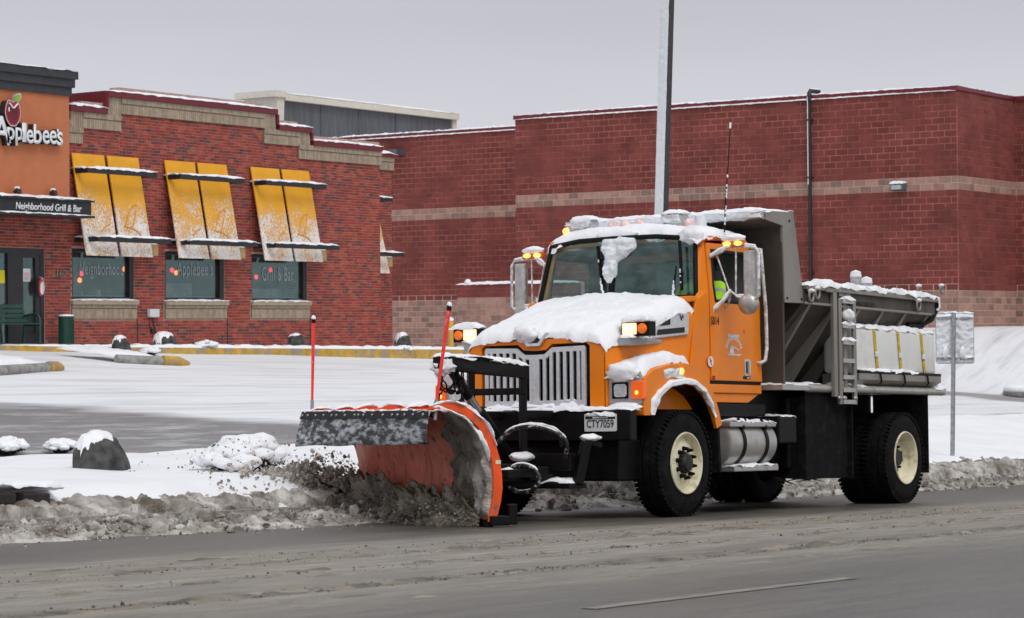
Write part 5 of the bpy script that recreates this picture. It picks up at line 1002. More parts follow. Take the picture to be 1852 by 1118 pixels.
# --- fenders
fen_o = [(.80, .985), (.80, 1.33), (.62, 1.415), (.30, 1.475), (0, 1.49), (-.22, 1.465), (-.38, 1.39), (-.52, 1.25), (-.63, 1.06), (-.70, .90)]
fen_i = [(.63, .985), (.60, 1.06), (.52, 1.16), (.32, 1.265), (.05, 1.295), (-.18, 1.275), (-.34, 1.20), (-.46, 1.09), (-.545, .97), (-.60, .86)]
for s in (1, -1):
    mb = MB(); m_ = len(fen_o)
    mb.v = [(a, s * 1.20, b) for a, b in fen_o] + [(a, s * 1.20, b) for a, b in fen_i] + [(a, s * 1.165, b) for a, b in fen_i] + [(a, s * (1.165), b + .012) for a, b in fen_o] + [(a, s * .80, b + .02) for a, b in fen_o] + [(a, s * .80, b) for a, b in fen_i]
    q = lambda r0, r1: [(r0 * m_ + i, r0 * m_ + i + 1, r1 * m_ + i + 1, r1 * m_ + i) for i in range(m_ - 1)]
    mb.f = q(0, 1) + q(1, 2) + q(0, 3) + q(3, 4); mb.m = [0] * len(mb.f); fd = tb(mb, 'fender', orange, smooth=38)
    mb = MB(); mb.v = [(a * 1.02, s * 1.16, b - .02) for a, b in fen_i] + [(a * 1.02, s * .5, b - .02) for a, b in fen_i]; mb.f = [(i, i + 1, m_ + i + 1, m_ + i) for i in range(m_ - 1)]; mb.m = [0] * (m_ - 1); build(mb, 'wheel_well', black, fd)
    mb = MB(); mb.hexa([(-.60, s * .80, .42), (-.72, s * .80, .42), (-.70, s * 1.19, .42), (-.66, s * 1.19, .42), (-.58, s * .80, .92), (-.66, s * .80, .92), (-.66, s * 1.19, .92), (-.62, s * 1.19, .92)]); build(mb, 'splash_guard', rubber, fd)
    # fender front panel and lamps
    mb = MB(); mb.box((.74, min(s * .80, s * 1.165), .985), (.795, max(s * .80, s * 1.165), 1.33)); build(mb, 'fender_front', orange, fd)
    mb = MB(); mb.box((.80, min(s * .825, s * 1.19), 1.09), (.835, max(s * .825, s * 1.19), 1.375)); hl = build(mb, 'headlight', pmat('headlight_bezel%d' % s, (.40, .41, .42), rough=.35, metal=.5, var=.1), fd, bev=.012)
    mb = MB(); mb.box((.834, min(s * .87, s * 1.05), 1.145), (.842, max(s * .87, s * 1.05), 1.30)); build(mb, 'lamp_bowl', black, hl)
    mb = MB(); mb.prism(rrect(min(s * .90, s * 1.04), max(s * .90, s * 1.04), 1.16, 1.285, .03), lambda a, b: (.843, a, b), lambda a, b: (.862, a, b)); build(mb, 'lens', clear_l, hl, bev=.008)
    mb = MB(); mb.prism([(.845, 1.14), (.845, 1.31), (.765, 1.315), (.775, 1.145)], lambda a, b: (a, s * 1.19, b), lambda a, b: (a, s * 1.218, b)); mb.box((.836, min(s * 1.085, s * 1.217), 1.141), (.852, max(s * 1.085, s * 1.217), 1.311)); build(mb, 'turn_signal', amber, hl, bev=.008)
    mb = MB(); mb.blob((.853, s * 1.15, 1.20), .020, 2, sub=2, amp=.05, sc=(.4, 1, 1)); build(mb, 'bulb', amber_on, hl, smooth=60)
    mk = MB(); mk.lathe([(.034, 0), (.034, .012), (.024, .024), (0, .028)], (.10, s * 1.20, 1.415), (0, s, 0), 16); build(mk, 'side_marker', amber_on if s > 0 else amber, fd, smooth=50)
    # fender snow: thick on the shelf, a rim on the arch edge
    def shelf(a, b, s=s):
        i = a * 6.2; u_ = .86 - 1.30 * a; h_ = lin(-u_, [(-p, q_ + .015) for p, q_ in fen_o[1:7]]); return (u_, s * (.80 + (.36 - .10 * sm(.55, 1, a)) * b), h_ - .0)
    snow_sheet(shelf, 44, 14, .10, 'snow_cap', fd, rim=.22, amp=.35, fr=5, seed=3 + s, wig=.03)
    for q_ in (((.84, s * 1.0, 1.40), .17, 7 + s, (.45, 1.05, .55)), ((.86, s * 1.02, 1.065), .09, 9 + s, (.5, 2.0, .5))): mb = MB(); mb.blob(q_[0], q_[1], q_[2], sub=3, amp=.28, sc=q_[3], fr=2.2); build(mb, 'snow_lump', snow, fd, smooth=70)
    mid = [((a + c) / 2, (b + d) / 2) for (a, b), (c, d) in zip(fen_o, fen_i)]
    def arch(a, b, s=s):
        i = a * (m_ - 2) + .0; k = int(min(i, m_ - 2)); f = i - k; lo = Vector(fen_i[k]).lerp(Vector(fen_i[k + 1]), f); hi = Vector(fen_o[k]).lerp(Vector(fen_o[k + 1]), f); p = lo.lerp(hi, -.04 + .32 * b); return (p.x, s * 1.201, p.y)
    snow_sheet(arch, 50, 8, .035, 'snow_rim', fd, up=(0, s, 0), rim=.25, amp=.5, fr=8, seed=6, wig=.03)
    snow_sheet(lambda a, b, s=s: (.42 - .36 * a + .03 * b, s * 1.201, 1.34 + .085 * b + .02 * a), 20, 12, .012, 'snow_patch', fd, up=(0, s, 0), rim=.3, amp=1.2, fr=16, mat=snow_thin, wig=.03)
# --- cab shell
mb = MB()
for s in (1, -1):
    # pillar and cowl side between windshield edge and door
    rows = [((-.36, 1.0), (-.795, 1.02), 1.20), ((-.47, 1.0), (-.795, 1.02), 1.75), ((-.56, .985), (-.795, 1.02), 2.14), ((-.66, .955), (-.80, 1.015), 2.25), ((-.785, .875), (-.83, .945), 2.80)]
    b0 = len(mb.v)
    for (u0, v0), (u1, v1), h_ in rows: mb.v += [(u0, s * v0, h_), (u1, s * v1, h_), (u1 - .0, s * (v1 - .07), h_), (u0 - .05, s * (v0 - .06), h_)]
    for i in range(4):
        for j in range(4): mb.f.append((b0 + i * 4 + j, b0 + i * 4 + (j + 1) % 4, b0 + i * 4 + 4 + (j + 1) % 4, b0 + i * 4 + 4 + j))
    mb.f += [(b0 + 3, b0 + 2, b0 + 1, b0), (b0 + 16, b0 + 17, b0 + 18, b0 + 19)]
mb.m = [0] * len(mb.f)
mb.box((-1.88, -1.015, 1.22), (-1.80, 1.015, 2.20)); mb.box((-1.88, -1.0, 2.201), (-1.80, -.62, 2.76)); mb.box((-1.88, .62, 2.201), (-1.80, 1.0, 2.76)); mb.box((-1.88, -.619, 2.66), (-1.80, .619, 2.76))
mb.box((-.60, -.99, 2.13), (-.50, .99, 2.19)); mb.box((-.66, -.98, 1.1), (-.60, .98, 2.129)); mb.box((-1.8, -1.0, 1.22), (-.66, 1.0, 1.27))
cab = tb(mb, 'cab', orange, bev=.015)
for s in (1, -1):
    mb = MB(); mb.box((-1.87, min(s * .96, s * 1.022), 1.221), (-.55, max(s * .96, s * 1.022), 1.31))
    mb.prism([(-.62, 1.22), (-1.86, 1.22), (-1.62, 1.125), (-.66, 1.125)], lambda a, b: (a, s * .94, b), lambda a, b: (a, s * 1.0, b)); build(mb, 'sill_panel', orange, cab, bev=.008)
def roof_pt(a, b):
    u_ = -.765 - 1.11 * a; q = b * 2 - 1; hw = .955 - .03 * abs(a - .5); edge = 2.775 + .03 * math.sin(min(1, a * 1.1) * math.pi); crown = .10 * (1 - abs(q) ** 3.2); endd = -.07 * sm(.80, 1, a) - .05 * (1 - sm(0, .10, a))
    return Vector((u_, q * hw, edge + crown + endd + (.03 if a > 0 else 0)))
mb = MB(); mb.grid(roof_pt, 20, 24); roof = build(mb, 'roof', orange, cab, smooth=50); so_ = roof.modifiers.new('t', 'SOLIDIFY'); so_.thickness = .05; so_.offset = -1
mb = MB(); mb.box((-.845, -.90, 2.775), (-.77, .90, 2.845)); build(mb, 'header', orange, roof, bev=.015)
snow_sheet(lambda a, b: roof_pt(a * 1.0, b) + Vector((.03 * (1 - a * 2), 0, 0)), 44, 60, .060, 'snow_blanket', roof, rim=.10, amp=.3, fr=3, seed=11, wig=.05)
for q_ in (((-.72, -.02, 2.845), .16, 4, (.35, 1.7, .55)), ((-.76, .84, 2.82), .13, 6, (.5, 1.1, .7))): mb = MB(); mb.blob(q_[0], q_[1], q_[2], sub=3, amp=.3, sc=q_[3], fr=2); build(mb, 'snow_lump', snow, roof, smooth=70)
# doors
for s in (1, -1):
    vd = lambda h: s * (vt(h) + .001); do = [(-.802, 1.345), (-1.862, 1.345), (-1.862, 2.42), (-1.80, 2.765), (-.835, 2.745), (-.81, 2.3)]
    di = [(-.885, 2.14), (-1.735, 2.14), (-1.745, 2.42), (-1.70, 2.69), (-.905, 2.685), (-.87, 2.3)]
    mb = MB(); mb.ring(do, di, lambda a, b: (a, vd(b) + s * .012, b), lambda a, b: (a, vd(b) - s * .045, b)); d_ = build(mb, 'door', orange, cab, bev=.006)
    mb = MB(); mb.ring([(p + (.018 if p < -1.2 else -.018) * 0, q) for p, q in di], [(p + (.03 if p < -1.2 else -.03), q + (.03 if q < 2.4 else -.03)) for p, q in di], lambda a, b: (a, vd(b) + s * .016, b), lambda a, b: (a, vd(b) - s * .046, b)); build(mb, 'window_seal', black, d_)
    mb = MB(); mb.prism([(-.80, 1.3115), (-1.86, 1.3115), (-1.86, 1.3435), (-.80, 1.3435)], lambda a, b: (a, s * 1.018, b), lambda a, b: (a, s * 1.0, b)); build(mb, 'door_gap', black, d_)
    if s < 0:
        mb = MB(); mb.prism(di, lambda a, b: (a, vd(b) + s * .0, b), lambda a, b: (a, vd(b) - s * .005, b)); build(mb, 'door_glass', glass_c, d_)
    # handle
    p = pv(1351, 665, 1.035); mb = MB(); mb.prism(rrect(p.x - .055, p.x + .055, p.z - .085, p.z + .085, .015), lambda a, b: (a, s * 1.034, b), lambda a, b: (a, s * 1.042, b)); hd = build(mb, 'door_handle', chrome, d_)
    mb = MB(); mb.box((p.x + .0, min(s * 1.0425, s * 1.044), p.z - .06), (p.x + .035, max(s * 1.0425, s * 1.044), p.z + .06)); build(mb, 'handle_recess', blk_p, hd)
    mb = MB(); mb.bar((p.x - .02, s * 1.052, p.z - .07), (p.x - .02, s * 1.052, p.z + .07), .03, .02, up=(0, 1, 0)); build(mb, 'handle_lever', chrome, hd)
    if s > 0: door_d = d_
VD = 1.034
p = pv(1286, 587, VD); q = pv(1300, 573, VD); text('unit_number', 'S014', (p.x, VD, p.z), (-1, 0, 0), (0, 0, 1), p.x - q.x, q.z - p.z, blk_p, door_d, depth=.002, bold=.004, space=1.12)
def pvt(x, y): return pv(x, y, VD)
silver = pmat('decal_silver', (.60, .64, .68), rough=.5, var=.2, scale=40)
p = pvt(1317, 610); q = pvt(1337, 606); mb = MB(); nn_ = 9
for i in range(nn_): mb.box((p.x + (q.x - p.x) * (i + .85) / nn_, VD - .001, p.z), (p.x + (q.x - p.x) * (i + .1) / nn_, VD + .002, q.z + (.006 if i in (0, 5) else 0)))
build(mb, 'door_lettering', silver, door_d, kind='stuff')
mb = MB(); ce = pvt(1327, 634)
for i in range(13):
    t = R(165 - i * 12.5); d_ = Vector((-math.cos(t), 0, math.sin(t))); c_ = Vector((ce.x, VD + .001, ce.z)) + Vector((-math.cos(t) * .16, 0, math.sin(t) * .125)); mb.bar(c_ - d_ * .018, c_ + d_ * .018, .018, .003, up=(0, 1, 0))
build(mb, 'door_lettering', silver, door_d, kind='stuff')
mb = MB(); P_ = lambda x, y: (pvt(x, y).x, pvt(x, y).z)
for poly in ([P_(1313, 640), P_(1342, 641), P_(1336, 644), P_(1318, 643)], [P_(1319.5, 640), P_(1327, 640), P_(1326.5, 627), P_(1324, 625), P_(1320.5, 628)], [P_(1319, 630), P_(1323, 624), P_(1338, 634), P_(1336, 635), P_(1323.5, 627)]): mb.prism(poly, lambda a, b: (a, VD + .001, b), lambda a, b: (a, VD + .003, b))
build(mb, 'door_emblem', silver, door_d)
c = pvt(1283.5, 654); mb = MB(); mb.lathe([(.055, 0), (.055, .003), (0, .003)], (c.x - .02, VD - .001, c.z), (0, 1, 0), 24); st = build(mb, 'round_sticker', white_p, door_d)
mb = MB(); mb.bar((c.x, VD + .004, c.z + .04), (c.x - .03, VD + .004, c.z - .035), .014, .002, up=(0, 1, 0)); mb.bar((c.x - .04, VD + .004, c.z + .01), (c.x + .0, VD + .004, c.z - .0), .012, .002, up=(0, 1, 0)); build(mb, 'sticker_print', red_p, st)
for (x0, y0, x1, y1, m__) in ((1279, 686, 1293, 680, blk_p), (1344, 686, 1357, 681, blk_p)):
    p, q = pvt(x0, y0), pvt(x1, y1); mb = MB(); mb.box((q.x, VD - .001, p.z), (min(p.x, -.812), VD + .002, q.z)); b_ = build(mb, 'decal', m__, door_d)
    mb = MB(); mb.box((q.x + .02, VD + .0025, p.z + .008), (q.x + .07, VD + .0035, q.z - .008)); build(mb, 'decal_print', red_p if x0 < 1300 else silver, b_)
p = pvt(1346, 600); mb = MB(); mb.lathe([(.018, 0), (.018, .006), (0, .007)], (p.x, VD - .002, p.z), (0, 1, 0), 12); build(mb, 'reflector', pmat('reflector_red', (.9, .08, .01), rough=.3), door_d)
# windshield: two panes with a centre post, black seal
wb, wt_ = [(-.545, 0, 2.185), (-.575, .50, 2.185), (-.655, .945, 2.185)], [(-.665, 0, 2.83), (-.69, .47, 2.825), (-.782, .872, 2.79)]
for s in (1, -1):
    def wp_(a, b, s=s):
        i = a * 2; k = min(1, int(i)); f = i - k; lo = Vector(wb[k]).lerp(Vector(wb[k + 1]), f); hi = Vector(wt_[k]).lerp(Vector(wt_[k + 1]), f); p = lo.lerp(hi, b); return Vector((p.x, s * p.y, p.z))
    mb = MB(); mb.grid(lambda a, b: wp_(.02 + .975 * a, .02 + .96 * b), 8, 4); pane = build(mb, 'windshield', glass_w, cab, smooth=60)
    sl_ = MB(); pts = [wp_(a, 0) for a in frange(0, 1, .125)] + [wp_(1, b) for b in frange(0, 1, .25)] + [wp_(a, 1) for a in [1 - x for x in frange(0, 1, .125)]]; sl_.tube([p + Vector((.006, 0, 0)) for p in pts], .026, 8); build(sl_, 'windshield_seal', black, pane, smooth=60)
mb = MB(); mb.bar((-.537, 0, 2.17), (-.655, 0, 2.84), .055, .03, up=(1, 0, 0)); build(mb, 'centre_post', black, cab)
def rime(a, b):
    h_ = 1 - a; wdt_ = lin(a, [(0, .20), (.25, .20), (.45, .085), (.8, .075), (1, .02)]); off = lin(a, [(0, .04), (.3, .03), (.5, -.03), (1, -.02)]); z_ = 2.83 - .48 * a; u_ = -.665 + (2.83 - z_) * .186
    return (u_ + .02 - .03 * abs(b - .5), off + (b * 2 - 1) * wdt_, z_)
snow_sheet(rime, 46, 18, .045, 'snow_rime', cab, up=(1, 0, .1), rim=.15, amp=1.0, fr=11, mat=snow_thin, wig=.03, seed=7)
for px0, py0, px1, py1, sg_ in ((1093, 533, 1084, 446, -1), (1219, 537, 1232, 436, 1)):
    a0, a1 = pu(px0, py0, -.55), pu(px1, py1, -.66); wpz = MB(); k = a0.lerp(a1, .30) + Vector((.03, 0, 0)); wpz.tube([a0 + Vector((.01, 0, -.02)), k, a0.lerp(a1, .55) + Vector((.03, .0, 0))], [.012, .012, .009], 6)
    t0, t1 = pu(px1 + (0 if sg_ > 0 else 0), py1, -.655) + Vector((.03, 0, 0)), pu(px1 + (4 if sg_ > 0 else 9), 525, -.575) + Vector((.03, 0, 0)); wpz.bar(t0, t1, .022, .03, up=(1, 0, 0)); wi = build(wpz, 'wiper', black, cab)
    mb = MB()
    for i in range(16):
        q = a0.lerp(k, i / 11) + Vector((.022, random.gauss(0, .004), 0)) if i < 11 else t0.lerp(t1, random.uniform(.3, .95)) + Vector((.02, 0, 0)); mb.blob(q, .014 if i < 8 else .009, i, sub=1, amp=.3)
    build(mb, 'snow_bits', snow, wi, smooth=70)
# interior
mb = MB(); mb.box((-.86, -.94, 1.72), (-.661, .94, 2.17)); mb.box((-.95, -.9, 1.28), (-.861, .9, 1.70)); build(mb, 'dashboard', dark_in, cab, bev=.03)
mb = MB(); mb.box((-1.795, -.94, 2.24), (-1.78, -.60, 2.74)); mb.box((-1.795, .60, 2.24), (-1.78, .94, 2.74)); mb.box((-1.795, -.94, 1.28), (-1.781, .94, 2.235)); mb.box((-1.78, -.9, 2.73), (-.86, .9, 2.745)); build(mb, 'cab_lining', seatm, cab)
mb = MB(); mb.prism(rrect(-.60, .60, 2.22, 2.64, .05), lambda a, b: (-1.84, a, b), lambda a, b: (-1.835, a, b)); build(mb, 'rear_window', glass_c, cab)
for s in (1, -1):
    st = MB(); st.box((-1.62, s * .52 - .25, 1.50), (-1.12, s * .52 + .25, 1.68)); st.hexa([(-1.74, s * .52 - .24, 1.66), (-1.58, s * .52 - .24, 1.66), (-1.58, s * .52 + .24, 1.66), (-1.74, s * .52 + .24, 1.66), (-1.77, s * .52 - .23, 2.30), (-1.66, s * .52 - .23, 2.30), (-1.66, s * .52 + .23, 2.30), (-1.77, s * .52 + .23, 2.30)]); st.box((-1.76, s * .52 - .13, 2.33), (-1.66, s * .52 + .13, 2.54)); st.box((-1.60, s * .52 - .18, 1.272), (-1.2, s * .52 + .18, 1.498)); build(st, 'seat', seatm, cab, bev=.04)
wh = MB(); cw_ = Vector((-1.02, .52, 2.02)); axw = Vector((-.55, 0, .83)).normalized(); pa = axw.orthogonal().normalized(); pb_ = axw.cross(pa)
wh.tube([cw_ + (pa * math.cos(t) + pb_ * math.sin(t)) * .225 for t in frange(0, 6.2, .26)[:-1]], .016, 8, closed=True); wh.bar(cw_ - pa * .22, cw_ + pa * .22, .03, .015, up=axw); wh.cyl(cw_, cw_ - axw * .3, .03, n=10); build(wh, 'steering_wheel', dark_in, cab, smooth=50)
# --- roof lamps, strobe blocks, antenna
for k, (x, y, on) in enumerate(((1028, 414, 1), (1109, 402, 0), (1131, 400, 0), (1157, 398, 0), (1247, 398, 0))):
    p = pu(x, y, -.90); mb = MB(); base_h = roof_pt(.12, (p.y / .95 + 1) / 2).z; mb.lathe([(.055, -.12), (.06, .0), (.05, .035), (.025, .06), (0, .065)], (p.x, p.y, max(p.z - .045, base_h + .03)), (0, 0, 1), 18); m_o = build(mb, 'roof_marker', red_l, roof, smooth=50)
    if on: mb = MB(); mb.blob((p.x + .05, p.y, max(p.z - .045, base_h + .03) + .015), .036, 1, sub=2, amp=.05); build(mb, 'bulb', amber_on, m_o, smooth=60)
for (x0, y0, x1, y1) in ((1033, 415, 1066, 392), (1197, 406, 1230, 383)):
    p, q = pu(x0, y0, -.86), pu(x1, y1, -.86); mb = MB(); mb.box((-1.06, p.y, 2.86), (-.86, q.y, q.z - .015)); w_ = build(mb, 'warning_lamp', pmat('warning_lamp_frosted%d' % x0, (.42, .43, .45), rough=.6, var=.2, scale=20, bump=.6), roof, bev=.03)
    snow_sheet(lambda a, b: (-1.08 + .23 * a, p.y - .012 + (q.y - p.y + .024) * b, q.z - .016), 10, 12, .045, 'snow_cap', w_, rim=.3, seed=x0)
    snow_sheet(lambda a, b: (-.86, p.y + (q.y - p.y) * a, p.z + (q.z - p.z - .02) * b), 14, 12, .02, 'snow_crust', w_, up=(1, 0, 0), rim=.15, amp=1.2, fr=14, mat=snow_thin, seed=x1)
p = pu(1267, 398, -1.15); mb = MB(); mb.lathe([(.06, -.14), (.065, .0), (.055, .04), (0, .06)], p, (0, 0, 1), 16); build(mb, 'roof_horn', snow_thin, roof, smooth=50)
mb = MB(); a0, a1 = pv(1309, 435, .93), pv(1321, 224, .93); mb.tube([a0 + Vector((0, 0, -.10)), a0.lerp(a1, .3) + Vector((.01, 0, 0)), a0.lerp(a1, .65), a1], [.010, .008, .006, .005], 6); an = build(mb, 'antenna', black, cab, smooth=60)
mb = MB(); mb.cyl(a0.lerp(a1, .96), a1 + (a1 - a0) * .01, .011, n=8)
for i in range(14): mb.blob(a0.lerp(a1, random.uniform(.02, .55)) + Vector((.006, .004, 0)), .010, i, sub=1, amp=.3, sc=(1, 1, 2))
build(mb, 'antenna_frost', snow, an, smooth=60)
# --- mirrors
galv_t = pmat('mirror_bracket_frosted', (.50, .49, .47), rough=.5, metal=.3, var=.15, dirt=(.82, .83, .85), dscale=18, dlo=.48, dhi=.56); mir_m = pmat('mirror_stainless', (.46, .45, .43), rough=.4, metal=.55, var=.2, scale=9, dirt=(.7, .7, .7), dscale=16, dlo=.55, dhi=.66)
for s in (1, -1):
    M_ = bpy.data.objects.new('mirror', None); col.objects.link(M_); M_.parent = tk; UM = -.95
    f = lambda x, y, u=UM: (lambda q: Vector((q.x, s * q.y, q.z)))(pu(x, y, u))
    mb = MB(); path = [Vector((-.85, s * 1.0, 2.60)), Vector((-.88, s * 1.10, 2.64)), Vector((-.93, s * 1.18, 2.70)), f(1325, 446), f(1350, 446), f(1366, 447), f(1372, 456), f(1373, 535), f(1366, 541), f(1335, 537), f(1322, 527), Vector((-.90, s * 1.10, 2.13)), Vector((-.86, s * 1.0, 2.03))]; mb.tube(path, .016, 8); mb.tube([f(1331, 447), f(1331, 535)], .010, 6); mb.tube([Vector((-.90, s * 1.05, 2.62)), f(1320, 530)], .010, 6); mb.tube([f(1322, 528), Vector((-1.12, s * 1.05, 2.10)), Vector((-1.12, s * 1.02, 2.06))], .012, 6); build(mb, 'bracket', galv_t, M_, smooth=60)
    p, q = f(1345, 540), f(1366, 452); mb = MB(); mb.box((UM - .06, min(p.y, q.y), p.z), (UM + .012, max(p.y, q.y), q.z)); build(mb, 'mirror_head', mir_m, M_, bev=.02)
    c = f(1352, 549, UM); mb = MB(); mb.lathe([(.0, .05), (.05, .045), (.09, .022), (.112, -.01), (.112, -.03), (0, -.03)], c, (1, 0, 0), 28); build(mb, 'round_mirror', mir_m, M_, smooth=50)
    hd = f(1327, 441); mb = MB(); mb.box((UM - .03, hd.y - .13, hd.z - .035), (UM + .03, hd.y + .13, hd.z + .035)); lh = build(mb, 'light_bar', pmat('light_bar_amber%d' % s, (.6, .14, .02), rough=.4), M_, bev=.015)
    for dv in (-.065, .065): mb = MB(); mb.blob((UM + .03, hd.y + dv, hd.z), .05, 1, sub=2, amp=.03, sc=(.35, 1, .5)); build(mb, 'lamp', amber_on, lh, smooth=60)
    mb = MB(); mb.blob((UM, hd.y, hd.z + .055), .11, 6, sub=3, amp=.2, sc=(.5, 1.25, .4), fr=2); build(mb, 'snow_cap', snow, lh, smooth=70)
    mb = MB()
    for a0, a1, r_ in ((path[3], path[5], .02), (path[9], path[8], .02), (path[0], path[2], .018), (path[11], path[10], .02), (path[12], path[11], .022)):
        mb.tube([a0 + Vector((0, 0, .018)), a0.lerp(a1, .5) + Vector((0, 0, .024)), a1 + Vector((0, 0, .018))], [r_ * .55, r_ * .85, r_ * .55], 8)
    build(mb, 'snow_rim', snow, M_, smooth=60)
hot = emat('lamp_hot_spot', (1, .86, .62), 2.2, (.9, .8, .6))
# --- light pods on hood brackets
for s in (1, -1):
    D_ = bpy.data.objects.new('plow_light', None); col.objects.link(D_); D_.parent = tk; u0 = .62
    c = pu(1140, 594, u0); c = Vector((u0, s * 1.0, 1.82)); hw, hh = .155, .07
    mb = MB(); mb.hexa([(u0 - .62, s * .87, 1.70), (u0 - .62, s * .93, 1.70), (u0 + .06, s * .98, 1.655), (u0 + .06, s * .84, 1.655), (u0 - .62, s * .87, 1.74), (u0 - .62, s * .93, 1.74), (u0 + .06, s * 1.0, 1.745), (u0 + .06, s * .84, 1.745)]); build(mb, 'bracket', pmat('pod_bracket%d' % s, (.36, .37, .37), rough=.45, metal=.4, var=.1), D_, bev=.008)
    mb = MB(); mb.cyl((u0 - .03, c.y, 1.74), (u0 - .03, c.y, c.z - hh), .02, n=10); mb.box((u0 - .13, c.y - hw, c.z - hh), (u0 + .0, c.y + hw, c.z + hh)); hs_ = build(mb, 'housing', black, D_, bev=.018)
    lo_, hi_ = (c.y - hw + .02, c.y + .02) if s > 0 else (c.y - .02, c.y + hw - .02)
    mb = MB(); mb.prism(rrect(lo_, hi_, c.z - hh + .015, c.z + hh - .015, .012), lambda a, b: (u0 + .001, a, b), lambda a, b: (u0 + .016, a, b)); lm_ = build(mb, 'lamp', headl_on, hs_)
    for k_ in (-.32, .28):
        mb = MB(); mb.blob((u0 + .015, (lo_ + hi_) / 2 + k_ * (hi_ - lo_) * .6, c.z + .008), .021, 3, sub=2, amp=.25, sc=(.3, 1, 1)); build(mb, 'bulb', hot, lm_, smooth=60)
    yc = c.y + s * .085; mb = MB(); mb.lathe([(.05, 0), (.05, .015), (.04, .03), (.0, .038)], (u0 + .001, yc, c.z), (1, 0, 0), 24); build(mb, 'turn_signal', amber_dim, hs_, smooth=40)
    snow_sheet(lambda a, b: (u0 - .14 + .17 * a, c.y - hw - .012 + (2 * hw + .024) * b, c.z + hh), 12, 20, .055, 'snow_cap', D_, rim=.25, seed=s + 4)
    snow_sheet(lambda a, b: (u0 - .30 + .38 * a, s * (.845 + .15 * b), 1.742), 12, 8, .03, 'snow_cap', D_, rim=.3, seed=s + 7)
# --- tank, steps, battery box
for s in (1, -1):
    mb = MB(); mb.lathe([(0, 0), (.20, 0), (.235, .02), (.24, .06), (.24, .92), (.235, .96), (.20, .98), (0, .98)], (-1.02, s * .90, .71), (-1, 0, 0), 32); ft = tb(mb, 'fuel_tank', steel_l, smooth=40)
    for du in (.26, .74):
        mb = MB(); mb.lathe([(.242, -.03), (.25, -.03), (.25, .03), (.242, .03)], (-1.02 - du, s * .90, .71), (-1, 0, 0), 32); mb.bar((-1.02 - du, s * 1.12, .86), (-1.02 - du - .08, s * 1.10, .955), .03, .03); mb.bar((-1.02 - du, s * 1.12, .86), (-1.02 - du + .08, s * 1.10, .955), .03, .03); build(mb, 'tank_strap', black, ft, smooth=40)
    for zz, uu0, uu1 in ((.93, -1.0, -1.98), (.475, -1.08, -2.02)):
        mb = MB(); mb.box((uu1, min(s * .93, s * 1.13), zz - .055), (uu0, max(s * .93, s * 1.13), zz)); sp_ = build(mb, 'step', steel_l, ft, bev=.01)
        snow_sheet(lambda a, b: (uu0 + (uu1 - uu0) * a, s * (.93 + .2 * b), zz), 40, 6, .022, 'snow_cap', sp_, rim=.2, amp=.8, seed=zz)
    mb = MB(); mb.box((-2.46, min(s * .70, s * 1.12), .70), (-2.06, max(s * .70, s * 1.12), .985)); bb = tb(mb, 'battery_box', black, bev=.02)
    snow_sheet(lambda a, b: (-2.06 - .4 * a, s * (.70 + .42 * b), .985), 16, 14, .02, 'snow_cap', bb, rim=.2)
mb = MB(); mb.box((-3.35, .42, .42), (-2.55, .98, 1.20)); mb.box((-3.35, -.98, .45), (-2.55, -.42, 1.20)); mb.box((-2.6, -.4, .40), (-1.2, .4, .56)); tb(mb, 'hydraulic_tank', black, bev=.03)
for s in (1, -1):
    for u_, h0, nm in ((-3.62, .31, 'mud_flap'), (-5.60, .34, 'mud_flap')):
        mb = MB(); mb.box((u_ - .012, min(s * .50, s * 1.20), h0), (u_ + .012, max(s * .50, s * 1.20), 1.262)); tb(mb, nm, rubber)
mb = MB(); mb.box((-3.60, 1.12, .32), (-2.62, 1.14, 1.25)); mb.box((-2.63, .6, .34), (-2.61, 1.12, 1.2)); sk = tb(mb, 'side_skirt', rubber)
mb = MB()
for i in range(16): u_ = -2.7 - i * .055; mb.cyl((u_, 1.13 - .5 * random.random(), .34), (u_, 1.13 - .5 * random.random(), .34 - random.uniform(.02, .08)), .012, .003, n=6)
build(mb, 'icicle', slush_dark, sk)
# --- body: platform, headboard, cab shield, hopper
mb = MB(); mb.box((-6.08, -1.2, 1.265), (-2.0, 1.2, 1.315)); mb.cyl((-6.08, 1.17, 1.29), (-2.62, 1.17, 1.29), .045, n=12); mb.cyl((-6.08, -1.17, 1.29), (-2.62, -1.17, 1.29), .045, n=12); mb.box((-6.13, -1.2, 1.25), (-6.081, 1.2, 1.33)); plat = tb(mb, 'platform', steel_l, smooth=40)
snow_sheet(lambda a, b: (-2.02 - 1.1 * a, .45 + .75 * b, 1.316), 34, 16, .03, 'snow_cap', plat, rim=.15, amp=.7, seed=1)
snow_sheet(lambda a, b: (-3.68 - .35 * a, .8 + .40 * b, 1.316), 14, 10, .06, 'snow_cap', plat, rim=.3, seed=2)
snow_sheet(lambda a, b: (-5.82 - .3 * a, .75 + .46 * b, 1.32), 12, 12, .07, 'snow_cap', plat, rim=.3, seed=3)
mb = MB(); mb.box((-2.10, -1.18, 1.316), (-2.06, 1.18, 3.0)); hbd = tb(mb, 'headboard', steel_d)
wing = [(-1.62, 3.12), (-2.30, 3.15), (-2.52, 2.19), (-2.08, 2.18), (-2.055, 2.985), (-1.63, 3.03)]
for s in (1, -1):
    mb = MB(); mb.prism(wing, lambda a, b: (a, s * 1.165, b), lambda a, b: (a, s * 1.2, b)); wg = build(mb, 'side_wing', steel, hbd, bev=.006)
    mb = MB()
    for (x, y) in ((-2.13, 2.23), (-2.45, 2.23), (-2.2, 3.05)): mb.lathe([(.014, 0), (.014, .006), (0, .008)], (x, s * 1.2, y), (0, s, 0), 10)
    build(mb, 'bolt', black, wg)
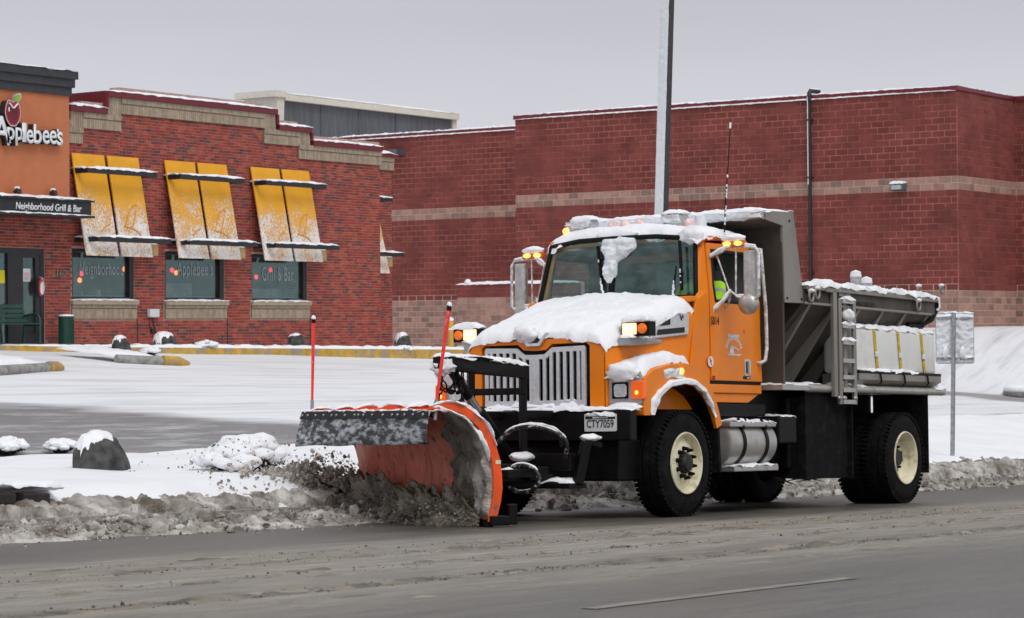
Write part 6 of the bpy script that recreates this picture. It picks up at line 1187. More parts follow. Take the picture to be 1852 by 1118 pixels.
mb = MB(); mb.prism([(-1.625, 3.035), (-1.625, 3.115), (-2.295, 3.145), (-2.295, 3.11), (-1.70, 3.07), (-2.06, 2.985)], lambda a, b: (a, -1.164, b), lambda a, b: (a, 1.164, b)); csh = build(mb, 'cab_shield', steel, hbd)
mb = MB(); mb.cyl((-1.63, -1.2, 3.075), (-1.63, 1.2, 3.075), .045, n=14); build(mb, 'shield_lip', steel_l, csh, smooth=50)
snow_sheet(lambda a, b: (-1.56 - .74 * b, -1.2 + 2.4 * a, 3.10 + .045 * b), 80, 14, .045, 'snow_cap', csh, rim=.08, amp=.4, seed=5)
snow_sheet(lambda a, b: (-1.585, -1.2 + 2.4 * a, 3.03 + .10 * b), 90, 6, .03, 'snow_crust', csh, up=(1, 0, 0), rim=.15, amp=.6, fr=10, seed=6, mat=snow_thin)
RIM0, RIM1 = -2.50, -5.84
hp = MB(); sec = [(1.2, 2.37), (1.2, 2.20), (.40, 1.36), (.40, 1.316)]
for s in (1, -1): hp.grid(lambda a, b, s=s: (lambda k, f: (RIM0 + (RIM1 - RIM0) * a + (.0 if f + k < 1 else -.12 * 0), s * (sec[k][0] + (sec[k + 1][0] - sec[k][0]) * f), sec[k][1] + (sec[k + 1][1] - sec[k][1]) * f))(min(2, int(b * 3)), b * 3 - min(2, int(b * 3))), 1, 3)
for u_ in (RIM0, RIM1 + .25): hp.add([(u_, 1.2, 2.37), (u_, 1.2, 2.2), (u_ , .4, 1.316), (u_, -.4, 1.316), (u_, -1.2, 2.2), (u_, -1.2, 2.37)], [(0, 1, 2, 3, 4, 5)])
hop = tb(hp, 'hopper', steel_d); q = hop.modifiers.new('t', 'SOLIDIFY'); q.thickness = .02
for s in (1, -1):
    for k in range(6):
        u_ = RIM0 - .16 - k * .60; rb = MB(); rb.hexa([(u_ - .03, s * 1.19, 2.20), (u_ + .03, s * 1.19, 2.20), (u_ + .03, s * .42, 1.37), (u_ - .03, s * .42, 1.37), (u_ - .03, s * 1.205, 2.198), (u_ + .03, s * 1.205, 2.198), (u_ + .03, s * .62, 1.33), (u_ - .03, s * .62, 1.33)]); build(rb, 'rib', steel, hop)
    mb = MB(); mb.bar((RIM0, s * 1.215, 2.365), (RIM1, s * 1.215, 2.365), .06, .05); mb.bar((RIM0, s * 1.21, 2.195), (RIM1 + .12, s * 1.21, 2.195), .03, .03); rim_ = build(mb, 'hopper_rim', steel, hop, bev=.008)
    snow_sheet(lambda a, b: (RIM0 + (RIM1 - RIM0) * a, s * (1.12 + .135 * b), 2.39), 130, 6, .055, 'snow_cap', rim_, rim=.15, amp=.6, seed=s + 2)
mb = MB(); mb.tube([(RIM1 + .02, 1.2, 2.38), (RIM1 - .06, 1.2, 2.36), (RIM1 - .08, 1.19, 2.26), (RIM1 + .02, 1.17, 2.14), (RIM1 + .25, 1.12, 2.06), (RIM1 + .55, 1.10, 2.06)], .028, 8); build(mb, 'corner_pipe', black, hop, smooth=60)
mb = MB(); mb.tube([(RIM1 - .0, 1.2, 2.40), (RIM1 - .07, 1.2, 2.385), (RIM1 - .10, 1.2, 2.30), (RIM1 - .04, 1.19, 2.20)], [.03, .04, .035, .01], 8); build(mb, 'snow_rim', snow, hop, smooth=60)
t0, t1 = pv(1545, 551, 1.216), pv(1582, 553, 1.216); text('body_lettering', 'MONROE SPREADER', (t0.x, 1.217, pv(1545, 553, 1.216).z), (-1, 0, 0), (0, 0, 1), t0.x - t1.x, .055, blk_p, hop, depth=.002, bold=.012)
snow_sheet(lambda a, b: (RIM0 - .1 - 3.0 * a, -1.1 + 2.2 * b, 2.14 + .10 * math.cos((b - .5) * 3)), 40, 24, .10, 'salt_load_snow', hop, rim=.1, seed=14)
for x, y, r_, h_ in ((1548, 512, .075, .20), (1567, 518, .08, .12)):
    p = pv(x, y, -1.12); mb = MB(); mb.lathe([(r_, -.22), (r_, h_ * .45), (r_ * .9, h_ * .6), (0, h_ * .65)], p, (0, 0, 1), 18); cn_ = build(mb, 'filler_cap', pmat('canister_frosted%d' % x, (.42, .43, .45), rough=.6, var=.25, scale=14, dirt=(.6, .12, .06), dscale=9, dlo=.62, dhi=.66), hop, smooth=50)
    mb = MB(); mb.lathe([(r_ * 1.03, -.02), (r_ * .9, .05), (0, .075)], p + Vector((0, 0, h_ * .5)), (0, 0, 1), 16); build(mb, 'snow_cap', snow, cn_, smooth=60)
for x, y, v_ in ((1662, 524, -1.05), (1703, 523, -1.15), (1661, 552, 1.24), (1467, 535, 1.24), (1478, 530, 1.24)):
    p = pv(x, y, v_); mb = MB(); mb.tube([p + Vector((.05 * math.cos(t), .0, .06 * math.sin(t))) for t in frange(0, 6.0, .45)], .016, 8, closed=True); lk = build(mb, 'lifting_eye', steel, hop, smooth=60)
    mb = MB(); mb.blob(p + Vector((0, 0, .055)), .05, x, sub=2, amp=.3, sc=(1.2, .8, .5)); build(mb, 'snow_cap', snow, lk, smooth=70)
# --- ladder and post
mb = MB(); mb.box((-3.19, 1.205, 1.20), (-3.11, 1.25, 2.36)); mb.box((-3.2, 1.0, 2.33), (-2.95, 1.25, 2.40)); ps = tb(mb, 'ladder_post', steel, bev=.006)
snow_sheet(lambda a, b: (-2.94 - .27 * a, 1.0 + .26 * b, 2.40), 14, 12, .07, 'snow_cap', ps, rim=.3)
mb = MB()
for u_ in (-3.27, -3.62): mb.box((u_ - .035, 1.215, 1.12), (u_ + .035, 1.25, 2.27))
mb.box((-3.50, 1.205, 1.25), (-3.42, 1.214, 2.36)); mb.box((-3.32, 1.12, 2.30), (-3.6, 1.214, 2.36)); lad = tb(mb, 'ladder', steel, bev=.006)
for h_ in (2.25, 1.98, 1.80, 1.60, 1.42, 1.28, 1.15):
    mb = MB(); mb.box((-3.585, 1.222, h_ - .025), (-3.305, 1.262, h_ + .02)); rg = build(mb, 'rung', steel_l, lad)
    if h_ > 1.75: snow_sheet(lambda a, b: (-3.30 - .29 * a, 1.215 + .055 * b, h_ + .02), 16, 4, .03, 'snow_cap', rg, rim=.3, seed=h_)
mb = MB(); mb.blob((-3.45, 1.25, 2.10), .07, 4, sub=3, amp=.3); build(mb, 'snow_lump', snow, lad, smooth=70)
mb = MB()
for u_ in (-3.22, -3.34, -3.60): mb.blob((u_, 1.25, 1.19), .035, int(u_ * 9), sub=2, amp=.2, sc=(1.2, .6, .7))
build(mb, 'hinge_bolt', steel_l, lad, smooth=60)
# --- brine tanks with straps
for s in (1, -1):
    mb = MB(); mb.box((-5.87, min(s * .80, s * 1.2), 1.47), (-3.70, max(s * .80, s * 1.2), 1.99)); bt = tb(mb, 'brine_tank', poly_w); b_ = bt.modifiers.new('b', 'BEVEL'); b_.width = .06; b_.segments = 4
    for f in bt.data.polygons: f.use_smooth = True
    snow_sheet(lambda a, b: (-3.72 - 2.13 * a, s * (.80 + .40 * b), 1.975), 90, 16, .055, 'snow_cap', bt, rim=.10, amp=.5, seed=s + 9)
    mb = MB(); mb.prism([(s * .78, 1.47), (s * 1.235, 1.47), (s * 1.235, 1.40), (s * 1.1, 1.32), (s * .78, 1.32)], lambda a, b: (-3.74, a, b), lambda a, b: (-5.91, a, b)); tr_ = build(mb, 'tray', steel, bt)
    mb = MB(); mb.box((-5.91, min(s * 1.205, s * 1.238), 1.4701), (-3.74, max(s * 1.205, s * 1.238), 1.50)); build(mb, 'tray_lip', black, tr_)
    snow_sheet(lambda a, b: (-3.76 - 1.5 * a, s * (1.195 + .045 * b), 1.50), 60, 3, .03, 'snow_cap', tr_, rim=.3, seed=s)
    for x in (1583, 1626, 1668):
        u_ = pv(x, 640, 1.2).x; mb = MB(); path = [Vector((u_ + .04, s * 1.0, 1.995)), Vector((u_ + .04, s * 1.17, 1.99)), Vector((u_ + .035, s * 1.206, 1.94)), Vector((u_, s * 1.208, 1.7)), Vector((u_ - .04, s * 1.212, 1.50))]
        for a0, a1 in zip(path, path[1:]): mb.bar(a0, a1, .055, .006, up=(0, s, 0) if a1.z < 1.95 else (0, 0, 1))
        sp_ = build(mb, 'strap', strapm, bt); mb = MB(); mb.box((u_ - .035, min(s * 1.209, s * 1.23), 1.66), (u_ + .03, max(s * 1.209, s * 1.23), 1.72)); build(mb, 'buckle', snow_thin, sp_, bev=.008)
        mb = MB(); mb.tube([(u_ - .04, s * 1.22, 1.50), (u_ - .03, s * 1.25, 1.46), (u_ - .05, s * 1.25, 1.38), (u_ - .02, s * 1.24, 1.36)], .011, 6); build(mb, 'hook', black, sp_, smooth=60)
# --- grab handle behind the door
mb = MB(); a = [pv(1376, 452, 1.10), pv(1378, 480, 1.10), pv(1385, 560, 1.10), pv(1387, 630, 1.10), pv(1384, 652, 1.10), pv(1376, 657, 1.07), pv(1369, 657, 1.02)]; mb.tube([Vector((a[0].x, .97, a[0].z + .03))] + a, .020, 8); tb(mb, 'grab_handle', galv_t, smooth=60)

# ------------------------------------------------------------------ the plow
PO = TM @ Vector((3.533, .675, 0)); ps_ = (TM.to_3x3() @ Vector((-.544, -.839, 0))).normalized(); pn_ = (TM.to_3x3() @ Vector((.839, -.544, 0))).normalized()
PM = Matrix(((pn_.x, ps_.x, NR.x, PO.x), (pn_.y, ps_.y, NR.y, PO.y), (pn_.z, ps_.z, NR.z, PO.z), (0, 0, 0, 1)))
plow = empty('snow_plow', 'orange snow plow blade with black rubber flap on the front of the truck', 'snow plow', mw=PM); LB = 3.58
PT = PM.inverted() @ TM                       # truck coordinates -> plow coordinates
IN = [(.0, 1.02), (-.06, 1.035), (-.14, 1.035), (-.22, 1.025), (-.30, .995), (-.386, .945), (-.455, .88), (-.515, .79), (-.56, .68), (-.59, .57), (-.603, .45), (-.60, .33), (-.588, .22), (-.567, .12), (-.545, .05)]
OUT = [(-.0, 1.05), (-.07, 1.075), (-.16, 1.092), (-.25, 1.09), (-.34, 1.06), (-.43, 1.005), (-.51, .93), (-.575, .83), (-.625, .72), (-.66, .60), (-.68, .46), (-.685, .34), (-.668, .22), (-.64, .12), (-.615, .05)]
mb = MB(); m_ = len(IN)
mb.grid(lambda a, b: (lambda k, f: (IN[k][0] + (IN[k + 1][0] - IN[k][0]) * f, LB * a, IN[k][1] + (IN[k + 1][1] - IN[k][1]) * f))(min(m_ - 2, int(b * (m_ - 1))), b * (m_ - 1) - min(m_ - 2, int(b * (m_ - 1)))), 12, m_ - 1)
mo = build(mb, 'moldboard', mold_or, plow, smooth=60); q = mo.modifiers.new('t', 'SOLIDIFY'); q.thickness = .012; q.offset = 0
for y_ in (.75, 1.5, 2.2, 2.9):
    mb = MB(); mb.tube([(p - (-.004), y_, h) for p, h in IN[4:]], .007, 5); build(mb, 'weld_seam', mold_or, mo, smooth=60)
for k in range(6):
    y_ = k * .70 + (.0 if k else -.012); th = .022; mb = MB(); A = [(p, y_, h) for p, h in IN] + [(p, y_, h) for p, h in OUT]; B = [(p, y_ + th, h) for p, h in IN] + [(p, y_ + th, h) for p, h in OUT]
    i0 = 0; mb.v = A + B; n2 = 2 * m_
    for i in range(m_ - 1): mb.f += [(i, i + 1, m_ + i + 1, m_ + i), (n2 + i, n2 + m_ + i, n2 + m_ + i + 1, n2 + i + 1), (m_ + i, m_ + i + 1, n2 + m_ + i + 1, n2 + m_ + i), (i, n2 + i, n2 + i + 1, i + 1)]
    mb.f += [(0, m_, n2 + m_, n2), (m_ - 1, n2 + m_ - 1, n2 + 2 * m_ - 1, 2 * m_ - 1)]; mb.m = [0] * len(mb.f); rb = build(mb, 'rib', plow_or, mo)
    def rim_f(a, b, y_=y_): i = .6 + a * 7.5; j = int(i); f = i - j; p = Vector(OUT[j]).lerp(Vector(OUT[j + 1]), f); return (p.x, y_ - .015 + .05 * b, p.y)
    snow_sheet(rim_f, 40, 4, .022, 'snow_rim', rb, rim=.2, amp=.5, seed=k, up=(-.35, 0, .94))
def rim2(a, b): i = 1.0 + a * 8.0; j = int(i); f = i - j; p = Vector(IN[j]).lerp(Vector(IN[j + 1]), f); return (p.x + .01, -.014 + .06 * b, p.y)
snow_sheet(rim2, 50, 4, .028, 'snow_rim', mo, rim=.2, amp=.6, seed=21, up=(.6, -.4, -.7))
# snow and slush clinging to the hollow of the blade near its driver's end
def cake(a, b):
    i = 3.5 + a * (m_ - 5.2); j = int(i); f = i - j; p = Vector(IN[j]).lerp(Vector(IN[j + 1]), f); return (p.x + .006, .015 + (.30 + .12 * a + .18 * fbm((a * 4, b * 2, 5))) * b, p.y)
def shade_slush_cake(a, b):
    i = 2.2 + a * (m_ - 4.0); j = int(i); f = i - j; p = Vector(IN[j]).lerp(Vector(IN[j + 1]), f); return (p.x + .003, .012 + (.62 + .45 * a + .35 * fbm((a * 3, 2, 8))) * b, p.y)
snow_sheet(shade_slush_cake, 70, 40, .022, 'slush_cake', mo, rim=.10, amp=1.6, fr=6, seed=37, up=(.9, 0, .3), mat=slush_dark, wig=.05)  # wide layer: slush, with the hollow's shadow put into its dark colour
snow_sheet(cake, 60, 20, .05, 'slush_cake', mo, rim=.14, amp=.9, fr=7, seed=31, up=(.9, 0, .3), mat=slush, wig=.03)
mb = MB(); mb.box((-.60, 0, .0), (-.535, LB, .07)); mb.box((-.66, .02, .06), (-.60, LB - .02, .16)); build(mb, 'cutting_edge', black, plow)
mb = MB(); mb.box((-.74, -.05, .015), (-.56, .10, .10)); mb.box((-.82, -.03, .02), (-.74, .05, .20)); build(mb, 'plow_shoe', black, plow, bev=.01)
mb = MB(); mb.box((-.668, -.016, .55), (-.62, -.012, .585)); build(mb, 'reflector', pmat('reflector_cream', (.75, .68, .5), rough=.5), plow)
# rubber flap with its bolt row
def flap(a, b): return Vector((.0 + .035 * b + .05 * b * a + .02 * math.sin(b * 3.1) * 1.0 - .03 * b * (1 - b), LB * a - .01, 1.012 + .04 * a - (.285 + .05 * a) * b + .006 * math.sin(a * 17) * b))
mb = MB(); mb.grid(flap, 40, 8); fl = build(mb, 'rubber_flap', flapmat, plow, smooth=60); q = fl.modifiers.new('t', 'SOLIDIFY'); q.thickness = .014
mb = MB(); mb.add([flap(0, 0) + Vector((.012, 0, .01)), flap(1, 0) + Vector((.012, 0, .01)), flap(1, .20) + Vector((.016, 0, 0)), flap(0, .20) + Vector((.016, 0, 0)), flap(0, 0) + Vector((-.012, 0, .01)), flap(1, 0) + Vector((-.012, 0, .01))], [(0, 1, 2, 3), (0, 4, 5, 1)]); build(mb, 'clamp_bar', black, fl)
for a in (.02, .09, .15, .20, .24, .31, .39, .46, .5, .53, .61, .68, .72, .79, .86, .93, .98): p = flap(a, .09) + Vector((.016, 0, 0)); mb = MB(); mb.lathe([(.013, 0), (.013, .012), (0, .015)], p, (1, 0, 0), 8); build(mb, 'bolt', galv, fl)
snow_sheet(lambda a, b: flap(a, 0) + Vector((-.09 + .10 * b, 0, .008)), 90, 5, .010, 'snow_cap', fl, rim=.2, amp=.8, seed=17)
# marker rods
for y_, lean, c0 in ((-.0, (-.13, -.02), (-.07, 1.0)), (3.50, (-.02, 0), (-.08, 1.06))):
    b0 = Vector((c0[0], y_ + .03, c0[1])); t0 = Vector((c0[0] + lean[0], y_ + .03 + lean[1], c0[1] + .90)); mb = MB(); mb.tube([b0 + (t0 - b0) * .08, t0], [.012, .019], 10); rd = build(mb, 'marker_rod', rodm, plow, smooth=60)
    mb = MB(); mb.cyl(b0 - Vector((0, 0, .06)), b0 + (t0 - b0) * .13, .017, n=10); build(mb, 'rod_spring', galv, rd, smooth=60)
    mb = MB(); mb.cyl(t0 - (t0 - b0) * .01, t0 + (t0 - b0) * .04, .022, n=12); rc = build(mb, 'rod_cap', black, rd, smooth=60)
    mb = MB(); mb.blob(t0 + (t0 - b0) * .045 + Vector((.0, 0, .0)), .024, 2, sub=2, amp=.2, sc=(1, 1, 1.2)); build(mb, 'snow_cap', snow, rc, smooth=70)
# lift frame, cylinder, chains, hoses: laid out in truck coordinates
def T2(p): return PT @ Vector(p)
def pbar(mb, p, q, wd, ht): return mb.bar(T2(p), T2(q), wd, ht)
for s in (1, -1):
    v_ = .30 * s; mb = MB(); pbar(mb, (1.52, v_, .35), (1.52, v_, 1.45), .065, .065); pbar(mb, (1.18, v_, .55), (1.52, v_, .62), .10, .14); pbar(mb, (1.05, v_, 1.0), (1.50, v_, 1.0), .08, .08); build(mb, 'hitch_post', black, plow, bev=.008)
    if s < 0: continue
    mb = MB(); e0, e1 = (1.46, v_, 1.42), (2.70, v_ * .7, 1.43); P4 = [T2((1.47, v_ - .04, 1.46)), T2((1.47, v_ - .04, 1.34)), T2((2.2, v_ * .9 - .04, 1.37)), T2((2.78, v_ * .7 - .04, 1.41)), T2((2.78, v_ * .7 - .04, 1.52)), T2((2.2, v_ * .9 - .04, 1.53))]; Q4 = [T2((1.47, v_ + .04, 1.46)), T2((1.47, v_ + .04, 1.34)), T2((2.2, v_ * .9 + .04, 1.37)), T2((2.78, v_ * .7 + .04, 1.41)), T2((2.78, v_ * .7 + .04, 1.52)), T2((2.2, v_ * .9 + .04, 1.53))]
    mb.add(P4 + Q4, [tuple(range(6)), tuple(range(11, 5, -1))] + [(i, (i + 1) % 6, 6 + (i + 1) % 6, 6 + i) for i in range(6)]); ar = build(mb, 'lift_arm', black, plow, bev=.008)
    snow_sheet(quad(T2((1.46, v_ - .055, 1.462)), T2((2.78, v_ * .7 - .055, 1.525)), T2((2.78, v_ * .7 + .055, 1.525)), T2((1.46, v_ + .055, 1.462))), 50, 5, .045, 'snow_cap', ar, rim=.25, amp=.5, seed=s)
    mb = MB(); mb.blob(T2((2.70, v_ * .7 + .02, 1.43)), .085, 8 + s, sub=3, amp=.6, sc=(1.2, .7, .9), fr=3); build(mb, 'snow_lump', snow_thin, ar, smooth=70)
mb = MB(); pbar(mb, (1.53, -.34, 1.22), (1.53, .34, 1.22), .06, .065); pbar(mb, (1.5, -.85, .55), (1.5, .85, .55), .12, .16); pbar(mb, (1.50, -.85, .33), (1.50, .90, .33), .30, .05); build(mb, 'cross_member', black, plow, bev=.008)
snow_sheet(quad(T2((1.38, .15, .36)), T2((1.38, .88, .36)), T2((1.62, .88, .36)), T2((1.62, .15, .36))), 24, 10, .03, 'snow_cap', plow, rim=.2, amp=.8, seed=41)
mb = MB(); a, b = T2((2.42, .12, 1.40)), T2((1.78, .12, .84)); mb.cyl(a, a.lerp(b, .42), .045, n=16); cy = build(mb, 'lift_cylinder', black, plow, smooth=40); mb = MB(); mb.cyl(a.lerp(b, .42), a.lerp(b, .66), .042, n=16); build(mb, 'piston_rod', pmat('piston_chrome', (.45, .45, .46), rough=.25, metal=.8), cy, smooth=40); mb = MB(); mb.cyl(a.lerp(b, .66), b + (b - a) * .35, .062, n=16); build(mb, 'cylinder_barrel', black, cy, smooth=40)
def chain(name, pts, n):
    mb = MB(); P = [T2(p) for p in pts]
    for i in range(n):
        t = i / (n - 1) * (len(P) - 1); k = min(len(P) - 2, int(t)); c = P[k].lerp(P[k + 1], t - k); d = (P[k + 1] - P[k]).normalized(); u_ = d.orthogonal().normalized(); v_ = d.cross(u_)
        if i % 2: u_ = v_
        mb.tube([c + d * (.040 * math.cos(t_)) + u_ * (.022 * math.sin(t_)) for t_ in frange(0, 5.8, .64)], .008, 6, closed=True)
    return build(mb, name, black, plow, smooth=60)
chain('lift_chain', [(2.72, .22, 1.42), (2.78, .25, 1.20), (2.95, .30, 1.0)], 9); chain('lift_chain', [(2.70, .18, 1.40), (2.62, .2, 1.22), (2.52, .2, 1.20), (2.46, .2, 1.36)], 9); chain('lift_chain', [(2.55, .2, 1.40), (2.46, .22, 1.2), (2.40, .22, 1.21), (2.36, .2, 1.36)], 8)
# push frame, discs and hoses low between truck and blade
mb = MB(); tip = T2((2.25, -.05, .42))
for s in (1, -1): pbar(mb, (1.50, .62 * s, .38), (2.02, .14 * s - .1, .36), .10, .12)
mb.bar(T2((2.12, .35, .34)), T2((1.32, -.95, .34)), .12, .12); pbar(mb, (1.55, .5, .45), (2.3, .62, .45), .08, .08); build(mb, 'push_frame', black, plow, bev=.01)
mb = MB(); mb.bar(T2((1.48, .88, .34)), T2((1.40, .93, .74)), .09, .09); mb.bar(T2((1.40, .93, .74)), T2((1.22, .96, .70)), .09, .06); st = build(mb, 'frame_horn', black, plow, bev=.012)
for q_ in ((T2((1.35, .945, .775)), .085), (T2((1.62, .36, .60)), .11)): mb = MB(); mb.blob(q_[0], q_[1], 5, sub=3, amp=.3, sc=(1.2, .8, .42)); build(mb, 'snow_lump', snow, st, smooth=70)
hose = pmat('hydraulic_hose', (.014, .014, .016), rough=.45, var=.3, dirt=(.5, .52, .54), dscale=22, dlo=.55, dhi=.62)
for pts, r_ in (([pu(905, 795, 1.75), pu(925, 778, 1.75), pu(960, 770, 1.7), pu(1000, 777, 1.65), pu(1024, 800, 1.6), pu(1022, 830, 1.55)], .022), ([pu(900, 800, 1.85), pu(930, 776, 1.8), pu(970, 772, 1.75), pu(1010, 786, 1.7), pu(1016, 806, 1.6)], .020)):
    sp = [Vector(p) for p in pts]; cat = []
    for i in range(len(sp) - 1):
        a0, a1, a2, a3 = sp[max(i - 1, 0)], sp[i], sp[i + 1], sp[min(i + 2, len(sp) - 1)]
        for k in range(6): t = k / 6; cat.append(.5 * ((2 * a1) + (a2 - a0) * t + (2 * a0 - 5 * a1 + 4 * a2 - a3) * t * t + (3 * a1 - a0 - 3 * a2 + a3) * t ** 3))
    cat.append(sp[-1]); mb = MB(); mb.tube([T2(p) for p in cat], r_, 8); hz_ = build(mb, 'hose', hose, plow, smooth=60)
    mb = MB(); mb.tube([T2(p) + Vector((0, 0, r_ * .9)) for p in cat[3:-6]], [r_ * .3] + [r_ * random.uniform(.35, .75) for _ in cat[4:-7]] + [r_ * .3], 6); build(mb, 'snow_rim', snow, hz_, smooth=60)
c0 = pu(945, 866, 1.9); mb = MB(); lp_ = [c0 + Vector((0, .185 * math.cos(t), .125 * math.sin(t))) for t in frange(0, 6.283, .26)[:-1]]; mb.tube([T2(p) for p in lp_], .022, 8, closed=True); hz_ = build(mb, 'hose', hose, plow, smooth=60)
mb = MB(); mb.tube([T2(p) + Vector((0, 0, .018)) for p in lp_[1:12]], [.006] + [random.uniform(.010, .017) for _ in range(9)] + [.006], 6); mb.tube([T2(p) + Vector((0, 0, .016)) for p in lp_[15:22]], [.004] + [random.uniform(.006, .013) for _ in range(5)] + [.004], 6); build(mb, 'snow_rim', snow, hz_, smooth=60)
mb = MB(); mb.bar(T2((2.2, .36, .42)), T2((1.55, .45, .42)), .10, .10); mb.bar(T2((2.1, .25, .52)), T2((1.7, .55, .50)), .05, .06); mb.box(T2((1.62, .5, .38)) - Vector((.1, .1, 0)), T2((1.62, .5, .38)) + Vector((.1, .1, .13))); va = build(mb, 'angle_ram', black, plow, bev=.01)
snow_sheet(quad(T2((2.2, .31, .475)), T2((1.55, .40, .475)), T2((1.55, .51, .475)), T2((2.2, .42, .475))), 24, 5, .022, 'snow_cap', va, rim=.3, amp=1.0, seed=51)

# ------------------------------------------------------------------ slush rolled up and thrown by the blade
def wd(n_, s_, h_): return PM @ Vector((n_, s_, h_))
mb = MB()
def roll(a, b):
    s_ = .12 + (LB + .5) * a; ang = math.pi * b; big = .5 + .5 * fbm((s_ * 1.8, b * 2.4, 3), 4); rr = (.26 + .06 * sm(0, .4, a) + .05 * sm(.6, 1, a)) * (.40 + 1.2 * big); q = Vector((s_ * 4, b * 5, 1)); rr += .05 * (.5 - noise.voronoi(q * 1.6)[0][0]) + .035 * (.5 - noise.voronoi(q * 4)[0][0]) + .07 * (noise.turbulence(q * 1.7, 5, False) - .35)
    rr *= min(1, a * 9 + .25); return wd(-.57 + .52 * rr * (1 - math.cos(ang)) * 1.05, s_, -.02 + rr * math.sin(ang) * (1.15 + .3 * fbm((s_ * 3, 2, 2), 3)))
mb.grid(roll, 300, 60); build(mb, 'slush_roll', slush_dark, smooth=75, kind='stuff', label='dark wet slush rolling up along the bottom of the plow blade', cat='slush')
def g_spray(r):
    for i in range(3200):      # over the roll
        s_ = r.uniform(.1, LB + .3); env = .5 + .9 * max(0, fbm((s_ * 2.6, 1, 7), 3) + .25); h_ = (abs(r.gauss(0, .15)) + .03) * env; n_ = -.53 + abs(r.gauss(.12, .17)); sz = min(.02, .0032 * math.exp(abs(r.gauss(0, .85)))); yield wd(n_, s_, h_), sz, 1 if r.random() < .85 else 2
    for i in range(9000):      # plume thrown off the passenger end
        t = abs(r.gauss(0, .52)); t = min(t, 1.75); up_ = r.random(); s_ = LB - .05 + t * 1.25 + r.gauss(0, .14); n_ = -.2 + t * .75 + r.gauss(0, .26); h_ = max(.02, (.46 * (1 - (t / 1.75) ** 1.2) + .08) * (up_ ** 1.3) * (1 + .45 * fbm((s_ * 2, n_ * 2, 4), 3)) + r.gauss(0, .05))
        sz = min(.045, .0036 * math.exp(abs(r.gauss(0, 1.0)))); yield wd(n_, s_, h_), sz, 0 if r.random() < .8 else 2
    for i in range(420):       # outliers
        t = r.uniform(.4, 2.6); yield wd(-.2 + t * .65 + r.gauss(0, .3), LB + t * 1.0 + r.gauss(0, .3), max(.05, r.uniform(.1, .95) * (1 - t / 3.4) + .1)), r.uniform(.003, .014), 2
chunks('slush_spray', 'spray of brown slush lumps thrown off the end of the plow', g_spray, [slush_spray, slush_dark, slush_mid], 31)
mb = MB()
def plume(a, b):
    t = a * 1.7; ang = math.pi * b; big = .5 + .5 * fbm((t * 2.2, b * 3, 8), 4); rr = (.44 * (1 - a) ** .8 + .06) * (.55 + .8 * big); q = Vector((t * 5, b * 6, 4)); rr += .06 * (.5 - noise.voronoi(q)[0][0]) + .035 * (.5 - noise.voronoi(q * 2.7)[0][0]) + .09 * (noise.turbulence(q * 1.5, 5, False) - .3)
    rr *= math.sqrt(min(1, a * 5 + .004)); return wd(-.25 + t * .72 - rr * math.cos(ang) * .95, LB - .35 + t * 1.3 + rr * math.cos(ang) * .55, -.03 + max(0, rr) * math.sin(ang) * 1.25)
mb.grid(plume, 220, 90); build(mb, 'slush_plume', slush, smooth=75, kind='stuff', label='heap of brown slush pushed off the passenger end of the plow', cat='slush')

# ------------------------------------------------------------------ the driver
pr = empty('person', 'driver in a lime safety jacket with grey bands at the steering wheel', 'person', mw=TM @ Matrix.Translation((0.13, .03, .10)))
skin = pmat('skin', (.38, .20, .14), rough=.6, var=.1); lime = pmat('jacket_lime', (.42, .85, .02), rough=.7, var=.12, scale=9, bump=.4, bscale=14); dark_c = pmat('trousers_dark', (.02, .022, .03), rough=.8, var=.2); capm = pmat('cap_black', (.015, .015, .017), rough=.8); band_m = pmat('reflective_band', (.42, .43, .44), rough=.4, var=.1)
def skinned(name, verts, edges, mat, parent, root=0, sub=2):
    me = bpy.data.meshes.new(name); me.from_pydata([v[:3] for v in verts], edges, []); o = link_mesh(name, me, mat, parent)
    sk_ = o.modifiers.new('skin', 'SKIN'); sk_.use_smooth_shade = True
    for i, v in enumerate(verts): d = me.skin_vertices[0].data[i]; d.radius = (v[3], v[3] if len(v) < 5 else v[4]); d.use_root = (i == root)
    sb_ = o.modifiers.new('sub', 'SUBSURF'); sb_.levels = sub; sb_.render_levels = sub; return o
V0 = .56
body = skinned('body', [(-1.50, V0, 1.74, .13), (-1.52, V0, 1.90, .12), (-1.54, V0, 2.08, .14), (-1.53, V0, 2.24, .13), (-1.51, V0, 2.32, .055), (-1.48, V0, 2.40, .075), (-1.46, V0, 2.50, .095), (-1.47, V0, 2.60, .07),
    (-1.50, V0 + .19, 2.20, .055), (-1.36, V0 + .28, 2.07, .045), (-1.14, V0 + .20, 2.08, .035), (-1.06, V0 + .18, 2.09, .03), (-1.50, V0 - .19, 2.20, .055), (-1.38, V0 - .26, 1.97, .045), (-1.14, V0 - .20, 2.03, .035), (-1.06, V0 - .18, 2.08, .03),
    (-1.36, V0 + .11, 1.74, .085), (-1.02, V0 + .14, 1.78, .062), (-.98, V0 + .14, 1.45, .045), (-.96, V0 + .14, 1.32, .04), (-1.36, V0 - .11, 1.74, .085), (-1.02, V0 - .14, 1.78, .062), (-.98, V0 - .14, 1.45, .045), (-.96, V0 - .14, 1.32, .04)],
    [(0, 1), (1, 2), (2, 3), (3, 4), (4, 5), (5, 6), (6, 7), (3, 8), (8, 9), (9, 10), (10, 11), (3, 12), (12, 13), (13, 14), (14, 15), (0, 16), (16, 17), (17, 18), (18, 19), (0, 20), (20, 21), (21, 22), (22, 23)], skin, pr)
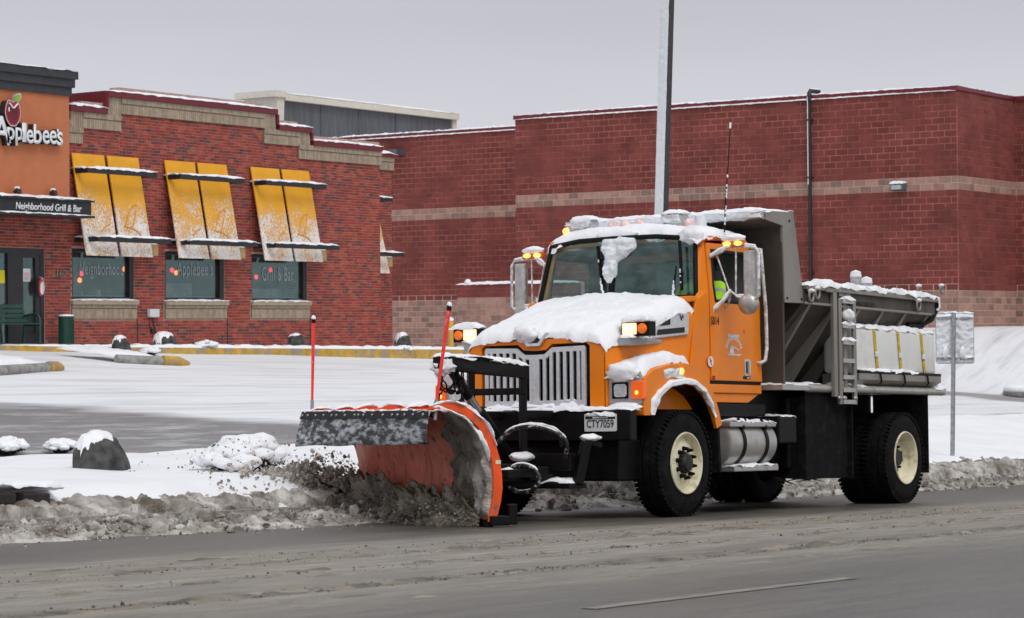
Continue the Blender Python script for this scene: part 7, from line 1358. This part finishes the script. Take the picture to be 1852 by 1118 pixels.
skinned('jacket', [(-1.50, V0, 1.72, .165), (-1.52, V0, 1.90, .165), (-1.53, V0, 2.08, .18), (-1.52, V0, 2.22, .165), (-1.51, V0, 2.30, .085), (-1.49, V0 + .21, 2.21, .10), (-1.36, V0 + .28, 2.07, .092), (-1.15, V0 + .21, 2.08, .062), (-1.49, V0 - .20, 2.19, .085), (-1.38, V0 - .27, 1.97, .075), (-1.17, V0 - .21, 2.03, .055)], [(0, 1), (1, 2), (2, 3), (3, 4), (3, 5), (5, 6), (6, 7), (3, 8), (8, 9), (9, 10)], lime, pr)
skinned('trousers', [(-1.50, V0, 1.72, .15), (-1.36, V0 + .11, 1.745, .10), (-1.02, V0 + .14, 1.78, .075), (-.98, V0 + .14, 1.40, .06), (-1.36, V0 - .11, 1.745, .10), (-1.02, V0 - .14, 1.78, .075), (-.98, V0 - .14, 1.40, .06)], [(0, 1), (1, 2), (2, 3), (0, 4), (4, 5), (5, 6)], dark_c, pr)
mb = MB(); mb.lathe([(.172, -.03), (.176, 0), (.172, .03)], (-1.52, V0, 1.93), (0, 0, 1), 24); mb.lathe([(.088, -.025), (.09, 0), (.088, .025)], Vector((-1.42, V0 + .25, 2.135)), Vector((-.13, -.07, .14)), 16); mb.lathe([(.082, -.02), (.085, 0), (.082, .02)], Vector((-1.26, V0 + .245, 2.075)), Vector((-.21, .07, -.01)), 16)
for s in (1, -1): mb.tube([(-1.335, V0 + s * .09, 1.78), (-1.335, V0 + s * .09, 2.05), (-1.38, V0 + s * .09, 2.20), (-1.46, V0 + s * .09, 2.31)], .022, 6)
build(mb, 'reflective_band', band_m, pr, smooth=60)
mb = MB(); mb.blob((-1.365, V0, 2.475), .022, 1, amp=.05, sc=(1.2, .7, 1.3)); mb.blob((-1.375, V0, 2.43), .02, 1, amp=.05, sc=(.5, 1.6, .45))
for s in (1, -1): mb.blob((-1.47, V0 + s * .095, 2.49), .026, 2, amp=.1, sc=(.8, .4, 1.3)); mb.blob((-1.38, V0 + s * .036, 2.505), .013, 2, amp=.02)
build(mb, 'face_features', skin, pr, smooth=60)
mb = MB(); mb.lathe([(.108, 0), (.11, .03), (.10, .08), (.06, .115), (0, .125)], (-1.465, V0, 2.535), (0, 0, 1), 20); mb.prism([(-1.37, -.07), (-1.28, -.05), (-1.26, 0), (-1.28, .05), (-1.37, .07)], lambda a, b: (a, V0 + b, 2.54), lambda a, b: (a, V0 + b, 2.552)); build(mb, 'cap', capm, pr, smooth=50)
mb = MB()
for s in (1, -1):
    pal = Vector((-1.055, V0 + s * .165, 2.10)); mb.blob(pal, .045, 3, amp=.1, sc=(1.1, .6, .9))
    for k in range(4): o_ = pal + Vector((.03, s * .0, .03 - k * .02)); mb.tube([o_, o_ + Vector((.03, -s * .02, .008)), o_ + Vector((.025, -s * .045, .0)), o_ + Vector((.0, -s * .05, -.005))], [.010, .010, .009, .007], 6)
    mb.tube([pal + Vector((0, 0, .03)), pal + Vector((.01, -s * .03, .05)), pal + Vector((.02, -s * .045, .045))], [.012, .011, .009], 6)
build(mb, 'gloves', capm, pr, smooth=60)
